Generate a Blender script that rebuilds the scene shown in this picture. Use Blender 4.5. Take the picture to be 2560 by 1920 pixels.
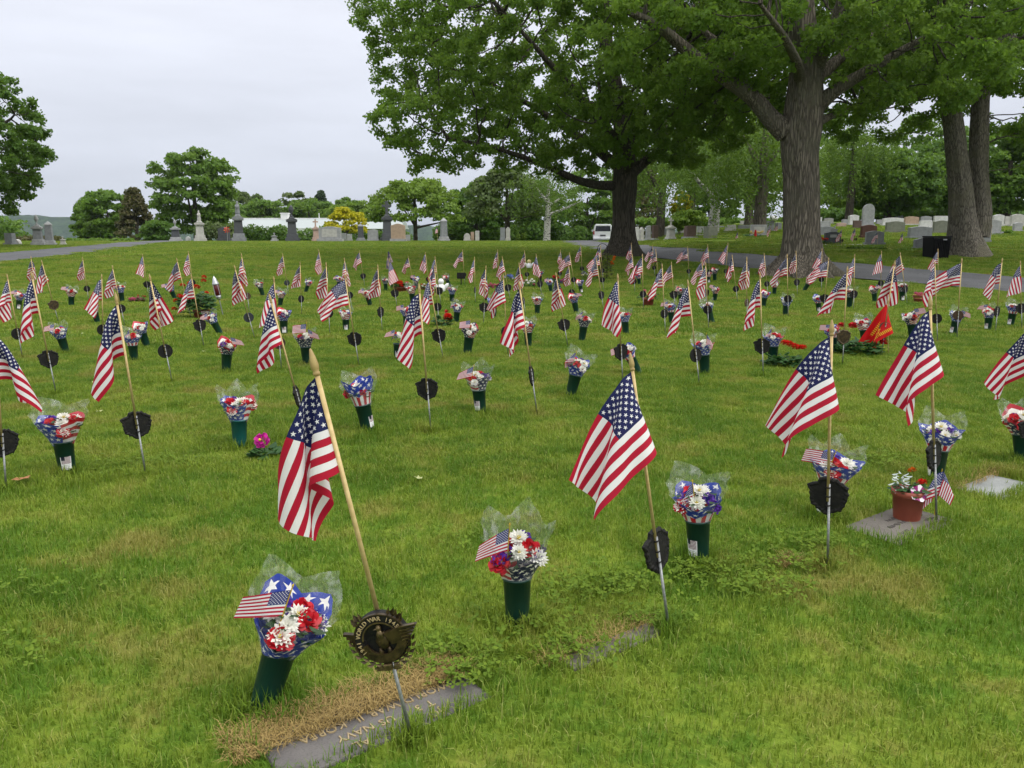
import bpy, bmesh, math, random
import numpy as np
from mathutils import Vector, Matrix, Euler

for o in list(bpy.data.objects):
    bpy.data.objects.remove(o)
SC = bpy.context.scene
COL = SC.collection
R = math.radians
rng = np.random.default_rng(7)
random.seed(7)

# ------------------------------------------------------------------ camera
FPX = 2000.0                       # focal length in pixels of the 2560 px wide photograph
PITCH = math.atan((960 - 592) / FPX)
CAM_H = 1.30
cam_d = bpy.data.cameras.new("camera")
cam = bpy.data.objects.new("camera", cam_d)
COL.objects.link(cam)
cam_d.sensor_width = 36.0
cam_d.lens = 36.0 * FPX / 2560.0
cam_d.clip_start = 0.05
cam_d.clip_end = 9000.0
cam.location = (0, 0, CAM_H)
cam.rotation_euler = (R(90) - PITCH, 0, 0)
SC.camera = cam
SC.render.resolution_x, SC.render.resolution_y = 1024, 768

# ------------------------------------------------------------------ sky, sun, exposure
SUN_ELEV, SUN_AZ = R(52), R(118)   # azimuth clockwise from +Y (the view direction)
world = bpy.data.worlds.new("World")
SC.world = world
world.use_nodes = True
wn = world.node_tree.nodes
wl = world.node_tree.links
wn.clear()
w_out = wn.new("ShaderNodeOutputWorld")
w_bg = wn.new("ShaderNodeBackground")
w_bg.inputs["Strength"].default_value = 0.10
w_sky = wn.new("ShaderNodeTexSky")
w_sky.sky_type = 'NISHITA'
w_sky.sun_disc = False
w_sky.sun_elevation = SUN_ELEV
w_sky.sun_rotation = SUN_AZ
w_sky.dust_density = 4.0
w_tc = wn.new("ShaderNodeTexCoord")
w_sep = wn.new("ShaderNodeSeparateXYZ")
w_ramp = wn.new("ShaderNodeValToRGB")          # the closed layer of cloud: paler overhead, greyer low down
w_ramp.color_ramp.elements[0].position = 0.0
w_ramp.color_ramp.elements[0].color = (0.44, 0.475, 0.54, 1)
w_ramp.color_ramp.elements[1].position = 1.0
w_ramp.color_ramp.elements[1].color = (1.0, 1.0, 1.0, 1)
e = w_ramp.color_ramp.elements.new(0.08); e.color = (0.535, 0.565, 0.64, 1)
e = w_ramp.color_ramp.elements.new(0.27); e.color = (0.69, 0.71, 0.785, 1)
e = w_ramp.color_ramp.elements.new(0.6); e.color = (0.92, 0.93, 0.97, 1)
w_map = wn.new("ShaderNodeMapping")
w_map.inputs["Scale"].default_value = (1.6, 1.6, 9.0)
w_noi = wn.new("ShaderNodeTexNoise")
w_noi.inputs["Scale"].default_value = 1.4
w_noi.inputs["Detail"].default_value = 5
w_noi.inputs["Roughness"].default_value = 0.55
w_mr = wn.new("ShaderNodeMapRange")
w_mr.inputs["From Min"].default_value = 0.25; w_mr.inputs["From Max"].default_value = 0.75
w_mr.inputs["To Min"].default_value = 8.8; w_mr.inputs["To Max"].default_value = 11.3
w_mul = wn.new("ShaderNodeVectorMath"); w_mul.operation = 'SCALE'
w_mix = wn.new("ShaderNodeMix"); w_mix.data_type = 'RGBA'
w_mix.inputs["Factor"].default_value = 0.93
wl.new(w_tc.outputs["Generated"], w_sep.inputs[0])
wl.new(w_sep.outputs["Z"], w_ramp.inputs["Fac"])
wl.new(w_tc.outputs["Generated"], w_map.inputs["Vector"])
wl.new(w_map.outputs["Vector"], w_noi.inputs["Vector"])
wl.new(w_noi.outputs["Fac"], w_mr.inputs["Value"])
wl.new(w_ramp.outputs["Color"], w_mul.inputs[0])
w_up = wn.new("ShaderNodeMapRange")            # an overcast sky is brightest overhead
w_up.inputs["From Min"].default_value = 0.27; w_up.inputs["From Max"].default_value = 1.0
w_up.inputs["To Min"].default_value = 1.0; w_up.inputs["To Max"].default_value = 1.75
w_m2 = wn.new("ShaderNodeMath"); w_m2.operation = 'MULTIPLY'
wl.new(w_sep.outputs["Z"], w_up.inputs["Value"])
wl.new(w_up.outputs["Result"], w_m2.inputs[0]); wl.new(w_mr.outputs["Result"], w_m2.inputs[1])
wl.new(w_m2.outputs[0], w_mul.inputs["Scale"])
wl.new(w_sky.outputs["Color"], w_mix.inputs[6])
wl.new(w_mul.outputs[0], w_mix.inputs[7])
wl.new(w_mix.outputs[2], w_bg.inputs["Color"])
wl.new(w_bg.outputs[0], w_out.inputs["Surface"])

sun_d = bpy.data.lights.new("sun", 'SUN')
sun = bpy.data.objects.new("sun", sun_d)
COL.objects.link(sun)
sun_d.energy = 1.5
sun_d.angle = R(24)
sun_d.color = (1.0, 0.97, 0.93)
sdir = Vector((math.sin(SUN_AZ) * math.cos(SUN_ELEV), math.cos(SUN_AZ) * math.cos(SUN_ELEV), math.sin(SUN_ELEV)))
sun.rotation_euler = sdir.to_track_quat('Z', 'Y').to_euler()

vs = SC.view_settings
vs.view_transform = 'Standard'
vs.look = 'None'
vs.gamma = 1.0
vs.use_curve_mapping = False
vs.exposure = 0.45
SC.cycles.max_bounces = 6
SC.cycles.diffuse_bounces = 3
SC.cycles.glossy_bounces = 2
SC.cycles.transmission_bounces = 4
SC.cycles.transparent_max_bounces = 12
SC.cycles.use_denoising = True

# ------------------------------------------------------------------ terrain
_pp = np.array([(-60, 0), (17, 0), (21, .03), (24, .14), (27, .30), (30, .46), (35, .62), (45, .80), (55, .91), (66, .97),
                (76, .86), (90, .2), (120, -1.8), (160, -4.5), (300, -10), (600, -14), (6000, -14)], float)
_ty = np.arange(-60, 700, .25)
_tz = np.interp(_ty, _pp[:, 0], _pp[:, 1])
_k = np.hanning(23); _k /= _k.sum()
_tz = np.convolve(np.pad(_tz, 11, mode='edge'), _k, mode='valid')

def sstep(a, b, x):
    t = np.clip((np.asarray(x, float) - a) / (b - a), 0, 1)
    return t * t * (3 - 2 * t)

def ground_z(x, y):
    x = np.asarray(x, float); y = np.asarray(y, float)
    z = np.interp(y, _ty, _tz)
    z = z + .037 * np.clip(y - 27, 0, 60) * sstep(.14, .30, x / np.maximum(y, 1))
    near = np.exp(-(y / 30.0) ** 2)
    z = z + near * (.012 * np.sin(x * 1.9 + y * .7) * np.sin(y * 1.3 - x * .4) + .006 * np.sin(x * 5.1 + 1.3) * np.sin(y * 4.3))
    return z

def pix_dir(px, py):
    a, b = (px - 1280) / FPX, -(py - 960) / FPX
    return Vector((a, math.cos(PITCH) + b * math.sin(PITCH), -math.sin(PITCH) + b * math.cos(PITCH)))

def ground_at(px, py):
    """the point of the ground that the photograph shows at (px, py)"""
    d = pix_dir(px, py)
    ys = np.concatenate([np.arange(.8, 10, .05), np.arange(10, 80, .1)])
    t = ys / d.y
    h = (CAM_H + t * d.z) - ground_z(t * d.x, ys)
    i = int(np.argmax(h <= 0)) if (h <= 0).any() else len(ys) - 1
    if i == 0:
        return Vector((t[0] * d.x, ys[0], float(ground_z(t[0] * d.x, ys[0]))))
    f = h[i - 1] / (h[i - 1] - h[i] + 1e-9) if h[i] <= 0 else 1
    f = min(max(f, 0), 1)
    y = ys[i - 1] + f * (ys[i] - ys[i - 1])
    x = d.x * y / d.y
    return Vector((x, y, float(ground_z(x, y))))

def at(px, py, y):
    """point of the view ray at distance y ahead"""
    d = pix_dir(px, py)
    return Vector((d.x * y / d.y, y, CAM_H + d.z * y / d.y))

# ------------------------------------------------------------------ object helpers
def link(o, parent=None):
    COL.objects.link(o)
    if parent is not None:
        o.parent = parent
    return o

def tag(o, label, cat, group=None, kind=None):
    o["label"] = label
    o["category"] = cat
    if group: o["group"] = group
    if kind: o["kind"] = kind
    return o

def empty(name, loc=(0, 0, 0), rot=None):
    o = bpy.data.objects.new(name, None)
    o.empty_display_size = .05
    link(o)
    o.location = loc
    if rot is not None:
        o.rotation_euler = rot
    return o

def obj(name, me, parent=None, loc=None, rot=None, scale=None, mat=None):
    o = bpy.data.objects.new(name, me)
    if mat is not None and me is not None and not me.materials:
        me.materials.append(mat)
    link(o, parent)
    if loc is not None: o.location = loc
    if rot is not None: o.rotation_euler = rot
    if scale is not None: o.scale = scale if hasattr(scale, '__len__') else (scale,) * 3
    return o

def np_mesh(name, V, F, smooth=False, mat=None, attrs=None, uv=None):
    """mesh from arrays; F is (n, k) with one k for all faces"""
    V = np.asarray(V, np.float32); F = np.asarray(F, np.int32)
    me = bpy.data.meshes.new(name)
    n, k = F.shape
    me.vertices.add(len(V)); me.vertices.foreach_set("co", V.ravel())
    me.loops.add(n * k); me.loops.foreach_set("vertex_index", F.ravel())
    me.polygons.add(n)
    me.polygons.foreach_set("loop_start", np.arange(0, n * k, k, dtype=np.int32))
    me.polygons.foreach_set("loop_total", np.full(n, k, np.int32))
    me.polygons.foreach_set("use_smooth", np.full(n, smooth, bool))
    if attrs:
        for nm, val in attrs.items():
            a = me.attributes.new(nm, 'FLOAT', 'POINT'); a.data.foreach_set("value", np.asarray(val, np.float32))
    if uv is not None:
        l = me.uv_layers.new(name="UVMap")
        l.data.foreach_set("uv", np.asarray(uv, np.float32)[F.ravel()].ravel())
    me.update(calc_edges=True)
    if mat is not None: me.materials.append(mat)
    return me

class MB:
    """collects simple solids; build() makes one mesh"""
    def __init__(s): s.v = []; s.f = []; s.uv = None
    def add(s, vs, fs):
        n = len(s.v); s.v += [tuple(v) for v in vs]; s.f += [tuple(i + n for i in f) for f in fs]; return s
    def box(s, c, d, taper=1.0, rz=0.0, ty=None):
        x, y, z = d[0] / 2, d[1] / 2, d[2]
        ty = taper if ty is None else ty
        P = [(-x, -y, 0), (x, -y, 0), (x, y, 0), (-x, y, 0), (-x * taper, -y * ty, z), (x * taper, -y * ty, z), (x * taper, y * ty, z), (-x * taper, y * ty, z)]
        cs, sn = math.cos(rz), math.sin(rz)
        P = [(c[0] + a * cs - b * sn, c[1] + a * sn + b * cs, c[2] + h) for a, b, h in P]
        return s.add(P, [(3, 2, 1, 0), (4, 5, 6, 7), (0, 1, 5, 4), (1, 2, 6, 5), (2, 3, 7, 6), (3, 0, 4, 7)])
    def prism(s, poly, y0, y1, c=(0, 0, 0)):
        """outline in x-z, extruded along y"""
        n = len(poly)
        P = [(c[0] + a, c[1] + y0, c[2] + b) for a, b in poly] + [(c[0] + a, c[1] + y1, c[2] + b) for a, b in poly]
        F = [tuple(range(n))[::1], tuple(range(2 * n - 1, n - 1, -1))] + [(i, i + n, (i + 1) % n + n, (i + 1) % n) for i in range(n)]
        return s.add(P, F)
    def lathe(s, prof, n=14, c=(0, 0, 0), axis='Z', squash=1.0):
        P, F = [], []
        for r, h in prof:
            for i in range(n):
                a = 2 * math.pi * i / n
                q = (r * math.cos(a), r * math.sin(a) * squash, h)
                if axis == 'Y': q = (q[0], q[2], q[1])
                P.append((c[0] + q[0], c[1] + q[1], c[2] + q[2]))
        m = len(prof)
        for j in range(m - 1):
            for i in range(n):
                a, b = j * n + i, j * n + (i + 1) % n
                F.append((a, b, b + n, a + n))
        F.append(tuple(range(n))[::-1]); F.append(tuple(range((m - 1) * n, m * n)))
        return s.add(P, F)
    def tube(s, pts, rad, n=8, cap=True):
        P, F = [], []
        pts = [Vector(p) for p in pts]
        if not hasattr(rad, '__len__'): rad = [rad] * len(pts)
        up = None
        for i, p in enumerate(pts):
            t = (pts[min(i + 1, len(pts) - 1)] - pts[max(i - 1, 0)]).normalized()
            if up is None: up = Vector((0, 1, 0)) if abs(t.y) < .9 else Vector((1, 0, 0))
            a = t.cross(up).normalized(); b = t.cross(a).normalized(); up = -b if False else up
            for k in range(n):
                g = 2 * math.pi * k / n
                P.append(p + (a * math.cos(g) + b * math.sin(g)) * rad[i])
        for j in range(len(pts) - 1):
            for k in range(n):
                q, w = j * n + k, j * n + (k + 1) % n
                F.append((q, w, w + n, q + n))
        if cap: F.append(tuple(range(n))[::-1]); F.append(tuple(range((len(pts) - 1) * n, len(pts) * n)))
        return s.add(P, F)
    def mesh(s, name, mat=None, smooth=False, bevel=0.0):
        me = bpy.data.meshes.new(name)
        me.from_pydata(s.v, [], s.f)
        bm = bmesh.new(); bm.from_mesh(me)
        bmesh.ops.recalc_face_normals(bm, faces=bm.faces)
        if bevel:
            es = [e for e in bm.edges if len(e.link_faces) == 2 and e.calc_face_angle(0) > .5]
            bmesh.ops.bevel(bm, geom=es, offset=bevel, segments=2, affect='EDGES', profile=.5)
        bm.to_mesh(me); bm.free()
        if smooth:
            me.polygons.foreach_set("use_smooth", [True] * len(me.polygons))
        if mat: me.materials.append(mat)
        me.update()
        return me

# ------------------------------------------------------------------ material helpers
class NT:
    def __init__(s, name):
        s.m = bpy.data.materials.new(name); s.m.use_nodes = True
        s.t = s.m.node_tree; s.n = s.t.nodes; s.l = s.t.links
        s.n.clear()
        s.out = s.n.new("ShaderNodeOutputMaterial")
    def new(s, kind, **kw):
        n = s.n.new(kind)
        for k, v in kw.items(): setattr(n, k, v)
        return n
    def put(s, sock, v):
        if v is None: return
        if isinstance(v, bpy.types.NodeSocket): s.l.new(v, sock)
        else:
            if isinstance(v, tuple) and len(v) == 3 and sock.type == 'RGBA': v = v + (1,)
            sock.default_value = v
    def ma(s, op, a, b=None, c=None, clamp=False):
        n = s.new("ShaderNodeMath", operation=op); n.use_clamp = clamp
        s.put(n.inputs[0], a); s.put(n.inputs[1], b)
        if c is not None: s.put(n.inputs[2], c)
        return n.outputs[0]
    def mix(s, fac, a, b):
        n = s.new("ShaderNodeMix", data_type='RGBA')
        s.put(n.inputs[0], fac); s.put(n.inputs[6], a); s.put(n.inputs[7], b)
        return n.outputs[2]
    def noise(s, scale, detail=4, rough=.55, vec=None, dist=0.0):
        n = s.new("ShaderNodeTexNoise")
        n.inputs["Scale"].default_value = scale; n.inputs["Detail"].default_value = detail
        n.inputs["Roughness"].default_value = rough; n.inputs["Distortion"].default_value = dist
        if vec is not None: s.l.new(vec, n.inputs["Vector"])
        return n.outputs["Fac"]
    def rng(s, v, a, b, c=0.0, d=1.0):
        n = s.new("ShaderNodeMapRange"); n.interpolation_type = 'SMOOTHSTEP'
        s.put(n.inputs[0], v); n.inputs[1].default_value = a; n.inputs[2].default_value = b
        n.inputs[3].default_value = c; n.inputs[4].default_value = d
        return n.outputs[0]
    def pos(s): return s.new("ShaderNodeNewGeometry").outputs["Position"]
    def ocoord(s): return s.new("ShaderNodeTexCoord").outputs["Object"]
    def uv(s):
        sp = s.new("ShaderNodeSeparateXYZ"); s.l.new(s.new("ShaderNodeTexCoord").outputs["UV"], sp.inputs[0])
        return sp.outputs[0], sp.outputs[1]
    def attr(s, name): return s.new("ShaderNodeAttribute", attribute_name=name).outputs["Fac"]
    def vscale(s, v, sc):
        n = s.new("ShaderNodeMapping"); n.inputs["Scale"].default_value = sc; s.l.new(v, n.inputs[0]); return n.outputs[0]
    def bump(s, h, strength=.3, dist=.01):
        n = s.new("ShaderNodeBump"); n.inputs["Strength"].default_value = strength; n.inputs["Distance"].default_value = dist
        s.l.new(h, n.inputs["Height"]); return n.outputs[0]
    def bsdf(s, col, rough=.6, metal=0.0, spec=.5, normal=None):
        b = s.new("ShaderNodeBsdfPrincipled")
        s.put(b.inputs["Base Color"], col); s.put(b.inputs["Roughness"], rough); s.put(b.inputs["Metallic"], metal)
        s.put(b.inputs["Specular IOR Level"], spec)
        if normal is not None: s.l.new(normal, b.inputs["Normal"])
        return b.outputs[0]
    def translucent(s, shader, col, f):
        t = s.new("ShaderNodeBsdfTranslucent"); s.put(t.inputs[0], col)
        m = s.new("ShaderNodeMixShader"); m.inputs[0].default_value = f
        s.l.new(shader, m.inputs[1]); s.l.new(t.outputs[0], m.inputs[2]); return m.outputs[0]
    def done(s, shader):
        s.l.new(shader, s.out.inputs["Surface"]); return s.m

def pmat(name, c1, c2=None, scale=12.0, rough=.6, metal=0.0, spec=.4, bump=0.0, bscale=60.0, bdist=.004, world_space=False, trans=0.0):
    n = NT(name)
    v = n.pos() if world_space else n.ocoord()
    if c2 is None: c2 = tuple(x * .72 for x in c1)
    col = n.mix(n.rng(n.noise(scale, 5, vec=v), .32, .68), c1, c2)
    nor = n.bump(n.noise(bscale, 5, vec=v), bump, bdist) if bump else None
    s = n.bsdf(col, rough, metal, spec, nor)
    if trans: s = n.translucent(s, col, trans)
    return n.done(s)

# ---- stars and stripes, drawn from UV
def star_mask(n, dx, dy, rad):
    """1 inside a five-pointed star of radius rad about (0, 0)"""
    a = n.ma('ARCTAN2', dx, dy)
    t = n.ma('ABSOLUTE', n.ma('SUBTRACT', n.ma('FLOORED_MODULO', n.ma('ADD', a, R(36)), R(72)), R(36)))
    r = n.ma('SQRT', n.ma('ADD', n.ma('MULTIPLY', dx, dx), n.ma('MULTIPLY', dy, dy)))
    e = n.ma('MULTIPLY', r, n.ma('COSINE', n.ma('SUBTRACT', R(72), t)))
    return n.ma('LESS_THAN', e, rad * math.cos(R(72)))

RED, WHITE, BLUE = (.43, .012, .035), (.78, .77, .76), (.016, .02, .085)

def flag_material(name, red=RED, white=WHITE, blue=BLUE, trans=.32):
    n = NT(name)
    u, v = n.uv()
    stripe = n.ma('FLOORED_MODULO', n.ma('FLOOR', n.ma('MULTIPLY', v, 13.0)), 2.0)
    col = n.mix(n.ma('GREATER_THAN', stripe, .5), red, white)
    a = n.ma('MULTIPLY', u, 12 / .4)
    b = n.ma('MULTIPLY', n.ma('SUBTRACT', v, 6 / 13), 10 * 13 / 7)
    ia, ib = n.ma('ROUND', a), n.ma('ROUND', b)
    dx = n.ma('MULTIPLY', n.ma('SUBTRACT', a, ia), .05); dy = n.ma('MULTIPLY', n.ma('SUBTRACT', b, ib), .0538)
    st = star_mask(n, dx, dy, .030)
    even = n.ma('LESS_THAN', n.ma('FLOORED_MODULO', n.ma('ADD', ia, ib), 2.0), .5)
    inn = n.ma('MULTIPLY', n.ma('MULTIPLY', n.ma('GREATER_THAN', a, .5), n.ma('LESS_THAN', a, 11.5)),
               n.ma('MULTIPLY', n.ma('GREATER_THAN', b, .5), n.ma('LESS_THAN', b, 9.5)))
    st = n.ma('MULTIPLY', n.ma('MULTIPLY', st, even), inn)
    can = n.mix(st, blue, white)
    cm = n.ma('MULTIPLY', n.ma('LESS_THAN', u, .4), n.ma('GREATER_THAN', v, 6 / 13))
    col = n.mix(cm, col, can)
    wv = n.noise(9.0, 3, vec=n.ocoord())
    bs = n.bsdf(col, .75, 0, .2, n.bump(wv, .25, .01))
    return n.done(n.translucent(bs, col, trans))

def wrap_material(name, kind, blue=(.02, .045, .30), red=(.50, .015, .03), white=(.78, .76, .74)):
    """flag-print paper: 'stars' all stars, 'halves' stars beside stripes, 'band' stars above upright stripes"""
    n = NT(name)
    u, v = n.uv()
    def stars(su, sv, rad):
        a, b = n.ma('MULTIPLY', u, su), n.ma('MULTIPLY', v, sv)
        row = n.ma('FLOOR', b)
        a = n.ma('ADD', a, n.ma('MULTIPLY', n.ma('FLOORED_MODULO', row, 2.0), .5))
        dx = n.ma('SUBTRACT', n.ma('FRACT', a), .5); dy = n.ma('SUBTRACT', n.ma('FRACT', b), .5)
        return n.mix(star_mask(n, dx, dy, rad), blue, white)
    if kind == 'stars':
        col = stars(11.0, 4.0, .42)
    elif kind == 'halves':
        st = n.ma('GREATER_THAN', n.ma('FRACT', n.ma('MULTIPLY', v, 3.5)), .5)
        s2 = n.ma('GREATER_THAN', n.ma('FRACT', n.ma('ADD', n.ma('MULTIPLY', u, 1.0), .0)), .55)
        col = n.mix(s2, stars(12.0, 5.0, .42), n.mix(st, red, white))
    else:
        st = n.ma('GREATER_THAN', n.ma('FRACT', n.ma('MULTIPLY', u, 9.0)), .5)
        col = n.mix(n.ma('GREATER_THAN', v, .5), n.mix(st, red, white), stars(12.0, 5.0, .38))
    bs = n.bsdf(col, .38, 0, .5, n.bump(n.noise(14, 3, vec=n.ocoord()), .35, .02))
    return n.done(n.translucent(bs, col, .15))

def leaf_material(name, ca, cb, cc=None, trans=.35, rough=.5):
    """leaf colour runs from ca to cb with the tint attribute"""
    n = NT(name)
    t = n.attr("tint")
    col = n.mix(t, ca, cb)
    if cc is not None:
        col = n.mix(n.rng(n.noise(.35, 2, vec=n.pos()), .45, .62), col, cc)
    b = n.bsdf(col, rough, 0, .2)
    return n.done(n.translucent(b, n.mix(.4, col, (.20, .32, .02)), trans))

M = {}
M['wood'] = pmat("pale_wood", (.56, .43, .20), (.46, .33, .14), 30, .55)
M['finial'] = pmat("finial_wood", (.38, .28, .11), (.28, .19, .07), 30, .5)
M['rod'] = pmat("grey_rod", (.30, .31, .31), (.20, .21, .20), 25, .45, .3)
M['black_iron'] = pmat("black_cast_metal", (.008, .008, .008), (.016, .015, .013), 40, .6, 0, .18, .6, 90, .004)
M['bronze'] = pmat("aged_bronze", (.03, .022, .012), (.085, .058, .025), 45, .42, .6, .5, .5, 120, .003)
M['gilt'] = pmat("worn_gilt_edges", (.16, .115, .05), (.06, .045, .02), 60, .4, .6, .5, .4, 120, .003)
M['letter_gilt'] = pmat("letter_gilt", (.42, .33, .17), (.3, .23, .11), 60, .45)
M['brown_disc'] = pmat("brown_disc", (.10, .06, .035), (.06, .035, .02), 25, .5, .3)
M['grey_disc'] = pmat("dark_grey_disc", (.035, .04, .042), (.022, .025, .027), 25, .45, .2)
M['flag'] = flag_material("flag_cloth")
M['small_flag'] = flag_material("small_flag_cloth", (.45, .02, .05), (.76, .75, .75), (.03, .04, .16), .25)
M['vase'] = pmat("green_plastic", (.006, .042, .030), (.004, .030, .022), 8, .38, 0, .5)
M['vase_teal'] = pmat("teal_plastic", (.008, .105, .105), (.006, .085, .088), 8, .38, 0, .5)
M['gold'] = pmat("gold_tip", (.55, .38, .04), None, 20, .35, .3)
M['white_plastic'] = pmat("white_plastic", (.74, .74, .72), (.66, .66, .65), 20, .4)
M['w_stars'] = wrap_material("starry_wrap", 'stars')
M['w_halves'] = wrap_material("star_and_stripe_wrap", 'halves')
M['w_band'] = wrap_material("star_band_wrap", 'band')
M['w_navy'] = wrap_material("navy_starry_wrap", 'halves', (.012, .016, .06), (.40, .012, .02), (.74, .70, .62))
M['mum'] = pmat("white_petals", (.82, .81, .74), (.74, .73, .64), 40, .6, 0, .3, 0, 60, .004, False, .25)
M['yellow'] = pmat("yellow_centre", (.68, .48, .02), (.5, .42, .03), 60, .7)
M['rose'] = pmat("red_petals", (.55, .008, .018), (.38, .004, .012), 30, .5, 0, .4, 0, 60, .004, False, .2)
M['statice'] = pmat("purple_petals", (.10, .022, .30), (.055, .012, .19), 60, .6, 0, .3, 0, 60, .004, False, .2)
M['green'] = pmat("bouquet_leaves", (.035, .085, .022), (.02, .05, .015), 20, .5, 0, .4, 0, 60, .004, False, .2)
M['pink'] = pmat("pink_petals", (.60, .16, .24), (.45, .09, .17), 30, .6, 0, .3, 0, 60, .004, False, .2)
M['magenta'] = pmat("magenta_petals", (.52, .01, .26), (.40, .008, .20), 40, .5, 0, .3, 0, 60, .004, False, .2)
M['orange'] = pmat("orange_petals", (.72, .17, .01), (.62, .10, .008), 40, .6, 0, .3, 0, 60, .004, False, .2)
M['scarlet'] = pmat("scarlet_petals", (.66, .025, .012), (.52, .012, .008), 40, .6, 0, .3, 0, 60, .004, False, .2)
M['cream'] = pmat("cream_petals", (.72, .62, .20), (.66, .55, .30), 40, .6, 0, .3, 0, 60, .004, False, .2)
M['bluef'] = pmat("blue_petals", (.16, .22, .55), (.24, .3, .6), 40, .6, 0, .3, 0, 60, .004, False, .2)
M['terracotta'] = pmat("terracotta_plastic", (.27, .066, .036), (.22, .052, .03), 9, .5)
M['geranium'] = pmat("geranium_leaves", (.045, .12, .025), (.022, .07, .016), 9, .55, 0, .35, 0, 60, .004, False, .3)
M['silver_leaf'] = pmat("silver_leaves", (.50, .55, .50), (.38, .44, .40), 30, .7)
def cello():
    n = NT("clear_film")
    tr = n.new("ShaderNodeBsdfTransparent"); tr.inputs[0].default_value = (.97, .98, .97, 1)
    gl = n.new("ShaderNodeBsdfPrincipled"); gl.inputs["Base Color"].default_value = (.72, .74, .73, 1)
    gl.inputs["Roughness"].default_value = .06
    nz = n.noise(26, 3, .5, n.ocoord(), .5)
    n.l.new(n.bump(nz, .5, .02), gl.inputs["Normal"])
    m = n.new("ShaderNodeMixShader")
    n.l.new(n.rng(nz, .45, .75, .05, .24), m.inputs[0])
    n.l.new(tr.outputs[0], m.inputs[1]); n.l.new(gl.outputs[0], m.inputs[2])
    return n.done(m.outputs[0])
M['film'] = cello()
def glass_sticker():
    n = NT("printed_sticker")
    u, v = n.uv()
    st = n.ma('GREATER_THAN', n.ma('FRACT', n.ma('ADD', n.ma('MULTIPLY', v, 12.0), n.ma('MULTIPLY', n.ma('SINE', n.ma('MULTIPLY', u, 7.0)), .35))), .5)
    pic = n.mix(st, (.10, .012, .02), (.7, .66, .66))
    pic = n.mix(n.ma('MULTIPLY', n.ma('LESS_THAN', u, .42), n.ma('GREATER_THAN', v, .72)), pic, (.012, .012, .03))
    inpic = n.ma('MULTIPLY', n.ma('GREATER_THAN', v, .46), n.ma('MULTIPLY', n.ma('GREATER_THAN', u, .06), n.ma('LESS_THAN', u, .94)))
    ln = n.ma('MULTIPLY', n.ma('LESS_THAN', n.ma('FRACT', n.ma('MULTIPLY', v, 9.0)), .28), n.ma('LESS_THAN', v, .40))
    ln = n.ma('MULTIPLY', ln, n.ma('GREATER_THAN', n.noise(38, 2, vec=n.vscale(n.new("ShaderNodeTexCoord").outputs["UV"], (1, .15, 1))), .47))
    ln = n.ma('MULTIPLY', ln, n.ma('MULTIPLY', n.ma('GREATER_THAN', u, .18), n.ma('LESS_THAN', u, .82)))
    col = n.mix(inpic, n.mix(ln, (.78, .78, .77), (.25, .25, .27)), pic)
    return n.done(n.bsdf(col, .4))
M['sticker'] = glass_sticker()
# ================================================================== THE SETTING: lawn, roads, hills
def vnoise(x, y, s, seed=0):
    """cheap smooth value noise in 0..1"""
    x = np.asarray(x, float) * s; y = np.asarray(y, float) * s
    xi, yi = np.floor(x), np.floor(y)
    fx, fy = x - xi, y - yi
    fx = fx * fx * (3 - 2 * fx); fy = fy * fy * (3 - 2 * fy)
    def h(a, b):
        v = np.sin(a * 127.1 + b * 311.7 + seed * 74.7) * 43758.5453
        return v - np.floor(v)
    return (h(xi, yi) * (1 - fx) + h(xi + 1, yi) * fx) * (1 - fy) + (h(xi, yi + 1) * (1 - fx) + h(xi + 1, yi + 1) * fx) * fy

def turf_color(n, tint=None):
    """mottled lawn colour from the place on the ground: lush, yellowish and straw patches"""
    p = n.pos()
    big = n.noise(.55, 3, .55, p); mid = n.noise(2.6, 5, .68, p); fine = n.noise(11.0, 4, .65, p)
    f = n.ma('ADD', n.ma('MULTIPLY', big, .30), n.ma('ADD', n.ma('MULTIPLY', mid, .42), n.ma('MULTIPLY', fine, .28)))
    c = n.mix(n.rng(f, .42, .57), (.088, .185, .013), (.230, .308, .033))
    c = n.mix(n.rng(n.ma('ADD', n.ma('MULTIPLY', mid, .55), n.ma('MULTIPLY', n.noise(1.1, 3, .5, n.vscale(p, (1, 1, .2))), .45)), .51, .64, 0, .80), c, (.285, .240, .066))
    if tint is not None:
        c = n.mix(n.rng(tint, .0, .45, .55, 0), c, (.068, .135, .013))
        c = n.mix(n.rng(tint, .82, 1.0, 0, .55), c, (.40, .37, .13))
    return c
def turf_mat():
    n = NT("turf_soil")
    c = turf_color(n)
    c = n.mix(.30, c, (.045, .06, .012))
    h = n.noise(40, 5, .65, n.pos())
    # near the viewer real blades stand on it, so the sheet itself is thatch
    return n.done(n.bsdf(c, .9, 0, .1, n.bump(h, .7, .03)))
def blade_mat():
    n = NT("grass_blades")
    c = turf_color(n, n.attr("tint"))
    return n.done(n.translucent(n.bsdf(c, .6, 0, .22), n.mix(.4, c, (.22, .30, .02)), .35))
M['turf'] = turf_mat(); M['blade'] = blade_mat()

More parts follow.
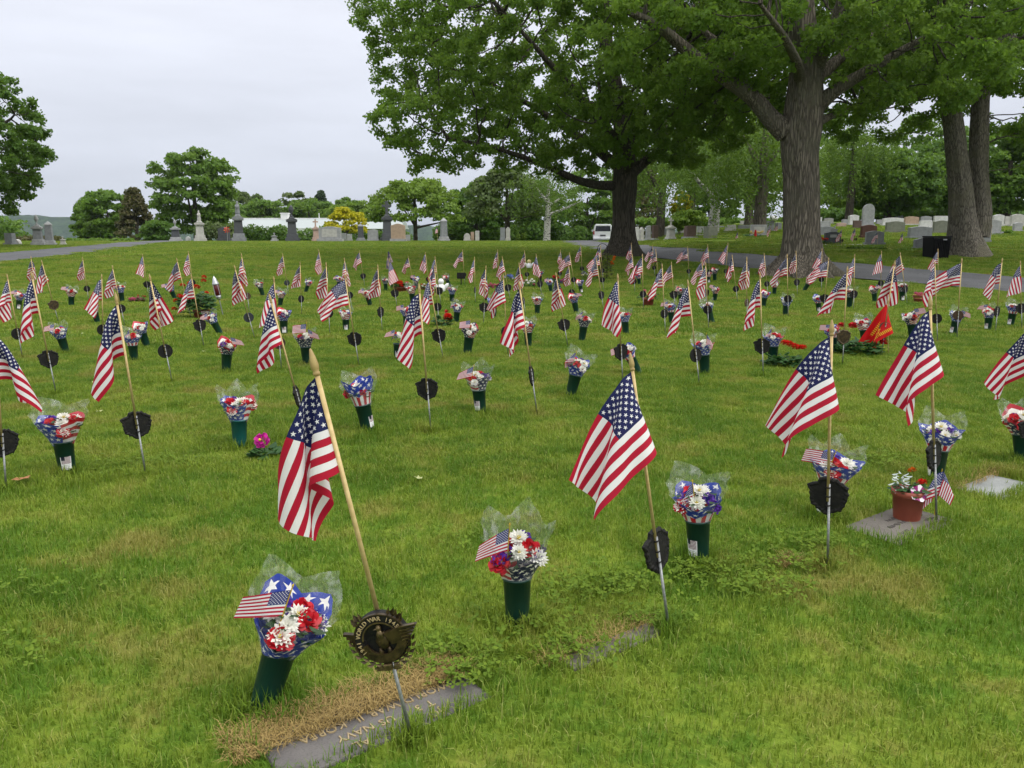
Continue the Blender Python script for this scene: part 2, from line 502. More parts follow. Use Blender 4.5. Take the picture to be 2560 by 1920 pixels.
ys = np.unique(np.concatenate([np.arange(-16, 0, 2.), np.arange(0, 9, .16), np.arange(9, 26, .35), np.arange(26, 90, .8), np.geomspace(90, 5200, 46)]))
us = np.linspace(-1, 1, 121); us = np.sign(us) * np.abs(us) ** 1.25
GY = np.repeat(ys, len(us)); GX = np.tile(us, len(ys)) * (np.abs(GY) * 1.35 + 14)
GZ = ground_z(GX, GY)
nu, nr = len(us), len(ys)
ii = np.arange((nr - 1) * nu).reshape(nr - 1, nu)[:, :-1].ravel()
me = np_mesh("lawn", np.stack([GX, GY, GZ], 1), np.stack([ii, ii + 1, ii + nu + 1, ii + nu], 1), True, M['turf'])
lawn = obj("lawn", me); lawn["kind"] = "structure"; lawn["label"] = "mown cemetery lawn sloping up to a low crest"

# ---- asphalt drives
def asphalt():
    n = NT("worn_asphalt")
    p = n.pos()
    c = n.mix(n.rng(n.noise(.7, 4, .6, p), .35, .65), (.088, .090, .094), (.060, .061, .064))
    c = n.mix(n.rng(n.noise(190, 2, .5, p), .55, .75), c, (.16, .16, .16))
    c = n.mix(n.rng(n.noise(1.7, 5, .7, n.vscale(p, (1, .3, 1)), 1.2), .60, .64, 0, .7), c, (.03, .03, .032))
    return n.done(n.bsdf(c, .82, 0, .3, n.bump(n.noise(120, 4, .6, p), .5, .01)))
M['asphalt'] = asphalt()
ROADS = []
def drive(name, far, near, label, across=5):
    """far and near edge as ground points, resampled and laid on the terrain"""
    def res(P, k):
        P = np.array(P); s = np.concatenate([[0], np.cumsum(np.linalg.norm(np.diff(P, axis=0), axis=1))])
        t = np.linspace(0, s[-1], k)
        for _ in range(1): Q = np.stack([np.interp(t, s, P[:, i]) for i in range(2)], 1)
        kk = np.hanning(9); kk /= kk.sum()
        return np.stack([np.convolve(np.pad(Q[:, i], 4, mode='edge'), kk, mode='valid') for i in range(2)], 1)
    k = 110
    A, B = res(far, k), res(near, k)
    ROADS.append((A, B))
    V = []
    for i in range(k):
        for j in range(across + 1):
            f = j / across
            x, y = A[i] * (1 - f) + B[i] * f
            wob = .03 * math.sin(i * 1.7 + j) if j in (0, across) else 0
            V.append((x, y + wob, float(ground_z(x, y)) + .03 + .02 * math.sin(math.pi * f)))
    n1 = across + 1
    F = [(i * n1 + j, i * n1 + j + 1, (i + 1) * n1 + j + 1, (i + 1) * n1 + j) for i in range(k - 1) for j in range(across)]
    me = np_mesh(name, V, F, True, M['asphalt'])
    o = obj(name, me); o["kind"] = "structure"; o["label"] = label
    return o
def gp(lst): return [tuple(ground_at(a, b))[:2] for a, b in lst]
far_e = [(9.6, 86.0), (7.9, 66.0)] + gp([(1480, 604), (1590, 611), (1700, 620), (1790, 630), (1900, 639), (2000, 648), (2100, 656), (2200, 665), (2300, 673), (2400, 682), (2500, 691), (2600, 701)]) + [(22, 14.5)]
near_e = [(5.0, 86.0), (3.6, 66.0)] + gp([(1405, 607), (1450, 617), (1510, 631), (1600, 643), (1700, 653), (1800, 664), (1900, 675), (2000, 686), (2100, 694), (2200, 702), (2300, 710), (2400, 719), (2500, 729), (2600, 740)]) + [(20, 11.5)]
drive("drive", far_e, near_e, "grey asphalt cemetery drive curving past the maple trunks")
drive("drive", [(-33.5, 84.), (-29.2, 66.), (-26.8, 56.), (-24.4, 47), (-22.6, 40.), (-21.8, 34), (-22.5, 29.), (-26.5, 25), (-32, 22)],
      [(-28.5, 84.), (-25.5, 66.), (-23.4, 56.), (-21.0, 46), (-19.0, 39.), (-18.0, 33), (-18.4, 27.), (-22.0, 22), (-30, 18.5)],
      "narrow asphalt drive climbing past the dark left-hand monuments")

def in_road(x, y):
    x = np.asarray(x); y = np.asarray(y)
    bad = np.zeros(x.shape, bool)
    for A, B in ROADS:
        C = (A + B) / 2; Wd = np.linalg.norm(A - B, axis=1) / 2
        d = np.sqrt((x[:, None] - C[None, :, 0]) ** 2 + (y[:, None] - C[None, :, 1]) ** 2)
        # distance across: use direction along the road
        T = np.gradient(C, axis=0); T /= np.linalg.norm(T, axis=1)[:, None] + 1e-9
        j = d.argmin(1)
        nx, ny = -T[j, 1], T[j, 0]
        across = np.abs((x - C[j, 0]) * nx + (y - C[j, 1]) * ny)
        wn_ = np.abs((A[j, 0] - B[j, 0]) * nx + (A[j, 1] - B[j, 1]) * ny) / 2
        bad |= (across < wn_ + .12) & (d.min(1) < 12)
    return bad

# ---- distant wooded ridge
def ridge():
    n = NT("far_woods")
    p = n.pos()
    c = n.mix(n.rng(n.noise(.06, 5, .65, p), .35, .65), (.035, .07, .03), (.016, .036, .022))
    return n.done(n.bsdf(c, .95, 0, .05, n.bump(n.noise(.12, 5, .7, p), 1.0, 4.0)))
M['ridge'] = ridge()
V = []; nx = 420
X = np.linspace(-2600, 900, nx)
for y0, hs in ((1500, 0.0), (1560, .55), (1640, .9), (1750, 1.0), (2000, .8), (2300, .2)):
    prof = 26 + 26 * vnoise(X, X * 0, .0011, 3) + 12 * vnoise(X, X * 0, .004, 5) + 16 * np.exp(-((X + 1050) / 420) ** 2)
    jag = 5.0 * (rng.random(nx) - .3) + 5 * vnoise(X, X * 0 + y0, .05, 9)
    V.append(np.stack([X, np.full(nx, y0) + 40 * vnoise(X, X * 0, .003, 1), -15 + (prof + jag) * hs], 1))
V = np.concatenate(V)
ii = np.arange(5 * nx).reshape(5, nx)[:, :-1].ravel()
o = obj("hills", np_mesh("hills", V, np.stack([ii, ii + 1, ii + nx + 1, ii + nx], 1), True, M['ridge']))
o["kind"] = "structure"; o["label"] = "far wooded ridge on the horizon"

# ---- flush grave markers lying in the turf
rowA, rowB = ground_at(1028, 1855), ground_at(2339, 1303)
ROW = math.atan2(rowB.y - rowA.y, rowB.x - rowA.x)
ru = Vector((math.cos(ROW), math.sin(ROW), 0)); rv = Vector((-math.sin(ROW), math.cos(ROW), 0))
MARKERS = []           # centre, half length, half width
def stone_mat(name, c1, c2, speck=160.0):
    n = NT(name)
    p = n.ocoord()
    c = n.mix(n.rng(n.noise(5, 5, .65, p), .35, .65), c1, c2)
    c = n.mix(n.rng(n.noise(speck, 2, .5, p), .52, .72, 0, .5), c, tuple(x * .45 for x in c1))
    c = n.mix(n.rng(n.noise(2.2, 6, .7, p, 1.5), .56, .72, 0, .55), c, tuple(x * .6 for x in c2))
    return n.done(n.bsdf(c, .72, 0, .35, n.bump(n.noise(70, 5, .65, p), .35, .01)))
M['bronze_plate'] = stone_mat("weathered_bronze_plate", (.135, .125, .115), (.10, .092, .088))
M['granite_flat'] = stone_mat("flat_granite", (.145, .13, .112), (.105, .094, .08))
M['granite_pale'] = stone_mat("pale_flat_granite", (.26, .27, .26), (.2, .21, .2))
M['brass_text'] = pmat("brass_letters", (.40, .31, .17), (.28, .21, .11), 40, .5, .1)
M['dark_text'] = pmat("cut_letters", (.07, .06, .055), None, 40, .8)

def text_mesh(s, size, mat, depth=.002, align='CENTER', spacing=1.0):
    cu = bpy.data.curves.new("lettering", 'FONT')
    cu.body = s; cu.size = size; cu.align_x = align; cu.align_y = 'CENTER'; cu.extrude = depth; cu.resolution_u = 2
    cu.space_character = spacing
    tmp = bpy.data.objects.new("lettering_tmp", cu); COL.objects.link(tmp)
    dg = bpy.context.evaluated_depsgraph_get()
    me = bpy.data.meshes.new_from_object(tmp.evaluated_get(dg))
    bpy.data.objects.remove(tmp); bpy.data.curves.remove(cu)
    me.materials.clear(); me.materials.append(mat)
    return me

def flat_marker(px, py, mat, label, L=.61, W=.305, lines=(), tmat=None, tilt=0.0, size=.036, sink=.004, along=0.0, away=0.0):
    c = ground_at(px, py)
    c = c + ru * along + rv * away
    z = float(ground_z(c.x, c.y)) + .012 - sink
    root = empty("grave_marker", (c.x, c.y, z), (tilt, 0, ROW + math.pi))
    b = MB().box((0, 0, -.05), (L, W, .05), .985)
    obj("plate", b.mesh("plate", mat, bevel=.006), root)
    for (s, x, y, sz, rot) in lines:
        ms = [(text_mesh(wd, sz, tmat, .002, 'LEFT') if wd else None) for wd in s.split(" ")]
        adv = [(max(v.co.x for v in m.vertices) + .42 * sz) if m else .42 * sz for m in ms]
        cur = x - sum(adv) / 2
        for m, a in zip(ms, adv):
            if m: obj("lettering", m, root, (cur, y, .0015), (0, 0, rot))
            cur += a
    tag(root, label, "grave marker")
    MARKERS.append((Vector((c.x, c.y)), L / 2, W / 2))
    return root
# read upside down from here, as in the photograph: the marker faces its far side
flat_marker(972, 1822, M['bronze_plate'], "dark flush marker with raised tan lettering, half buried in dead grass, in front", .62, .215,
            [("JO          AL", -.01, .080, .042, 0), ("T 3    US NAVY", .0, .030, .040, 0), ("WORLD WAR II  KOREA", 0, -.022, .040, 0), ("192", -.10, -.072, .034, 0)], M['brass_text'], away=.055)
flat_marker(1532, 1618, M['granite_flat'], "flush stone marker nearly swallowed by turf beside the second flag's rod", .40, .085, (), None, 0, .03, .002)
flat_marker(2249, 1312, M['granite_flat'], "brown flush stone marker under the terracotta pot", .52, .27,
            (), None)
mk = [o for o in bpy.data.objects if o.get("label", "").startswith("brown flush stone")][0]
_r = random.Random(4)
for (yy0, x0_, x1_) in ((.07, .06, .15), (.055, -.20, -.12), (.0, -.19, .10), (-.05, -.05, .02)):      # worn cut marks, no longer legible
    b_ = MB(); x_ = x0_
    while x_ < x1_:
        b_.box((x_, yy0 + _r.uniform(-.003, .003), -.001), (.0035, _r.uniform(.014, .026), .0025), 1, _r.uniform(-.5, .5))
        if _r.random() < .5: b_.box((x_ + .004, yy0 + _r.uniform(-.01, .01), -.001), (.010, .003, .0025), 1, _r.uniform(-.4, .4))
        x_ += _r.uniform(.008, .016)
    o_ = obj("worn_lettering", b_.mesh("worn_lettering", M['dark_text']), mk); o_["kind"] = "stuff"
flat_marker(2490, 1218, M['granite_pale'], "pale grey flush stone marker near the photo's right edge", .42, .24, (), None, 0, .03, .006)
flat_marker(1290, 880 + 0 * 1, M['granite_flat'], "tiny flush stone marker behind the round disc among far rows", .3, .2) if False else None

def near_marker(x, y, grow=0.0):
    x = np.asarray(x); y = np.asarray(y)
    r = np.zeros(x.shape, bool)
    for c, a, b in MARKERS:
        dx, dy = x - c.x, y - c.y
        u = dx * ru.x + dy * ru.y; v = dx * rv.x + dy * rv.y
        r |= (np.abs(u) < a + grow) & (v < b + grow) & (v > -b * .80 - grow)
    return r

# ---- grass
def blades(x, y, z, length, width, lean, tint, curl=.5):
    """5-vertex blades, 3 triangles each"""
    n = len(x)
    a = rng.random(n) * 2 * np.pi
    dx, dy = np.cos(a), np.sin(a)
    wx, wy = -dy * width / 2, dx * width / 2
    l1 = length * .55
    h1 = l1 * np.cos(lean * .5); o1 = l1 * np.sin(lean * .5)
    l2 = length * .45
    h2 = h1 + l2 * np.cos(np.minimum(lean * (1 + curl), 1.75)); o2 = o1 + l2 * np.sin(np.minimum(lean * (1 + curl), 1.75))
    V = np.empty((n, 5, 3), np.float32)
    V[:, 0] = np.stack([x - wx, y - wy, z], 1); V[:, 1] = np.stack([x + wx, y + wy, z], 1)
    V[:, 2] = np.stack([x + dx * o1 - wx * .8, y + dy * o1 - wy * .8, z + h1], 1)
    V[:, 3] = np.stack([x + dx * o1 + wx * .8, y + dy * o1 + wy * .8, z + h1], 1)
    V[:, 4] = np.stack([x + dx * o2, y + dy * o2, z + h2], 1)
    b = (np.arange(n) * 5)[:, None]
    F = np.concatenate([b + np.array([[0, 1, 3]]), b + np.array([[0, 3, 2]]), b + np.array([[2, 3, 4]])])
    return V.reshape(-1, 3), F, np.repeat(tint, 5)

# nearest turf: single blades
N = 205000
yy = 1.45 + 3.0 * rng.random(N) ** .85
hw = .72 * yy + .55
xx = (rng.random(N) * 2 - 1) * hw
dens = hw / hw.max() * (1.25 - .25 * (yy - 1.45) / 3.0)
k = rng.random(N) < np.clip(dens, 0, 1)
xx, yy = xx[k], yy[k]
k = ~near_marker(xx, yy, -.012) | (rng.random(len(xx)) < .02)
fm = MARKERS[0]
xx, yy = xx[k], yy[k]
lush = vnoise(xx, yy, 2.6, 2) * .6 + vnoise(xx, yy, 9, 4) * .4
ln = .022 + .042 * lush ** 1.3 + .020 * rng.random(len(xx)) ** 3
edge = near_marker(xx, yy, .10) & ~near_marker(xx, yy, .0)
ln = np.where(edge, ln * (.8 + .9 * rng.random(len(xx))), ln)
lean = .15 + 1.0 * rng.random(len(xx)) ** 1.3
tint = rng.random(len(xx))
V, F, T = blades(xx, yy, ground_z(xx, yy) - .004, ln, .0022 + .0022 * rng.random(len(xx)), lean, tint)
g1 = obj("grass", np_mesh("grass", V, F, False, M['blade'], {"tint": T}))
tag(g1, "fine mottled turf in the nearest part of the lawn", "grass", kind="stuff")

# further turf: sods of blades repeated over the lawn
SRC = bpy.data.collections.new("sod_source")
def sods(prefix, size, nb, w0, l0, count=5):
    col = bpy.data.collections.new(prefix)
    for i in range(count):
        x = (rng.random(nb) - .5) * size * 1.25; y = (rng.random(nb) - .5) * size * 1.25
        k = (np.hypot(x, y) < size * (.45 + .2 * rng.random(nb)))
        x, y = x[k], y[k]; m = len(x)
        ln = l0 * (.6 + .8 * vnoise(x, y, 5, i) + .3 * rng.random(m) ** 3)
        V, F, T = blades(x, y, np.full(m, -.004), ln, w0 * (.7 + .6 * rng.random(m)), .15 + 1.0 * rng.random(m) ** 1.3, rng.random(m))
        o = bpy.data.objects.new(prefix, np_mesh(prefix, V, F, False, M['blade'], {"tint": T}))
        col.objects.link(o)
    return col
def scatter(name, pts, col, label, smin=.9, smax=1.15):
    pts = np.asarray(pts)
    me = bpy.data.meshes.new(name); me.vertices.add(len(pts)); me.vertices.foreach_set("co", np.asarray(pts, np.float32).ravel())
    a = me.attributes.new("rot", 'FLOAT', 'POINT'); a.data.foreach_set("value", (rng.random(len(pts)) * 6.283).astype(np.float32))
    a = me.attributes.new("sc", 'FLOAT', 'POINT'); a.data.foreach_set("value", (smin + (smax - smin) * rng.random(len(pts))).astype(np.float32))
    o = obj(name, me)
    t = bpy.data.node_groups.new(name + "_nodes", 'GeometryNodeTree')
    t.interface.new_socket("Geometry", in_out='INPUT', socket_type='NodeSocketGeometry')
    t.interface.new_socket("Geometry", in_out='OUTPUT', socket_type='NodeSocketGeometry')
    N_ = t.nodes
    gi, go = N_.new("NodeGroupInput"), N_.new("NodeGroupOutput")
    ci = N_.new("GeometryNodeCollectionInfo"); ci.inputs[0].default_value = col; ci.inputs[1].default_value = True; ci.inputs[2].default_value = True
    ip = N_.new("GeometryNodeInstanceOnPoints"); ip.inputs["Pick Instance"].default_value = True
    ra = N_.new("GeometryNodeInputNamedAttribute"); ra.data_type = 'FLOAT'; ra.inputs[0].default_value = "rot"
    sa = N_.new("GeometryNodeInputNamedAttribute"); sa.data_type = 'FLOAT'; sa.inputs[0].default_value = "sc"
    cx = N_.new("ShaderNodeCombineXYZ")
    t.links.new(ra.outputs[0], cx.inputs[2])
    t.links.new(gi.outputs[0], ip.inputs["Points"]); t.links.new(ci.outputs[0], ip.inputs["Instance"])
    t.links.new(cx.outputs[0], ip.inputs["Rotation"]); t.links.new(sa.outputs[0], ip.inputs["Scale"])
    t.links.new(ip.outputs[0], go.inputs[0])
    md = o.modifiers.new("scatter", 'NODES'); md.node_group = t
    tag(o, label, "grass", kind="stuff")
    return o
def fan(y0, y1, step, half, extra):
    P = []
    y = y0
    while y < y1:
        w = half * y + extra
        m = int(2 * w / step)
        xs = np.linspace(-w, w, m) + (rng.random(m) - .5) * step * .8
        P.append(np.stack([xs, y + (rng.random(m) - .5) * step * .8], 1)); y += step
    P = np.concatenate(P)
    return P[~in_road(P[:, 0], P[:, 1])]
def on_ground(P): return np.concatenate([P, ground_z(P[:, 0], P[:, 1])[:, None]], 1)
Pm = fan(4.35, 10.2, .27, .74, 1.2)
side = fan(1.2, 4.35, .27, .95, 2.2); side = side[np.abs(side[:, 0]) > .72 * side[:, 1] + .36]
Pm = np.concatenate([Pm, side]); Pm = Pm[~near_marker(Pm[:, 0], Pm[:, 1], .20)]
scatter("grass", on_ground(Pm), sods("sod_fine", .42, 2600, .0042, .040), "short green turf in the middle rows of the lawn")
Pf = fan(10.2, 33.0, .58, .74, 2.5)
scatter("grass", on_ground(Pf), sods("sod_coarse", .9, 2900, .0105, .048), "short green turf running back to the trees and drive")
Pg = fan(33.0, 64.0, 1.25, .74, 3.0)
scatter("grass", on_ground(Pg), sods("sod_far", 2.0, 3600, .025, .055, 3), "short turf on the far crest of the lawn")

# straw and clippings round the front marker
def straw(c, a, b, n, name, label, spread=.10):
    u = (rng.random(n) * 2 - 1) * (a + .04) - .03; v = b * .30 + rng.random(n) ** 1.2 * (b + .04)
    keep = rng.random(n) < np.clip(1.25 - v / (b + .22) , .1, 1)
    u, v = u[keep], v[keep]
    x = c.x + u * ru.x + v * rv.x; y = c.y + u * ru.y + v * rv.y
    m = len(x)
    V, F, T = blades(x, y, ground_z(x, y) + .003 + .010 * rng.random(m) ** 2, .025 + .05 * rng.random(m), .0014 + .0009 * rng.random(m), 1.35 + .3 * rng.random(m), rng.random(m), .05)
    n_ = M['straw']
    o = obj(name, np_mesh(name, V, F, False, n_, {"tint": T})); tag(o, label, "dead grass", kind="stuff")
n = NT("straw_strands"); n_c = n.mix(n.attr("tint"), (.43, .31, .10), (.25, .17, .055))
M['straw'] = n.done(n.translucent(n.bsdf(n_c, .7), n_c, .2))
straw(MARKERS[0][0], MARKERS[0][1], MARKERS[0][2], 5200, "dead_grass", "tan dead grass strewn over the front marker's far edge")
straw(MARKERS[1][0], MARKERS[1][1], MARKERS[1][2], 500, "dead_grass", "brown dead grass over the swallowed second marker")
c2 = ground_at(1995, 1412)
straw(Vector((c2.x, c2.y)), .02, .02, 300, "dead_grass", "small patch of rusty dead grass beside the third rod")
c3 = ground_at(2490, 1205)
straw(Vector((c3.x, c3.y)), .28, .10, 700, "dead_grass", "dead grass along the pale marker's far edge")

# clover and weeds
def clover(spots, name, label):
    Vs, Fs, k = [], [], 0
    for (px, py, r, cnt) in spots:
        c = ground_at(px, py)
        for _ in range(cnt):
            x = c.x + rng.normal() * r * 1.3; y = c.y + rng.normal() * r * .75
            z = float(ground_z(x, y)) + .024 + .03 * rng.random()
            s = .006 + .007 * rng.random(); a0 = rng.random() * 6.28
            tl = rng.normal(0, .35, 2)
            for j in range(3):
                a = a0 + j * 2.094
                P = [(0, 0), (s * math.cos(a - .6), s * math.sin(a - .6)), (1.5 * s * math.cos(a - .25), 1.5 * s * math.sin(a - .25)),
                     (1.5 * s * math.cos(a + .25), 1.5 * s * math.sin(a + .25)), (s * math.cos(a + .6), s * math.sin(a + .6))]
                Vs += [(x + p, y + q, z + p * tl[0] + q * tl[1]) for p, q in P]
                Fs.append(tuple(range(k, k + 5))); k += 5
    me = np_mesh(name, Vs, np.array(Fs), False, M['clover'], {"tint": np.repeat(rng.random(len(Fs)), 5)})
    tag(obj(name, me), label, "clover", kind="stuff")
M['clover'] = leaf_material("clover_leaves", (.085, .15, .014), (.15, .22, .02), None, .3, .8)
clover([(1480, 1480, .11, 220), (1330, 1570, .09, 80), (1560, 1470, .05, 60), (1640, 1560, .04, 60), (1150, 1640, .06, 120), (1170, 1700, .05, 90),
        (2020, 1370, .08, 140), (1960, 1420, .07, 90), (110, 1480, .10, 60), (330, 1172, .14, 140), (420, 1165, .09, 70), (1430, 1640, .06, 100),
        (1880, 1480, .08, 150), (2190, 1160, .12, 150), (1220, 1360, .16, 80), (60, 1640, .1, 50), (1740, 1440, .07, 160)], "clover", "clover and small weeds growing through the front turf")
# ================================================================== CLOTH: flags hung from a pole and left to settle in a light breeze
HOIST, FLY = .305, .457
def settle(params, nu=19, nv=13, steps=130, iters=14):
    """params: list of (wind x, wind y, start yaw, seed, stiffness); returns arrays (variant, nu, nv, 3) hoist on z, fly towards -x"""
    n = len(params)
    P = np.zeros((n, nu, nv, 3)); vel = np.zeros_like(P)
    du, dv = FLY / (nu - 1), HOIST / (nv - 1)
    W = np.zeros((n, 1, 1, 3)); stiff = np.zeros((n, 1, 1, 1))
    GV = np.zeros((n, 1, 1, 3))
    for k, q in enumerate(params):
        wx, wy, yaw, seed, st = q[:5]; lean = R(q[5]) if len(q) > 5 else R(-4)
        GV[k, 0, 0] = (math.sin(lean), 0, -math.cos(lean))
        r0 = np.random.default_rng(int(seed))
        u = np.arange(nu) * du; v = np.arange(nv) * dv
        U, Vv = np.meshgrid(u, v, indexing='ij')
        wob = .03 * np.sin(U * (7 + 8 * r0.random()) + r0.random() * 6) * U / FLY + .02 * np.sin(U * 17 + Vv * (8 * r0.random() - 4) + r0.random() * 6) * U / FLY
        P[k, :, :, 0] = -U * math.cos(yaw); P[k, :, :, 1] = U * math.sin(yaw) + wob; P[k, :, :, 2] = -Vv - .2 * U
        W[k, 0, 0] = (wx, wy, 0); stiff[k] = st
    pin = P[:, 0].copy()
    g = GV
    dt = .035
    def con(A, B, rest, wgt=1.0):
        d = B - A; L = np.sqrt((d * d).sum(-1, keepdims=True)) + 1e-9
        c = d * ((L - rest) / L * .5) * wgt
        A += c; B -= c
    diag = math.hypot(du, dv)
    rn = np.random.default_rng(3)
    for s in range(steps):
        a = np.zeros_like(P)
        # wind drag acts along the local normal
        tu = np.gradient(P, axis=1); tv = np.gradient(P, axis=2)
        nn = np.cross(tu, tv); nn /= np.linalg.norm(nn, axis=-1, keepdims=True) + 1e-9
        gust = W * (1 + .25 * math.sin(s * .21) + .1 * rn.normal())
        rel = gust - vel * .25
        a += nn * (nn * rel).sum(-1, keepdims=True) * 1.0 + rel * .25 + g
        vel = (vel + a * dt) * .90
        old = P.copy()
        P = P + vel * dt
        for it in range(iters):
            P[:, 0] = pin
            for o in (0, 1):
                con(P[:, o:-1:2][:, :P[:, o + 1::2].shape[1]], P[:, o + 1::2], du)
                con(P[:, :, o:-1:2][:, :, :P[:, :, o + 1::2].shape[2]], P[:, :, o + 1::2], dv)
                m = P[:, o + 1::2].shape[1]
                con(P[:, o:-1:2, :-1][:, :m], P[:, o + 1::2, 1:], diag, .7)
                con(P[:, o:-1:2, 1:][:, :m], P[:, o + 1::2, :-1], diag, .7)
            # bending
            for o in (0, 1, 2, 3):
                m = P[:, o + 2::4].shape[1]
                con(P[:, o:-2:4][:, :m], P[:, o + 2::4], 2 * du, stiff)
                m = P[:, :, o + 2::4].shape[2]
                con(P[:, :, o:-2:4][:, :, :m], P[:, :, o + 2::4], 2 * dv, stiff * 1.5)
        P[:, 0] = pin
        vel = (P - old) / dt
    return P

def refine(G, k=2):
    """smooth upsampling of a (nu, nv, 3) grid"""
    def up(A):
        n = A.shape[0]
        x = np.arange(0, n - 1 + 1e-6, 1 / k); i = np.clip(np.floor(x).astype(int), 0, n - 2); t = (x - i)[:, None, None]
        p0, p1, p2, p3 = A[np.maximum(i - 1, 0)], A[i], A[i + 1], A[np.minimum(i + 2, n - 1)]
        return .5 * (2 * p1 + (p2 - p0) * t + (2 * p0 - 5 * p1 + 4 * p2 - p3) * t * t + (3 * p1 - p0 - 3 * p2 + p3) * t ** 3)
    A = up(G); A = up(A.transpose(1, 0, 2)).transpose(1, 0, 2)
    return A

def grid_cloth(name, G, mat=None, scale=1.0):
    nu, nv = G.shape[:2]
    U, W = np.meshgrid(np.linspace(0, 1, nu), np.linspace(0, 1, nv), indexing='ij')
    ii = (np.arange(nu - 1)[:, None] * nv + np.arange(nv - 1)[None, :]).ravel()
    F = np.stack([ii, ii + 1, ii + nv + 1, ii + nv], 1)
    return np_mesh(name, G.reshape(-1, 3) * scale, F, True, mat or M['flag'], None, np.stack([U.ravel(), 1 - W.ravel()], 1))
# ================================================================== FLAGS IN THEIR GRAVE MARKERS
HOIST, FLY = .305, .457

def cloth_mesh(name, a0, a1, folds, ripple=.006, seed=0, nu=30, nv=20, sag=0.0, mat=None, hoist=HOIST, fly=FLY):
    """flag cloth: hoist along -z from the origin, fly towards -x; a0/a1 droop of the upper and lower edge,
    folds = [(x, z, angle below the horizontal, bend, radius, side)] creases beyond which the cloth turns"""
    r0 = random.Random(seed)
    U, W = np.meshgrid(np.linspace(0, 1, nu), np.linspace(0, 1, nv), indexing='ij')
    p, q = U.ravel() * fly, W.ravel() * hoist
    al = np.radians(a0 + (a1 - a0) * (q / hoist)) * (1 - .25 * np.exp(-p / .08))
    P = np.stack([-p * np.cos(al), np.zeros_like(p), -(q + p * np.sin(al)) - sag * p * p], 1)
    ph = r0.random() * 6
    k = 9 + 6 * r0.random()
    P[:, 1] += ripple * np.sin(k * p * 3.1 + q * 7 + ph) * np.minimum(p / .15, 1) + ripple * .8 * np.sin(p * 11 + ph * 2) * (p / fly)
    for (cx, cz, ang, bend, rad, side) in folds:
        d = np.array([-math.cos(R(ang)), -math.sin(R(ang))])
        nrm = np.array([d[1], -d[0]])                      # towards the upper-left side
        if nrm[0] > 0 and nrm[1] < 0: nrm = -nrm
        rel = P[:, [0, 2]] - np.array([cx, cz])
        s = rel @ nrm; t = rel @ d
        phi = R(bend); ph_ = np.clip(s / rad, 0, phi)
        over = np.maximum(s - phi * rad, 0)
        s2 = np.where(s <= 0, s, rad * np.sin(ph_) + over * math.cos(phi))
        dep = np.where(s <= 0, 0, rad * (1 - np.cos(ph_)) + over * math.sin(phi))
        q2 = np.array([cx, cz]) + t[:, None] * d + s2[:, None] * nrm
        P[:, 0], P[:, 2] = q2[:, 0], q2[:, 1]
        P[:, 1] += side * dep
    ii = (np.arange(nu - 1)[:, None] * nv + np.arange(nv - 1)[None, :]).ravel()
    F = np.stack([ii, ii + 1, ii + nv + 1, ii + nv], 1)
    uv = np.stack([U.ravel(), 1 - W.ravel()], 1)
    return np_mesh(name, P, F, True, mat or M['flag'], None, uv)

# settled drapes; the letters group those that look alike
PAR = {
 0: (-.12, .086, .629, 50, .1), 1: (-.12, .238, .717, 51, .2), 2: (-.12, .104, 1.042, 52, .1), 3: (-.12, -.09, .958, 53, .45), 4: (-.12, .031, .192, 54, .1),
 5: (-.12, .162, -.239, 55, .2), 6: (-.12, .291, .691, 56, .2), 7: (-.12, .183, -1.113, 57, .45), 8: (-.22, -.261, -1.295, 58, .1), 9: (-.22, -.203, -.74, 59, .2),
 12: (-.22, -.223, 1.218, 62, .2), 13: (-.22, .327, 1.024, 63, .3), 14: (-.22, -.335, -.221, 64, .2), 15: (-.22, -.165, -.437, 65, .1), 16: (-.32, .067, .54, 66, .1),
 17: (-.32, -.133, .828, 67, .45), 21: (-.32, -.337, .748, 71, .3), 23: (-.32, -.317, -.83, 73, .2), 26: (-.42, .193, -1.019, 76, .3), 27: (-.42, .252, -1.205, 77, .1),
 28: (-.42, -.204, .033, 78, .3), 29: (-.42, .293, -.416, 79, .1), 30: (-.42, -.131, -.476, 80, .2),
 40: (-.25, .3, .8, 4, .15), 41: (-.5, .3, .8, 12, .15), 42: (-.5, .2, .4, 10, .05), 43: (-.5, 0, .1, 14, .3), 44: (-.8, .2, .4, 18, .05), 45: (-.25, .3, -.3, 7, .3), 46: (-.8, -.2, -.4, 19, .05),
 60: (.05, .086, .629, 150, .3, -14), 70: (.15, .06, .958, 253, .2, -7), 71: (.05, .027, .462, 161, .3, -7), 72: (.05, .31, 1.2, 191, .3, -7), 73: (.05, -.3, -1.2, 192, .3, -7), 74: (.15, .177, .462, 261, .2, -7), 75: (0, -.009, .691, 356, .4, -7), 76: (0, -.117, -1.113, 357, .4, -7), 61: (-.32, -.337, .748, 71, .3, -6), 62: (-.42, -.204, .033, 78, .3, 2), 63: (-.22, -.223, 1.218, 62, .2, 0), 64: (-.12, .162, -.239, 55, .2, -6), 65: (-.22, .327, 1.024, 63, .3, -10),
 66: (-.12, -.09, .958, 53, .45, -14),
}
_keys = sorted(PAR)
_G = settle([PAR[k] for k in _keys])
GSET = {k: _G[i] for i, k in enumerate(_keys)}
STY = {'A': (16, 43, 42, 28, 44, 30, 46), 'a': (26, 44, 27, 29), 'B': (13, 72, 40, 75, 4, 74, 0), 'b': (13, 72, 41, 16, 75, 17), 'C': (9, 5, 73, 3, 71, 15, 70), 'c': (12, 8, 73, 45, 76, 14, 23)}
_cl = {}
def cloth_k(k):
    if k not in _cl: _cl[k] = grid_cloth("cloth", refine(GSET[k]))
    return _cl[k]
def cloth_of(style, i): return cloth_k(STY[style][i % len(STY[style])])

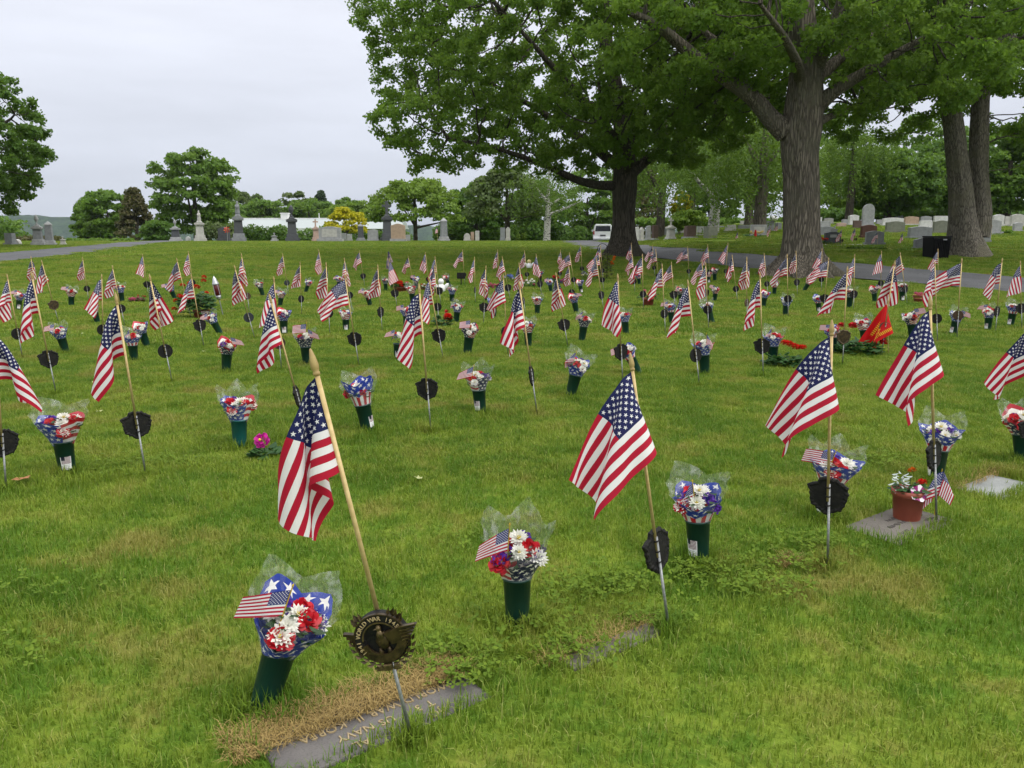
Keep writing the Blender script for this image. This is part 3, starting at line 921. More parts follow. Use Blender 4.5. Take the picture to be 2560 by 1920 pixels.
# shared pieces
_u = MB().tube([(0, 0, 0), (0, 0, 1)], .0056, 8).mesh("stick", M['wood'], True)
_rod = MB().tube([(0, 0, 0), (0, 0, 1)], .0048, 8).mesh("rod", M['rod'], True)
_fin = MB().lathe([(.0058, 0), (.0095, .003), (.0095, .010), (.0072, .013), (.0105, .020), (.0112, .030), (.0085, .048), (.0035, .070), (.0005, .074)], 10).mesh("finial", M['finial'], True)
_ring = MB()
for a in range(1):
    P, F = [], []
    nR, nr_ = 12, 5
    for i in range(nR):
        for j in range(nr_):
            A, B = 2 * math.pi * i / nR, 2 * math.pi * j / nr_
            P.append(((.0078 + .0022 * math.cos(B)) * math.cos(A), (.0078 + .0022 * math.cos(B)) * math.sin(A), .003 * math.sin(B)))
            F.append((i * nr_ + j, ((i + 1) % nR) * nr_ + j, ((i + 1) % nR) * nr_ + (j + 1) % nr_, i * nr_ + (j + 1) % nr_))
    _ring.add(P, F)
_ring = _ring.mesh("clip", M['black_iron'], True)

def plate_mesh(kind, mat, seed=0):
    r0 = random.Random(seed)
    n = 56
    out = []
    for i in range(n):
        a = 2 * math.pi * i / n
        if kind == 'wreath':
            r = .072 + .003 * math.sin(7 * a + 1) + .002 * math.sin(19 * a) + .005 * (r0.random() - .5)
            for w in (R(28), R(152)):                      # wing tips
                d = math.atan2(math.sin(a - w), math.cos(a - w)); r += .014 * math.exp(-(d / .16) ** 2)
            d = math.atan2(math.sin(a + math.pi / 2), math.cos(a + math.pi / 2)); r += .006 * math.exp(-(d / .2) ** 2)
        else:
            r = .062
        out.append((r * math.cos(a), r * math.sin(a)))
    P, F = [], []
    rings = [(1.0, .006), (1.0, -.004), (.90, -.007), (.78, -.004), (.4, -.005)] if kind == 'wreath' else [(1.0, .004), (1.0, -.004), (.93, -.006), (.88, -.003), (.4, -.003)]
    for f, y in rings:
        for i, (a, b) in enumerate(out):
            P.append((a * f, y + (.0015 * math.sin(i * 2.7) if f == .9 and kind == 'wreath' else 0), b * f))
    m = len(rings)
    for j in range(m - 1):
        for i in range(n):
            F.append((j * n + i, j * n + (i + 1) % n, (j + 1) * n + (i + 1) % n, (j + 1) * n + i))
    F.append(tuple(range(n))); F.append(tuple(range((m - 1) * n, m * n))[::-1])
    return MB().add(P, F).mesh("medallion", mat, False)
PLATE = {'o': plate_mesh('wreath', M['black_iron'], 1), 'd': plate_mesh('disc', M['black_iron']), 'g': plate_mesh('disc', M['grey_disc']),
         'n': plate_mesh('disc', M['brown_disc']), 'f': plate_mesh('wreath', M['bronze'], 2)}

def frame_of(B, px, py):
    """pole axis from base B to the pixel, leaning within the plane that faces the viewer"""
    h = Vector((B.x, B.y, 0)).normalized()
    d = pix_dir(px, py); o = Vector((0, 0, CAM_H))
    t = (B - o).dot(h) / d.dot(h)
    T = o + d * t
    ax = (T - B); L = ax.length; ax.normalize()
    y = (h - ax * h.dot(ax)).normalized(); x = y.cross(ax).normalized()
    return Matrix((x, y, ax)).transposed(), L

FLAGS = [
 # top px, base px, drape, medallion kind, medallion yaw, mirrored
 (77, 640, 95, 765, 'B', 'd', 0), (103, 649, 147, 810, 'c', 'f', 0), (206, 642, 222, 756, 'B', 'd', 0), (17, 684, 56, 898, 'B', 'd', 0),
 (77, 677, 140, 989, 'B', 'o', 0), (254, 684, 259, 884, 'C', 'd', 0), (280, 662, 312, 818, 'b', 'd', 0), (356, 634, 372, 744, 'C', 'o', 0),
 (373, 684, 430, 959, 'B', 'd', 10), (441, 644, 478, 800, 'A', 'd', 0), (470, 626, 487, 740, 'B', 'd', 0), (477, 684, 509, 868, 'b', 'o', 0),
 (603, 632, 624, 786, 'B', 'n', 0), (585, 662, 637, 849, 'b', 'g', 0), (706, 632, 722, 739, 'B', 'g', 0), (750, 654, 754, 787, 'B', 'd', 40),
 (684, 690, 703, 928, 'C', 'n', 0), (796, 623, 818, 735, 'B', 'd', 0), (815, 654, 824, 838, 'b', 'd', 10),
 (860, 643, 880, 778, 'B', 'd', 0), (861, 683, 897, 917, 'A', 'o', 0), (898, 625, 912, 718, 'A', 'o', 0), (944, 660, 955, 831, 'B', 'o', 55),
 (973, 645, 993, 771, 'C', 'o', 0), (1020, 639, 1035, 718, 'A', 'd', 20), (1063, 629, 1074, 728, 'c', 'd', 0), (1087, 640, 1102, 764, 'C', 'o', 0),
 (1086, 662, 1097, 812, 'B', 'd', 0), (1071, 689, 1108, 902, 'C', 'o', 0), (1047, 708, 1076, 1082, 'C', 'o', 0), (1156, 623, 1162, 714, 'A', 'd', 20),
 (1186, 641, 1188, 761, 'B', 'd', 75), (1244, 623, 1248, 712, 'B', 'd', 0), (1255, 640, 1276, 753, 'b', 'o', 0), (1215, 663, 1208, 813, 'C', 'o', 0),
 (1258, 685, 1269, 890, 'A', 'd', 25), (1311, 625, 1320, 712, 'b', 'd', 0), (1297, 655, 1314, 793, 'b', 'd', 75), (1297, 701, 1342, 1039, 'C', 'o', 80),
 (1340, 634, 1354, 742, 'c', 'o', 30), (1401, 623, 1399, 709, 'B', 'd', 0), (1423, 630, 1439, 729, 'A', 'd', 10), (1421, 658, 1433, 762, 'b', 'd', 0),
 (1389, 680, 1419, 868, 'b', 'o', 0), (1452, 609, 1456, 698, 'B', 'd', 0), (1501, 612, 1508, 704, 'A', 'd', 0), (1496, 629, 1510, 730, 'A', 'd', 10),
 (1490, 643, 1509, 778, 'A', 'o', 50), (1578, 606, 1583, 694, 'B', 'd', 0), (1581, 635, 1587, 733, 'A', 'd', 10), (1631, 611, 1637, 694, 'A', 'd', 30),
 (1639, 622, 1648, 718, 'A', 'd', 0), (1606, 634, 1608, 778, 'A', 'd', 0), (1655, 658, 1663, 838, 'b', 'd', 40), (1678, 654, 1687, 772, 'a', 'o', 0),
 (1719, 615, 1723, 705, 'A', 'd', 10), (1769, 610, 1776, 709, 'A', 'd', 0), (1754, 649, 1767, 767, 'A', 'o', 0), (1764, 654, 1771, 825, 'b', 'd', 0),
 (1719, 698, 1748, 968, 'b', 'd', 40), (1544, 683, 1556, 962, 'c', 'o', 40), (1820, 606, 1812, 708, 'C', 'd', 40), (1830, 636, 1844, 759, 'B', 'd', 0),
 (1867, 641, 1867, 806, 'B', 'n', 60), (1910, 632, 1920, 743, 'b', 'd', 30), (1968, 634, 1970, 795, 'A', 'd', 0), (1990, 626, 1993, 740, 'b', 'o', 35),
 (1900, 680, 1907, 943, 'B', 'o', 0), (2055, 620, 2053, 732, 'c', 'd', 0), (2072, 643, 2057, 790, 'A', 'o', 0), (2137, 634, 2133, 779, 'b', 'o', 30),
 (2119, 665, 2105, 916, 'b', 'f', 30), (2204, 626, 2201, 743, 'c', 'd', 0), (2238, 650, 2202, 890, 'b', 'n', 0), (2250, 630, 2268, 762, 'a', 'o', 50),
 (2345, 621, 2345, 735, 'c', 'd', 0), (2337, 652, 2343, 858, 'b', 'd', 0), (2405, 644, 2391, 849, 'a', 'n', 0), (2506, 644, 2487, 836, 'C', 'o', 65),
 (2551, 651, 2554, 822, 'c', 'o', 30),
]
NEAR = {}          # nearest six: own drapes
FLAGS_NEAR = [
 (288, 730, 364, 1198, 'o', 10, 64, "tall flag on the left with stripes hanging down over a jagged black medallion"),
 (775, 870, 1028, 1856, 'F', -14, 60, "nearest flag, stick tilted over a bronze eagle medallion, fly hanging in folds"),
 (1575, 880, 1670, 1581, 'o', 62, 61, "large spread flag with slanting stripes and narrow side-on black medallion"),
 (2080, 798, 2066, 1421, 'o', -8, 62, "drooping flag whose stick crosses a jagged medallion before a red rose bouquet"),
 (2325, 737, 2339, 1304, 'o', 70, 63, "flag with broad slanted stripes behind its stick above the terracotta pot"),
 (2572, 800, 2586, 1190, 'o', 30, 26, "flag cut off by the photo's right edge"),
 (-16, 806, 14, 1232, 'o', 0, 73, "flag cut off by the photo's left edge with jagged black medallion"),
 (672, 733, 772, 1098, 'o', 80, 65, "flag leaning left just behind the nearest flag's stick top"),
]

def arc_band(r_in, r_out, a0, a1, y0, y1, n=44):
    P, F = [], []
    for i in range(n):
        a = R(a0 + (a1 - a0) * i / (n - 1))
        for rr, y in ((r_out, y0), (r_out, y1), (r_in, y1), (r_in, y0)):
            P.append((rr * math.cos(a), y, rr * math.sin(a)))
        if i:
            for j in range(4):
                F.append(((i - 1) * 4 + j, (i - 1) * 4 + (j + 1) % 4, i * 4 + (j + 1) % 4, i * 4 + j))
    F += [(0, 1, 2, 3), (4 * n - 1, 4 * n - 2, 4 * n - 3, 4 * n - 4)]
    return MB().add(P, F)

def eagle_medallion(parent, loc, yaw):
    """dark war-service medallion seen from the front: lettered ring, eagle, wings, wreath leaves, ribbon"""
    base = obj("medallion", MB().lathe([(.001, -.007), (.040, -.008), (.042, -.012), (.062, -.013), (.066, -.009), (.066, .006), (.001, .006)], 48, axis='Y').mesh("medallion", M['black_iron']), parent, loc, (0, 0, R(yaw)), 1.06)
    obj("rim", arc_band(.0455, .0635, 20, 215, -.012, -.0165).mesh("rim", M['black_iron']), base)
    obj("outer_bead", arc_band(.0632, .0660, 20, 215, -.010, -.0185).mesh("outer_bead", M['bronze']), base)
    obj("inner_bead", arc_band(.0425, .0452, 35, 178, -.010, -.0185).mesh("inner_bead", M['gilt']), base)
    obj("lower_band", arc_band(.038, .060, 195, 375, -.011, -.0175).mesh("lower_band", M['bronze']), base)
    body = MB().lathe([(.001, -.028), (.012, -.022), (.018, -.004), (.014, .010), (.010, .018)], 12, squash=.55)
    body.lathe([(.003, -.040), (.006, -.034), (.003, -.022)], 8, (-.010, 0, 0)).lathe([(.003, -.040), (.006, -.034), (.003, -.022)], 8, (.011, 0, 0))
    obj("eagle_body", body.mesh("eagle_body", M['bronze'], True), base, (.002, -.012, .0))
    obj("eagle_chest", MB().lathe([(.001, -.012), (.008, -.006), (.009, .004), (.005, .012), (.001, .014)], 10, squash=.6).mesh("eagle_chest", M['gilt'], True), base, (.001, -.0185, .012))
    obj("eagle_head", MB().lathe([(.004, 0), (.006, .005), (.0065, .011), (.004, .016), (.001, .017)], 10).add([(-.004, -.002, .012), (-.013, -.003, .007), (-.004, -.005, .008), (-.004, .002, .008)], [(0, 1, 2), (0, 3, 1), (1, 3, 2), (0, 2, 3)]).mesh("eagle_head", M['gilt']), base, (0, -.016, .021))
    w = MB()
    for j in range(6):                                            # right wing lies over the ring
        x0, z0 = .012 + .002 * j, .016 - j * .0055
        x1, z1 = .092 - .0060 * j, .030 - j * .0088
        xm, zm = (x0 + x1) / 2, (z0 + z1) / 2 + .004
        w.prism([(x0, z0 - .003), (xm, zm - .0034), (x1, z1 - .0022), (x1 + .002, z1 + .0016), (xm, zm + .0030), (x0, z0 + .0026)], -.0235 + .0013 * j, -.012)
    obj("wing", w.mesh("wing", M['bronze']), base)
    w = MB()
    for j in range(6): w.prism([(.050, .0285 - .009 * j), (.089 - .006 * j, .0322 - .009 * j), (.089 - .006 * j, .0335 - .009 * j), (.050, .0300 - .009 * j)], -.0248 + .0013 * j, -.018)
    obj("feather_edges", w.mesh("feather_edges", M['gilt']), base)
    w = MB()
    for j in range(6):                                            # left wing shows outside the ring
        w.prism([(-.056, .010 - .0085 * j), (-.056, .017 - .0085 * j), (-.090 + .0055 * j, .024 - .0095 * j), (-.091 + .0055 * j, .018 - .0095 * j)], -.013 + .001 * j, -.002)
    obj("wing", w.mesh("wing", M['bronze']), base)
    lf = MB().add([(0, 0, 0), (.0048, -.004, .007), (0, -.001, .019), (-.0048, -.004, .007), (0, .004, .008)], [(0, 1, 2), (0, 2, 3), (0, 4, 1), (1, 4, 2), (2, 4, 3), (3, 4, 0)])
    lf_g, lf_d = lf.mesh("wreath_leaf", M['gilt']), lf.mesh("wreath_leaf", M['bronze'])
    for s in (-1, 1):
        for j in range(18):
            a = R(-82 + (j // 3) * 13.5 + (j % 3) * 3); rr = .062 + .0055 * (j % 3)
            ang = a + R(90 - (j % 3 - 1) * 24)
            obj("wreath_leaf", lf_g if (j + (s > 0)) % 2 else lf_d, base, (s * rr * math.cos(a), -.013, rr * math.sin(a)), (0, s * (math.pi / 2 - ang), 0))
        for j in range(7):                                        # sprigs rising beside the ring's top
            a = R(34 + j * (5.0 if s > 0 else 3.6)); rr = .064 + .004 * (j % 2)
            obj("wreath_leaf", lf_d if j % 3 else lf_g, base, (s * rr * math.cos(a), -.010, rr * math.sin(a)), (0, s * R(20 + 9 * (j % 3)), 0), 1.1)
    rb = MB().box((0, -.015, -.080), (.022, .012, .016)).box((-.021, -.013, -.081), (.020, .008, .015), .6).box((.021, -.013, -.081), (.020, .008, .015), .6)
    obj("ribbon", rb.mesh("ribbon", M['gilt'], bevel=.002), base)
    s = "1941 WORLD WAR 1945"
    for i, ch in enumerate(s):
        if ch == ' ': continue
        a = R(212 - i * 9.9)
        o = obj("letter", text_mesh(ch, .0150, M['letter_gilt'], .0012), base, (.0545 * math.cos(a), -.0178, .0545 * math.sin(a)))
        o.rotation_euler = (Matrix.Rotation(math.pi / 2 - a, 3, 'Y') @ Matrix.Rotation(R(90), 3, 'X')).to_euler()
    return base

ORD = ["first", "second", "third", "fourth", "fifth", "sixth", "seventh", "eighth", "ninth", "tenth", "eleventh", "twelfth", "thirteenth", "fourteenth", "fifteenth", "sixteenth",
       "seventeenth", "eighteenth", "nineteenth", "twentieth"] + ["twenty-" + w for w in ("first", "second", "third", "fourth", "fifth", "sixth", "seventh", "eighth", "ninth")]

def put_flag(tx, ty, bx, by, mesh, med, yaw, idx, cyaw=0.0, cs=.865):
    B = ground_at(bx, by)
    m3, L = frame_of(B, tx, ty)
    if L < .84 or L > 1.16: print("FLAG LEN", idx, (tx, ty), (bx, by), round(L, 3))
    root = empty("grave_flag", B)
    root.rotation_euler = m3.to_euler()
    s = min(max(L / .98, .88), 1.12)
    fin = .062 * s
    zc = L * .30                                      # middle of the medallion
    wood0 = zc - .02
    obj("stick", _u, root, (0, 0, wood0), None, (s, s, L - fin - wood0))
    obj("finial", _fin, root, (0, 0, L - fin - .001), None, s * .84)
    obj("rod", _rod, root, (.004, .0, -.06), None, (1, 1, zc + .05 + .06))
    obj("cloth", mesh, root, (-.003 * s, 0, L - fin - .002 * s), (0, 0, R(cyaw)), s * cs)
    if med == 'F':
        eagle_medallion(root, (0, -.016, zc), yaw)
    else:
        front = med in 'f'
        obj("medallion", PLATE[med], root, (0, -.014 if front else .014, zc), (0, 0, R(yaw)), 1.0 if med in 'of' else 1.0)
        for k in range(3):
            obj("clip", _ring, root, (0, 0, zc - .036 + .036 * k))
    return root, B

flag_recs = []
for i, (tx, ty, bx, by, sty, med, yaw) in enumerate(FLAGS):
    yw = yaw if yaw else ((i * 37) % 41 - 20)
    root, B = put_flag(tx, ty, bx, by, cloth_of(sty, i), med, yw, i, ((i * 53) % 47) - 23)
    flag_recs.append((root, B, sty, med, tx))
DR = {'A': "with slanting stripes", 'a': "blown wide", 'B': "folded double", 'b': "folded under",
      'C': "hanging straight", 'c': "hanging full", 'D': "limp"}
MD = {'o': "jagged black medallion", 'd': "plain black disc", 'g': "dark grey disc", 'n': "brown disc", 'f': "ornate bronze medallion"}
# rows of graves run from lower left to upper right; number them by their distance across that direction
def row_of(B): return -B.x * math.sin(ROW) * .35 + B.y * 1.0
order = sorted(range(len(flag_recs)), key=lambda i: flag_recs[i][1].y)
bands = [("row behind the nearest flags", 0, 7.6), ("third row back", 7.6, 10.6), ("middle rows", 10.6, 13.6),
         ("fifth row back", 13.6, 17.2), ("row next to last", 17.2, 21.6), ("last row", 21.6, 99)]
for nm, y0, y1 in bands:
    mem = sorted([r for r in flag_recs if y0 <= r[1].y < y1], key=lambda r: r[1].x / r[1].y)
    for k, (root, B, sty, med, tx) in enumerate(mem):
        tag(root, f"US flag {DR[sty]}, {ORD[k]} from left in the {nm}", "flag", "flags set on the graves")
for j, (tx, ty, bx, by, med, yaw, mesh, lab) in enumerate(FLAGS_NEAR):
    root, B = put_flag(tx, ty, bx, by, cloth_k(mesh), med, yaw, 100 + j, {1: 4, 6: 118}.get(j, 0), {1: .72}.get(j, .865))
    tag(root, lab, "flag", "flags set on the graves")

# ---- the red and gold service flag
def red_flag_mat():
    n = NT("red_service_flag")
    u, v = n.uv()
    dx, dy = n.ma('SUBTRACT', u, .5), n.ma('MULTIPLY', n.ma('SUBTRACT', v, .46), .66)
    r = n.ma('SQRT', n.ma('ADD', n.ma('MULTIPLY', dx, dx), n.ma('MULTIPLY', dy, dy)))
    ring = n.ma('MULTIPLY', n.ma('GREATER_THAN', r, .10), n.ma('LESS_THAN', r, .155))
    tx = n.ma('GREATER_THAN', n.noise(26, 2, .5, n.new("ShaderNodeTexCoord").outputs["UV"]), .5)
    gold = n.ma('MULTIPLY', ring, tx)
    band = n.ma('MULTIPLY', n.ma('MULTIPLY', n.ma('GREATER_THAN', v, .70), n.ma('LESS_THAN', v, .80)), n.ma('MULTIPLY', n.ma('GREATER_THAN', u, .25), n.ma('LESS_THAN', u, .75)))
    gold = n.ma('MAXIMUM', gold, n.ma('MULTIPLY', band, n.ma('GREATER_THAN', n.ma('FRACT', n.ma('MULTIPLY', u, 22.0)), .45)))
    band = n.ma('MULTIPLY', n.ma('MULTIPLY', n.ma('GREATER_THAN', v, .12), n.ma('LESS_THAN', v, .22)), n.ma('MULTIPLY', n.ma('GREATER_THAN', u, .12), n.ma('LESS_THAN', u, .88)))
    gold = n.ma('MAXIMUM', gold, n.ma('MULTIPLY', band, n.ma('GREATER_THAN', n.ma('FRACT', n.ma('MULTIPLY', u, 26.0)), .45)))
    col = n.mix(gold, (.55, .008, .010), (.72, .45, .03))
    return n.done(n.translucent(n.bsdf(col, .7, 0, .2), col, .3))
M['red_flag'] = red_flag_mat()
B = ground_at(2221, 889); m3, L = frame_of(B, 2219, 747)
root = empty("service_flag", B); root.rotation_euler = m3.to_euler()
obj("stick", _u, root, (0, 0, -.05), None, (.8, .8, L + .05 - .05))
obj("finial", _fin, root, (0, 0, L - .052), None, .7)
obj("cloth", grid_cloth("cloth", refine(GSET[12]), M['red_flag']), root, (.004, .004, L - .055), (0, 0, R(-8)), (1.15, 1.0, 1.04))
tag(root, "red flag with gold emblem and lettering on a short stick", "flag")
# ================================================================== FLOWERS
def mum_mesh(seed=0):
    r0 = random.Random(seed); P, F, k = [], [], 0
    for layer, (n, r, tilt) in enumerate(((15, .036, .15), (13, .033, .45), (10, .025, .8), (6, .015, 1.15))):
        for i in range(n):
            a = 2 * math.pi * (i + .5 * (layer % 2)) / n + r0.uniform(-.1, .1); t = tilt + r0.uniform(-.12, .12); rr = r * r0.uniform(.85, 1.1)
            d = Vector((math.cos(a) * math.cos(t), math.sin(a) * math.cos(t), math.sin(t))); s = Vector((-math.sin(a), math.cos(a), 0)) * .0052
            z = Vector((0, 0, .004 * layer))
            P += [z + d * .004 - s * .4, z + d * .004 + s * .4, z + d * rr * .7 + s, z + d * rr + Vector((0, 0, .002)), z + d * rr * .7 - s]
            F.append((k, k + 1, k + 2, k + 3, k + 4)); k += 5
    return MB().add(P, F)
def ball_mesh(seed, r, n, petal, flat=.8):
    """ruffled head of overlapping petals (carnation, rose, geranium)"""
    r0 = random.Random(seed); P, F, k = [], [], 0
    for i in range(n):
        z = 1 - (i + .5) / n * 1.35; a = i * 2.399 + r0.uniform(-.2, .2)
        q = math.sqrt(max(0, 1 - z * z))
        d = Vector((q * math.cos(a), q * math.sin(a), z * flat)); nrm = d.normalized()
        t = nrm.cross(Vector((0, 0, 1))); t = t.normalized() if t.length > .01 else Vector((1, 0, 0)); b = nrm.cross(t)
        c = d * r * r0.uniform(.72, 1.0); w = petal * r0.uniform(.8, 1.25)
        up = (nrm * .55 + Vector((r0.uniform(-.5, .5), r0.uniform(-.5, .5), r0.uniform(-.3, .5)))).normalized()
        s = t * w * .6
        P += [c - up * w * .5, c + s - up * w * .1, c + s * .7 + up * w * .5, c + up * w * .62, c - s * .7 + up * w * .5, c - s - up * w * .1]
        F.append(tuple(range(k, k + 6))); k += 6
    return MB().add(P, F)
MUM = [mum_mesh(i).mesh("white_flower", M['mum']) for i in range(3)]
def daisy_c(): return MB().lathe([(.008, .004), (.009, .009), (.005, .013), (.0005, .014)], 8).mesh("flower_centre", M['yellow'])
DCEN = daisy_c()
ROSE = [ball_mesh(i, .026, 34, .019).mesh("red_flower", M['rose']) for i in range(3)]
STAT = [ball_mesh(10 + i, .028, 46, .009, .7).mesh("purple_flower", M['statice']) for i in range(2)]
PINK = ball_mesh(20, .030, 40, .016).mesh("pink_flower", M['pink'])
CREAM = ball_mesh(21, .028, 36, .017).mesh("yellow_flower", M['cream'])
BLUEF = ball_mesh(22, .030, 36, .015).mesh("blue_flower", M['bluef'])
SCAR = ball_mesh(23, .042, 54, .018, .6).mesh("scarlet_flower", M['scarlet'])
ORAN = ball_mesh(24, .026, 44, .012, .55).mesh("orange_flower", M['orange'])
MAGE = ball_mesh(25, .036, 64, .016, .75).mesh("magenta_flower", M['magenta'])
WHIT = ball_mesh(26, .030, 40, .016).mesh("white_flower", M['mum'])

def leafy(seed, r, h, n, size, mat, name="foliage", wide=.75):
    r0 = random.Random(seed); P, F, k = [], [], 0
    for i in range(n):
        a = r0.uniform(0, 6.283); q = r * math.sqrt(r0.random()); z = h * (r0.random() ** .7) * (1 - .35 * (q / r) ** 2)
        c = Vector((q * math.cos(a), q * math.sin(a), z)); s = size * r0.uniform(.6, 1.2)
        d = Vector((math.cos(a + r0.uniform(-.8, .8)), math.sin(a + r0.uniform(-.8, .8)), r0.uniform(-.35, .5))).normalized()
        w = d.cross(Vector((0, 0, 1))).normalized() * s * wide * .5
        dn = Vector((0, 0, -s * .14))
        P += [c, c + d * s * .35 + w + dn, c + d * s * .8 + w * .8 + dn, c + d * s, c + d * s * .8 - w * .8 + dn, c + d * s * .35 - w + dn]
        F += [(k, k + 1, k + 2, k + 3), (k, k + 3, k + 4, k + 5)]; k += 6
    return MB().add(P, F).mesh(name, mat)
GREENS = [leafy(i, .07, .11, 34, .045, M['green'], "greenery", .4) for i in range(2)]

def cone_mesh(name, seed, r0_, r1, h, mat, rag=.2, front=.25, n=36, m=9, crum=.004, twist=0.0, corners=4):
    """paper or film sleeve: flares upward, ragged edge that dips in front (-y)"""
    rr = random.Random(seed); ph = rr.random() * 6.28
    P, uv = [], []
    for j in range(m):
        v = j / (m - 1)
        for i in range(n + 1):
            a = 2 * math.pi * i / n
            tri = 1 - abs(((a + ph) * corners / (2 * math.pi)) % 1.0 * 2 - 1)
            top = h * (1 + rag * (1.6 * tri - .75) + front * math.sin(a) * 1.0)
            r = r0_ + (r1 - r0_) * (v * .8 + .2 * v ** 3) * (1 + (.26 * tri - .10) * v)
            c = crum * v * (math.sin(9 * a + ph + 5 * v) + .7 * math.sin(17 * a + 2 * ph - 7 * v))
            P.append(((r + c) * math.cos(a), (r + c) * math.sin(a) * .92, top * v)); uv.append((((i / n) + twist) % 1.0 if i < n else 1.0 * ((i / n) + twist) , v))
    uv = [((k % (n + 1)) / n + twist, (k // (n + 1)) / (m - 1)) for k in range(len(P))]
    ii = (np.arange(m - 1)[:, None] * (n + 1) + np.arange(n)[None, :]).ravel()
    return np_mesh(name, P, np.stack([ii, ii + 1, ii + n + 2, ii + n + 1], 1), True, mat, None, uv)

VASE_H = .225
_vp = [(.0455, -.03), (.0462, 0), (.0585, VASE_H - .012), (.0625, VASE_H - .011), (.0625, VASE_H), (.0575, VASE_H), (.054, VASE_H - .02), (.044, .03)]
VASE = MB().lathe(_vp, 24).mesh("flower_vase", M['vase'], True)
VASE_T = MB().lathe(_vp, 24).mesh("flower_vase", M['vase_teal'], True)
def sticker_mesh():
    P, uv = [], []
    for j in range(5):
        v = j / 4
        for i in range(7):
            u = i / 6; a = R(-90 + (u - .5) * 66); z = .045 + v * .085
            r = .0462 + (.0585 - .0462) * z / (VASE_H - .012) + .0012
            P.append((r * math.cos(a), r * math.sin(a), z)); uv.append((u, v))
    ii = (np.arange(4)[:, None] * 7 + np.arange(6)[None, :]).ravel()
    return np_mesh("sticker", P, np.stack([ii, ii + 1, ii + 8, ii + 7], 1), True, M['sticker'], None, uv)
STICK = sticker_mesh()
SF = [cloth_mesh("small_flag", 12 + 12 * i, 8 + 8 * i, [], .004, 40 + i, 14, 10, 0, M['small_flag'], .102, .152) for i in range(3)]
SF.append(cloth_mesh("small_flag", 25, 20, [(-.004, -.004, 62, 170, .008, 1)], .003, 44, 16, 12, 0, M['small_flag'], .102, .152))
SSTICK = MB().tube([(0, 0, -.20), (0, 0, .012)], .0024, 6).lathe([(.001, .012), (.0045, .016), (.003, .022), (.0005, .026)], 6).mesh("stick", M['gold'])

WR = {}
def wrap_of(kind, i):
    k = (kind, i % 4)
    if k not in WR:
        tw = {0: .12, 1: .37, 2: .62, 3: .84}[i % 4]
        WR[k] = cone_mesh("wrap", 60 + i % 4, .050, .112, .135, M[kind], (.24, .30, .18, .26)[i % 4], (.20, .44, .10, .32)[i % 4], twist=tw, crum=.004, corners=(5, 3, 6, 4)[i % 4])
    return WR[k]
FILM = [cone_mesh("film", 80 + i,  .053, .134, .195, M['film'], .26, .26, crum=.007, corners=(4, 5, 3, 6)[i]) for i in range(4)]

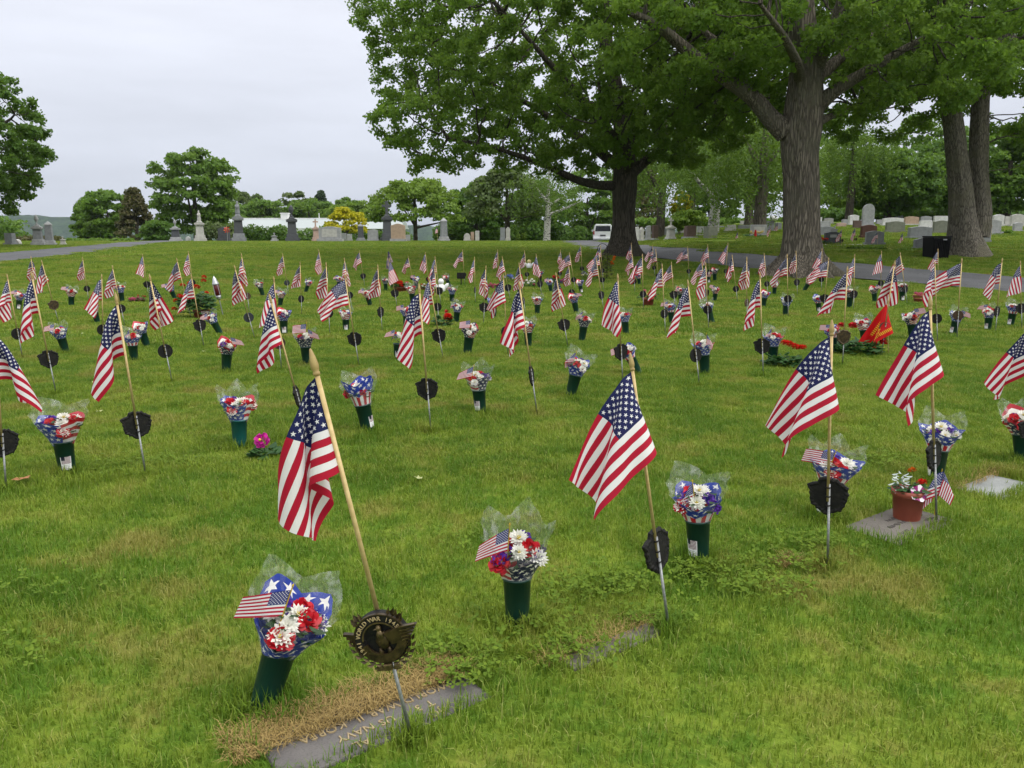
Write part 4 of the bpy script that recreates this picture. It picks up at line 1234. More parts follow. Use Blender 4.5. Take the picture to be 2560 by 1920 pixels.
NEARW = {200: ('w_stars', .46, .135, .112, .1, .28, 4), 201: ('w_navy', .15, .105, .105, .3, .15, 5), 202: ('w_band', .25, .140, .108, .1, .16, 4), 203: ('w_band', .12, .150, .118, .1, .14, 4), 204: ('w_band', .15, .150, .118, .2, .14, 4),
         206: ('w_halves', .05, .150, .118, -.2, .12, 4), 207: ('w_halves', .08, .150, .112, -.28, .14, 4), 208: ('w_band', -.05, .190, .105, .1, .22, 3), 209: ('w_navy', .10, .135, .100, .25, .14, 4), 210: ('w_stars', .25, .130, .105, .1, .22, 5)}
def put_vase(bx, by, tx, ty, wrap, i, vase='vase', flag=1, sticker=None, size=None, film=True, flowers=None, near=False, bs=(1, 1, 1)):
    B = ground_at(bx, by)
    m3, L = frame_of(B, tx, ty)
    s = size or min(max(L / .43, .80), 1.22)
    eul = m3.to_euler()
    vroot = empty("flower_vase", B); vroot.rotation_euler = eul; vroot.scale = (s,) * 3
    obj("vase_body", VASE_T if vase == 'vase_teal' else VASE, vroot)
    if sticker is not None:
        obj("sticker", STICK, vroot, None, (0, 0, R(sticker)))
    root = empty("bouquet", B + m3 @ Vector((0, 0, (VASE_H - .025) * s))); root.rotation_euler = eul; root.scale = (s * bs[0], s * bs[1], s * bs[2])
    r0 = random.Random(900 + i)
    if wrap:
        if i in NEARW:
            kd_, fr_, h_, r1_, tw_, rg_, cn_ = NEARW[i]
            obj("wrap", cone_mesh("wrap", i, .050, r1_, h_, M[kd_], rg_, fr_, 48, 11, .004, tw_, cn_), root)
        else:
            obj("wrap", wrap_of(wrap, i), root)
        if film: obj("film", FILM[i % 4], root, None, (0, 0, 0))
    obj("greenery", GREENS[i % 2], root, (0, 0, .06))
    kinds = list(flowers or ["mum", "rose", "mum", "rose", "stat", "mum", "stat", "rose", "mum"])
    if near: kinds += [r0.choice(["mum", "rose", "mum", "stat"]) for _ in range(4)]
    n = len(kinds)
    off = r0.random() * 6.28
    for j, kd in enumerate(kinds):
        if j == 0: q, a = .018, off
        elif j < 6: q, a = .050, off + (j - 1) * 2 * math.pi / 5 + r0.uniform(-.2, .2)
        else: q, a = .082, off + .6 + (j - 6) * 2.1
        x, y = q * math.cos(a), q * math.sin(a) - .006
        z = .148 - 6.0 * q * q + r0.uniform(-.006, .010) + .22 * y
        mesh = {"mum": MUM[j % 3], "rose": ROSE[j % 3], "stat": STAT[j % 2], "pink": PINK, "cream": CREAM, "blue": BLUEF, "scarlet": SCAR, "orange": ORAN, "white": WHIT, "magenta": MAGE}[kd]
        nrm = Vector((x * 6, y * 6 - .75, 1.0)).normalized()
        o = obj(mesh.name.split('.')[0], mesh, root, (x, y, z), nrm.to_track_quat('Z', 'Y').to_euler(), r0.uniform(.95, 1.2))
        if kd == "mum" and near and j % 2 == 0:
            obj("flower_centre", DCEN, o, (0, 0, .004))
    if flag:
        side = -1 if (near or r0.random() < .75) else 1
        fx = (-.03 + r0.uniform(-.02, .02)) * (1 if side < 0 else -1)
        f = obj("small_flag", SF[(i + (1 if flag == 1 else 0)) % 4], root, (fx, -.055, .222 + r0.uniform(-.02, .02)), (r0.uniform(-.1, .1), r0.uniform(-.1, .45), 0 if side < 0 else math.pi * .92), .84)
        obj("stick", SSTICK, f, (.002, 0, 0))
        if flag == 2:
            f = obj("small_flag", SF[(i + 2) % 4], root, (.03, .03, .28), (0, .15, 0)); obj("stick", SSTICK, f, (.002, 0, 0))
    return vroot, root, B

bq = []
FARB = [  # base px, top px, wrap, flags, sticker yaw
 (178, 768, 179, 716, 'w_navy', 1, None), (46, 776, 50, 726, 'w_halves', 1, 0), (306, 757, 298, 707, 'w_halves', 1, None), (245, 809, 231, 760, 'w_navy', 0, None),
 (166, 883, 143, 815, 'w_stars', 1, None), (369, 868, 347, 808, 'w_halves', 0, None), (336, 905, 330, 846, 'w_band', 1, None), (439, 749, 420, 708, 'w_stars', 1, None),
 (552, 836, 520, 780, 'w_stars', 1, None), (565, 932, 569, 839, 'w_navy', 1, None), (658, 741, 645, 700, 'w_navy', 1, None), (763, 732, 774, 700, 'w_halves', 0, None),
 (700, 768, 704, 727, 'w_navy', 1, None), (711, 838, 707, 766, 'w_halves', 0, 0), (768, 914, 760, 822, 'w_navy', 2, None), (815, 775, 822, 725, 'w_halves', 0, None),
 (927, 767, 913, 721, 'w_navy', 1, None), (848, 722, 846, 688, 'w_band', 1, None), (965, 728, 963, 696, 'w_navy', 1, None), (1040, 724, 1041, 688, 'w_band', 1, None),
 (1033, 761, 1027, 708, 'w_navy', 0, None), (1125, 717, 1112, 686, 'w_navy', 0, None), (1129, 758, 1131, 714, 'w_halves', 1, None), (1016, 822, 1016, 760, 'w_halves', 1, None),
 (865, 830, 864, 775, 'w_halves', 0, 0), (994, 900, 995, 821, None, 1, 0), (1140, 809, 1145, 752, 'w_halves', 1, None), (1167, 888, 1179, 800, 'w_navy', 1, None),
 (1343, 788, 1344, 736, 'w_halves', 0, None), (1442, 784, 1431, 730, 'w_halves', 1, None), (1454, 853, 1464, 781, 'w_navy', 1, None), (1234, 796, 1234, 738, 'w_band', 0, -30),
 (1321, 869, 1319, 795, 'w_navy', 0, None), (1454, 734, 1448, 696, 'w_halves', 0, 20), (1350, 706, 1351, 674, 'w_band', 1, None), (1378, 731, 1373, 700, 'w_stars', 1, None),
 (1299, 744, 1298, 705, 'w_halves', 0, None), (1216, 755, 1212, 716, 'w_navy', 0, None), (1565, 838, 1560, 772, 'w_halves', 0, None), (1598, 937, 1560, 862, 'w_band', 1, None),
 (1680, 809, 1675, 758, 'w_band', 1, None), (1702, 758, 1700, 720, 'w_navy', 1, 0), (1781, 809, 1764, 750, 'w_stars', 0, None), (1786, 756, 1790, 718, 'w_navy', 1, None),
 (1772, 709, 1772, 676, 'w_halves', 0, 0), (1787, 704, 1786, 667, 'w_navy', 0, None), (1763, 938, 1756, 838, 'w_halves', 1, None), (1599, 713, 1595, 684, 'w_halves', 0, None),
 (1962, 792, 1969, 737, 'w_stars', 0, None), (2048, 783, 2044, 733, 'w_band', 0, 0), (2123, 772, 2127, 716, 'w_navy', 1, None), (1935, 738, 1938, 704, 'w_halves', 0, None),
 (2009, 729, 2030, 692, 'w_navy', 0, None), (1908, 768, 1914, 728, 'w_halves', 0, None), (1931, 913, 1934, 820, 'w_halves', 1, None), (2083, 882, 2080, 808, 'w_halves', 1, None),
 (2163, 862, 2156, 788, 'w_halves', 0, None), (2187, 757, 2184, 711, 'w_navy', 1, None), (2255, 755, 2256, 703, 'w_navy', 1, 25), (2283, 851, 2276, 772, 'w_navy', 1, None),
 (2381, 838, 2398, 770, 'w_stars', 1, -40), (2469, 828, 2475, 762, 'w_halves', 1, -35), (2525, 817, 2538, 752, 'w_band', 0, -30),
]
for i, (bx, by, tx, ty, wr, fl, stk) in enumerate(FARB):
    fw = ["mum", "rose", "mum", "rose", "stat", "mum", "mum"] if i % 3 else ["rose", "mum", "mum", "stat", "mum", "rose", "mum"]
    v, b, B = put_vase(bx, by, tx, ty, wr, i, 'vase', fl, stk, None, i % 2 == 0 or i % 5 == 1, fw)
    bq.append((v, b, B, wr))
WD = {'w_navy': "navy star and stripe wrap", 'w_halves': "star and stripe wrap", 'w_band': "star-banded stripe wrap", 'w_stars': "blue starry wrap", None: "no wrap"}
vb = [("second vase row", 0, 8.6), ("third vase row", 8.6, 11.4), ("fourth vase row", 11.4, 14.5), ("fifth vase row", 14.5, 17.6), ("sixth vase row", 17.6, 21.4), ("last vase row", 21.4, 99)]
for nm, y0, y1 in vb:
    mem = sorted([r for r in bq if y0 <= r[2].y < y1], key=lambda r: r[2].x / r[2].y)
    for k, (v, b, B, wr) in enumerate(mem):
        tag(v, f"green cone vase, {ORD[k]} from left in the {nm}", "vase", "green flower vases")
        tag(b, f"bouquet in {WD[wr]}, {ORD[k]} from left in the {nm}", "bouquet", "wrapped bouquets in vases")
full = ["mum", "rose", "mum", "stat", "rose", "mum", "mum", "stat", "rose"]
NEARB = [
 (657, 1765, 742, 1490, 'w_stars', 'vase', 1, None, "strongly tilted dark green vase left of the eagle medallion", "bouquet in starry blue paper and clear film leaning beside the eagle medallion", ["mum", "rose", "rose", "stat", "mum", "mum", "stat", "mum", "mum"]),
 (1294, 1564, 1291, 1322, 'w_navy', 'vase', 1, None, "dark green vase standing alone in the front lawn between the two nearest flags", "bouquet with purple and red flowers and slanted small flag between the two nearest flags", ["mum", "stat", "rose", "stat", "mum", "rose", "mum", "rose", "stat"]),
 (1747, 1406, 1742, 1196, 'w_band', 'vase', 1, -38, "green vase with printed sticker right behind the second front flag", "bouquet with large white and purple flowers right behind the second front flag", ["mum", "mum", "rose", "stat", "mum", "stat", "rose", "mum", "stat"]),
 (2060, 1296, 2096, 1118, 'w_band', 'vase', 1, -60, "vase mostly hidden behind the jagged black medallion at right", "bouquet of red roses in a starry blue sleeve behind the jagged medallion", ["rose", "mum", "rose", "mum", "stat", "rose", "mum", "mum", "stat"]),
 (2337, 1204, 2356, 1046, 'w_band', 'vase', 0, -70, "green vase behind the terracotta pot", "white and red bouquet in a wide blue starry sleeve behind the terracotta pot", ["mum", "rose", "mum", "stat", "mum", "stat", "rose"]),
 (2556, 1158, 2552, 1052, 'w_navy', 'vase', 0, None, "vase cut by the right edge of the photo", "white flower bouquet cut by the right edge of the photo", full),
 (170, 1187, 146, 1022, 'w_halves', 'vase', 0, 0, "green vase with flag-picture sticker near the left edge", "bouquet in half star, half stripe paper near the left edge", full),
 (600, 1120, 594, 980, 'w_halves', 'vase_teal', 0, None, "bright teal green vase beside the magenta dahlia", "bouquet in blue starry paper above the teal vase", full),
 (922, 1081, 892, 944, 'w_band', 'vase', 0, 60, "green vase right of the nearest flag's cloth", "closed bouquet leaning left in paper of stars over red stripes", ["mum", "rose", "mum"]),
 (1202, 1035, 1192, 917, 'w_navy', 'vase', 1, -35, "green vase with white sticker left of the side-on black medallion", "red and white bouquet with small upright flag left of the side-on medallion", full),
 (1425, 993, 1452, 884, 'w_stars', 'vase', 1, None, "green vase leaning right, above the spread front flag's left side", "bouquet in bright blue starry paper leaning right in clear film", full),
]
for i, (bx, by, tx, ty, wr, vm, fl, stk, lv, lb, fw) in enumerate(NEARB):
    v, b, B = put_vase(bx, by, tx, ty, wr, i + 200, vm, fl, stk, None, True, fw, True, {0: (1.22, 1.1, 1.12), 1: (1.1, 1, 1.15), 3: (1.2, 1, 1), 6: (1.2, 1, 1.1), 7: (1.15, 1, 1.1)}.get(i, (1.08, 1, 1.05)))
    tag(v, lv, "vase", "green flower vases"); tag(b, lb, "bouquet", "wrapped bouquets in vases")
    # grass crowding the foot of each near vase
    
# ---- potted and planted flowers
def stems(n, r, h, seed, mat):
    r0 = random.Random(seed); m = MB()
    for i in range(n):
        a = r0.uniform(0, 6.28); q = r * math.sqrt(r0.random())
        m.tube([(0, 0, 0), (q * .5 * math.cos(a), q * .5 * math.sin(a), h * .6), (q * math.cos(a), q * math.sin(a), h * r0.uniform(.85, 1.1))], .003, 5)
    return m.mesh("stems", mat)
def pot_mesh(r, h, mat=None, name="pot"):
    return MB().lathe([(r * .78, -.005), (r * .80, 0), (r * .95, h * .78), (r * 1.03, h * .79), (r * 1.05, h), (r * .96, h), (r * .9, h * .86), (r * .1, h * .84)], 24).mesh(name, mat or M['terracotta'], True)
SOIL = pmat("potting_soil", (.035, .022, .014), None, 40, .95)

def potted(px, py, r, h, fol_r, fol_h, nleaf, leafsize, blooms, label, seed, pot=True, name="potted_plant", cat="potted plant", leafmat='geranium', off=(0, 0)):
    B = ground_at(px, py)
    root = empty(name, B)
    if pot: obj("pot", pot_mesh(r, h), root)
    z0 = h * .75 if pot else 0
    obj("foliage", leafy(seed, fol_r, fol_h, nleaf, leafsize, M[leafmat]), root, (off[0], off[1], z0))
    r0 = random.Random(seed)
    for (mesh, n, s) in blooms:
        for k in range(n):
            a = r0.uniform(0, 6.28); q = fol_r * math.sqrt(r0.uniform(.05, 1.0)); z = z0 + fol_h * (1.05 - .5 * (q / fol_r) ** 2) + r0.uniform(-.02, .05)
            obj(mesh.name.split('.')[0], mesh, root, (off[0] + q * math.cos(a), off[1] + q * math.sin(a), z), (r0.uniform(-.5, .1), r0.uniform(-.4, .4), 0), s * r0.uniform(.85, 1.15))
    tag(root, label, cat)
    return root
# big geranium left of centre: red heads stand well outside the leaf mound
g = potted(505, 798, .13, .15, .25, .33, 420, .085, [(SCAR, 3, 1.0)], "big leafy red geranium in a terracotta pot", 5, off=(-.08, 0))
for (dx, dz, s) in ((-.36, .30, 1.2), (-.30, .38, 1.1), (-.02, .52, 1.3), (.10, .62, 1.0), (.11, .68, .9), (-.24, .55, 1.0), (-.17, .46, 1.0), (-.40, .17, 1.1), (-.12, .58, 1.1)):
    obj("scarlet_flower", SCAR, g, (dx, -.08, dz), (-.3, 0, 0), s)
potted(1001, 731, .17, .13, .19, .13, 200, .07, [(SCAR, 9, 1.25)], "terracotta pot of scarlet geraniums among the far rows", 6)
potted(1063, 727, .13, .07, .14, .06, 110, .05, [(ROSE[0], 5, 1.0), (MUM[0], 4, 1.0), (STAT[0], 3, 1.0)], "low planter of red, white and purple flowers", 7)
potted(1954, 918, .1, .1, .13, .15, 120, .085, [], "young geranium plant with two heads of red flowers in the grass", 8, pot=False, name="geranium", cat="flower")
gr = [o for o in bpy.data.objects if o.name.startswith("geranium") and o.type == 'EMPTY'][-1]
for (dx, dy, dz, s) in ((.05, 0, .24, 1.1), (.10, 0, .22, 1.0), (.15, 0, .20, 1.1), (.20, 0, .20, 1.0), (.02, .02, .25, .9)):
    obj("scarlet_flower", SCAR, gr, (dx, dy, dz), (-.3, 0, 0), s)
p = potted(2142, 886, .1, .1, .20, .16, 230, .09, [], "bushy red rose plant beside the red flag", 9, pot=False, name="rose_bush", cat="rose bush")
for (dx, dy, dz, s) in ((-.10, -.06, .33, 1.5), (.21, -.1, .20, 1.7), (-.20, 0, .33, 1.2), (.24, -.1, .15, 1.4), (.22, -.05, .24, 1.3)):
    obj("red_flower", ROSE[1], p, (dx, dy, dz), (-.5, 0, 0), s)
potted(340, 757, .1, .1, .16, .06, 60, .05, [(PINK, 16, 1.1)], "low clump of pink flowers on the lawn at left", 10, pot=False, name="flower_clump", cat="flowers")
potted(353, 757, .07, .06, .08, .07, 60, .04, [(ROSE[0], 3, .7)], "small dark planter beside the pink clump", 11)
potted(1234, 722, .1, .1, .22, .08, 80, .05, [(PINK, 30, 1.15)], "round mound of pink roses among the far rows", 12, pot=False, name="flower_clump", cat="flowers")
potted(1272, 706, .1, .1, .15, .18, 60, .05, [(BLUEF, 12, 1.2), (WHIT, 4, 1.0)], "clump of blue and white flowers among the far rows", 13, pot=False, name="flower_clump", cat="flowers")
potted(1322, 718, .1, .1, .20, .16, 120, .06, [(WHIT, 9, 1.2), (PINK, 3, 1.1)], "clump of white lilies with one pink bloom among the far rows", 14, pot=False, name="flower_clump", cat="flowers")
potted(1388, 710, .07, .07, .13, .18, 110, .07, [(ROSE[0], 6, 1.2)], "red roses in dark leaves beside a far vase", 15, pot=False, name="rose_bush", cat="rose bush")
potted(1410, 712, .1, .1, .14, .12, 60, .05, [(MAGE, 5, 1.0), (STAT[0], 4, 1.2)], "clump of purple and magenta flowers among the far rows", 16, pot=False, name="flower_clump", cat="flowers")
potted(1468, 700, .1, .1, .16, .20, 90, .05, [(STAT[0], 6, 1.3), (CREAM, 4, 1.1), (ROSE[0], 2, 1.0), (WHIT, 3, 1.0)], "mixed purple, yellow and red flowers below the drive", 17, pot=False, name="flower_clump", cat="flowers")
potted(1620, 766, .11, .16, .19, .14, 90, .06, [(CREAM, 14, 1.15), (PINK, 7, 1.2)], "planter of pale yellow and pink carnations among the rows", 18)
wb = potted(2295, 758, .09, .10, .12, .10, 60, .05, [(PINK, 13, 1.1)], "tan basket of pink carnations near the drive", 19, name="flower_basket", cat="basket")
M['wicker'] = pmat("wicker", (.50, .30, .10), (.38, .2, .06), 60, .7, 0, .3, .8, 90, .01)
wb.children[0].data = pot_mesh(.10, .10, M['wicker'], "basket"); wb.children[0].name = "basket"
potted(1108, 818, .06, .05, .10, .20, 90, .09, [(SCAR, 2, 1.3), (ROSE[0], 2, 1.2)], "orange-red flower spray with dark leaves standing behind a flag", 20, pot=False, name="flower_clump", cat="flowers")
# magenta dahlia
d = potted(664, 1142, .1, .1, .075, .06, 70, .06, [], "single magenta dahlia over dark leaves beside the teal vase", 21, pot=False, name="dahlia", cat="flower")
obj("stem", MB().tube([(0, 0, .02), (-.01, 0, .09)], .003, 6).mesh("stem", M['geranium']), d)
obj("magenta_flower", MAGE, d, (-.012, -.01, .105), (R(55), 0, 0), 1.15)
obj("flower_centre", DCEN, d, (-.012, -.047, .118), (R(75), 0, 0), .9)
# terracotta pot on the flush marker
B = ground_at(2266, 1298)
tp = empty("potted_plant", B + Vector((0, 0, .008)))
obj("pot", pot_mesh(.073, .140), tp)
obj("soil", MB().lathe([(.06, .115), (.065, .121), (.001, .126)], 20).mesh("soil", SOIL), tp)
obj("foliage", leafy(31, .055, .05, 46, .045, M['geranium']), tp, (0, 0, .125))
obj("silver_leaf", leafy(32, .025, .085, 40, .03, M['silver_leaf'], "silver_leaf", .35), tp, (-.045, 0, .135))
obj("orange_flower", ORAN, tp, (.02, .03, .22), (-.5, 0, 0), .75)
obj("stem", MB().tube([(0, 0, .10), (.018, .03, .20)], .002, 5).mesh("stem", M['geranium']), tp)
obj("scarlet_flower", SCAR, tp, (.055, 0, .17), (-.4, 0, 0), .6)
def petunia():
    n = NT("striped_petals")
    p_ = n.new("ShaderNodeSeparateXYZ"); n.l.new(n.ocoord(), p_.inputs[0])
    a = n.ma('ARCTAN2', p_.outputs[0], p_.outputs[1])
    st = n.ma('GREATER_THAN', n.ma('SINE', n.ma('MULTIPLY', a, 5.0)), .15)
    return n.done(n.bsdf(n.mix(st, (.24, .006, .13), (.78, .70, .74)), .6))
P = [(0, 0, -.008)]; F = []
for i in range(20):
    a = 2 * math.pi * i / 20; P.append((.034 * (1 + .12 * math.cos(5 * a)) * math.cos(a), .034 * (1 + .12 * math.cos(5 * a)) * math.sin(a), .006 * math.sin(10 * a)))
    F.append((0, 1 + i, 1 + (i + 1) % 20))
obj("petunia_flower", MB().add(P, F).mesh("petunia_flower", petunia()), tp, (.012, -.066, .140), (R(62), 0, 0), 1.1)
tag(tp, "terracotta pot with orange marigold, striped petunia and silver leaves on a flush marker", "potted plant")
B = ground_at(2335, 1292)
sf = empty("small_grave_flag", B, (0, R(4), 0))
f = obj("cloth", SF[3], sf, (0, -.01, .225), (0, 0, .2), 1.15); obj("stick", MB().tube([(0, 0, -.02), (0, 0, .235)], .0026, 6).mesh("stick", M['gold']), sf)
obj("cloth", SF[3], sf, (.002, .004, .225), (0, 0, math.pi * .85), .8)
tag(sf, "small US flag drooping at the terracotta pot's right side", "flag")

# unmown tufts crowding the feet of near vases and rods
xs_, ys_ = [], []
for o in bpy.data.objects:
    if o.type == 'EMPTY' and o.parent is None and o.name.split('.')[0] in ("flower_vase", "grave_flag") and o.location.y < 9:
        isv = o.name.startswith("flower_vase")
        k = int((420 if isv else 130) * min(1, 4.0 / o.location.y))
        a = rng.random(k) * 6.283; q = (.045 if isv else .004) + (.075 if isv else .05) * rng.random(k) ** 1.4
        xs_.append(o.location.x + q * np.cos(a)); ys_.append(o.location.y + q * np.sin(a))
for o in bpy.data.objects:                       # lusher strips where the markers lie sunk in the turf
    if o.type == 'EMPTY' and o.parent is None and o.name.startswith("grave_flag") and 3.9 < o.location.y < 16:
        k = int(700 * min(1, 5.0 / o.location.y)); u = rng.normal(-.12, .24, k); v = rng.normal(.10, .06, k)
        xs_.append(o.location.x + u * ru.x + v * rv.x); ys_.append(o.location.y + u * ru.y + v * rv.y)
xs_, ys_ = np.concatenate(xs_), np.concatenate(ys_)
keep = ~near_marker(xs_, ys_, 0.0); xs_, ys_ = xs_[keep], ys_[keep]
V, F, T = blades(xs_, ys_, ground_z(xs_, ys_) - .004, .045 + .055 * rng.random(len(xs_)), .003 + .0025 * rng.random(len(xs_)), .1 + .8 * rng.random(len(xs_)), rng.random(len(xs_)) * .7)
tag(obj("grass", np_mesh("grass", V, F, False, M['blade'], {"tint": T})), "longer grass tufts round the feet of near vases and flag rods", "grass", kind="stuff")
for o in bpy.data.objects:
    if o.parent is not None and o.name.split('.')[0] in ("foliage", "greenery", "silver_leaf"): o["kind"] = "stuff"
# ================================================================== TREES
def bark_mat(name, c1, c2, ridge=1.0, vs=(15, 15, 1.5)):
    n = NT(name)
    v = n.vscale(n.ocoord(), vs)
    r1 = n.noise(1.6, 6, .68, v, .8)
    wob = n.new("ShaderNodeTexNoise"); wob.inputs["Scale"].default_value = .9; wob.inputs["Detail"].default_value = 4; n.l.new(v, wob.inputs["Vector"])
    mv = n.new("ShaderNodeVectorMath", operation='MULTIPLY_ADD'); n.l.new(wob.outputs["Color"], mv.inputs[0]); mv.inputs[1].default_value = (1.6, 1.6, 1.2); n.l.new(v, mv.inputs[2])
    vr = n.new("ShaderNodeTexVoronoi", feature='DISTANCE_TO_EDGE'); vr.inputs["Scale"].default_value = 1.1; vr.inputs["Randomness"].default_value = 1.0
    n.l.new(mv.outputs[0], vr.inputs["Vector"])
    crack = n.rng(n.ma('ADD', vr.outputs["Distance"], n.ma('MULTIPLY', n.noise(4.0, 4, .7, v), .10)), .04, .30)
    h = n.ma('ADD', n.ma('MULTIPLY', crack, .7), n.ma('MULTIPLY', r1, .6))
    c = n.mix(n.rng(h, .25, .95), tuple(x * .42 for x in c1), c1)
    c = n.mix(n.rng(n.noise(.9, 4, .6, n.ocoord()), .45, .7), c, c2)
    return n.done(n.bsdf(c, .9, 0, .15, n.bump(h, ridge, .06)))
M['bark'] = bark_mat("grooved_bark", (.205, .178, .138), (.145, .135, .098))
M['bark_dark'] = bark_mat("dark_bark", (.115, .100, .075), (.080, .075, .052))
M['bark_grey'] = bark_mat("grey_bark", (.19, .17, .135), (.13, .12, .08), .7, (14, 14, 3))
def birch_mat():
    n = NT("birch_bark")
    v = n.vscale(n.ocoord(), (3, 3, 7))
    c = n.mix(n.rng(n.noise(1.2, 5, .7, v, .4), .50, .60), (.44, .43, .39), (.05, .05, .045))
    return n.done(n.bsdf(c, .8, 0, .2, n.bump(n.noise(3, 4, .6, v), .4, .02)))
M['birch'] = birch_mat()
M['maple'] = leaf_material("maple_leaves", (.085, .180, .026), (.220, .330, .050), (.135, .240, .032), .58)
M['maple_dark'] = leaf_material("deep_maple_leaves", (.055, .125, .022), (.115, .205, .034), None, .45)
M['leaf_mid'] = leaf_material("mid_leaves", (.080, .165, .025), (.160, .255, .042), (.110, .205, .030), .45)
M['leaf_light'] = leaf_material("light_leaves", (.110, .195, .022), (.180, .270, .036), None, .42)
M['leaf_grey'] = leaf_material("dull_leaves", (.080, .125, .040), (.130, .170, .062), None, .4)
M['leaf_copper'] = leaf_material("copper_leaves", (.065, .062, .026), (.110, .095, .040), None, .3)
M['leaf_pine'] = leaf_material("pine_needles", (.020, .045, .020), (.045, .080, .034), None, .15)
M['leaf_yellow'] = leaf_material("yellow_leaves", (.36, .34, .015), (.60, .52, .02), None, .4)
M['leaf_willow'] = leaf_material("willow_leaves", (.075, .145, .022), (.130, .210, .034), None, .42)

def leaves_mesh(name, C, size, mat, up=.55, tint=None, aspect=.85, face=None):
    """kite-shaped leaves at points C, facing mostly upward, or along the given directions"""
    n = len(C)
    nr = rng.normal(size=(n, 3)); nr /= np.linalg.norm(nr, axis=1)[:, None]
    if face is None:
        nr[:, 2] = np.abs(nr[:, 2]); nr = nr * (1 - up) + np.array([0, 0, up])
    else:
        nr = nr * .75 + face * .55 + np.array([0, 0, .25])
    nr /= np.linalg.norm(nr, axis=1)[:, None] + 1e-9
    t = rng.normal(size=(n, 3)); t -= (t * nr).sum(1)[:, None] * nr; t /= np.linalg.norm(t, axis=1)[:, None]
    b = np.cross(nr, t)
    s = (size * (.6 + .7 * rng.random(n)))[:, None]
    dn = np.array([0, 0, -1.0]) * s * .16
    V = np.stack([C - t * s * .5, C + b * s * .5 * aspect + dn * .4 - t * s * .08, C + t * s * .5 + dn, C - b * s * .5 * aspect + dn * .4 - t * s * .08], 1).reshape(-1, 3)
    F = np.arange(n * 4).reshape(n, 4)
    T = rng.random(n) if tint is None else tint
    return np_mesh(name, V, F, False, mat, {"tint": np.repeat(np.clip(T, 0, 1), 4)})

def limb_mesh(name, limbs, mat, ns=14, rough=.05, parent=None):
    """smooth tapering limbs; each is a list of (x, y, z, radius)"""
    Vs, Fs, off = [], [], 0
    for li, L in enumerate(limbs):
        L = np.array(L, float)
        s = np.concatenate([[0], np.cumsum(np.linalg.norm(np.diff(L[:, :3], axis=0), axis=1))])
        k = max(6, int(s[-1] / .16)) if li == 0 else max(5, int(s[-1] / .22))
        t = np.linspace(0, s[-1], k)
        Q = np.stack([np.interp(t, s, L[:, i]) for i in range(4)], 1)
        w = np.hanning(7); w /= w.sum()
        if k > 8:
            for i in range(4):
                e = np.convolve(np.pad(Q[:, i], 3, mode='edge'), w, mode='valid'); e[0] = Q[0, i]; e[-1] = Q[-1, i]; Q[:, i] = e
        m = ns * 2 if L[:, 3].max() > .35 else (ns if L[:, 3].max() > .1 else 7)
        up = np.array([0, 1., 0])
        for j in range(k):
            d = Q[min(j + 1, k - 1), :3] - Q[max(j - 1, 0), :3]; d /= np.linalg.norm(d) + 1e-9
            a = np.cross(d, up); a /= np.linalg.norm(a) + 1e-9; b = np.cross(d, a)
            g = 2 * np.pi * np.arange(m) / m
            rr = Q[j, 3] * (1 + rough * np.sin(5 * g + li + t[j] * .4) + rough * .8 * np.sin(9 * g + 2 * li - t[j] * .9) + rough * .5 * np.sin(13 * g + t[j] * 2))
            Vs.append(Q[j, :3] + np.outer(np.cos(g) * rr, a) + np.outer(np.sin(g) * rr, b))
        ii = (np.arange(k - 1)[:, None] * m + np.arange(m)[None, :]).ravel(); jj = (np.arange(k - 1)[:, None] * m + (np.arange(m)[None, :] + 1) % m).ravel()
        Fs.append(np.stack([ii, jj, jj + m, ii + m], 1) + off); off += k * m
    return np_mesh(name, np.concatenate(Vs), np.concatenate(Fs), True, mat)

def twig_mesh(name, A, B, ra, rb, mat, m=5):
    """straight frusta from A to B"""
    d = B - A; d /= np.linalg.norm(d, axis=1)[:, None] + 1e-9
    ref = np.where(np.abs(d[:, 2:3]) > .9, np.array([[1., 0, 0]]), np.array([[0, 0, 1.]]))
    a = np.cross(d, ref); a /= np.linalg.norm(a, axis=1)[:, None]; b = np.cross(d, a)
    n = len(A); V = np.empty((n, 2 * m, 3))
    for k in range(m):
        g = 2 * math.pi * k / m; o = a * math.cos(g) + b * math.sin(g)
        V[:, k] = A + o * ra[:, None]; V[:, m + k] = B + o * rb[:, None]
    base = (np.arange(n) * 2 * m)[:, None]
    F = np.concatenate([base + np.array([[k, (k + 1) % m, m + (k + 1) % m, m + k]]) for k in range(m)])
    return np_mesh(name, V.reshape(-1, 3), F, True, mat)

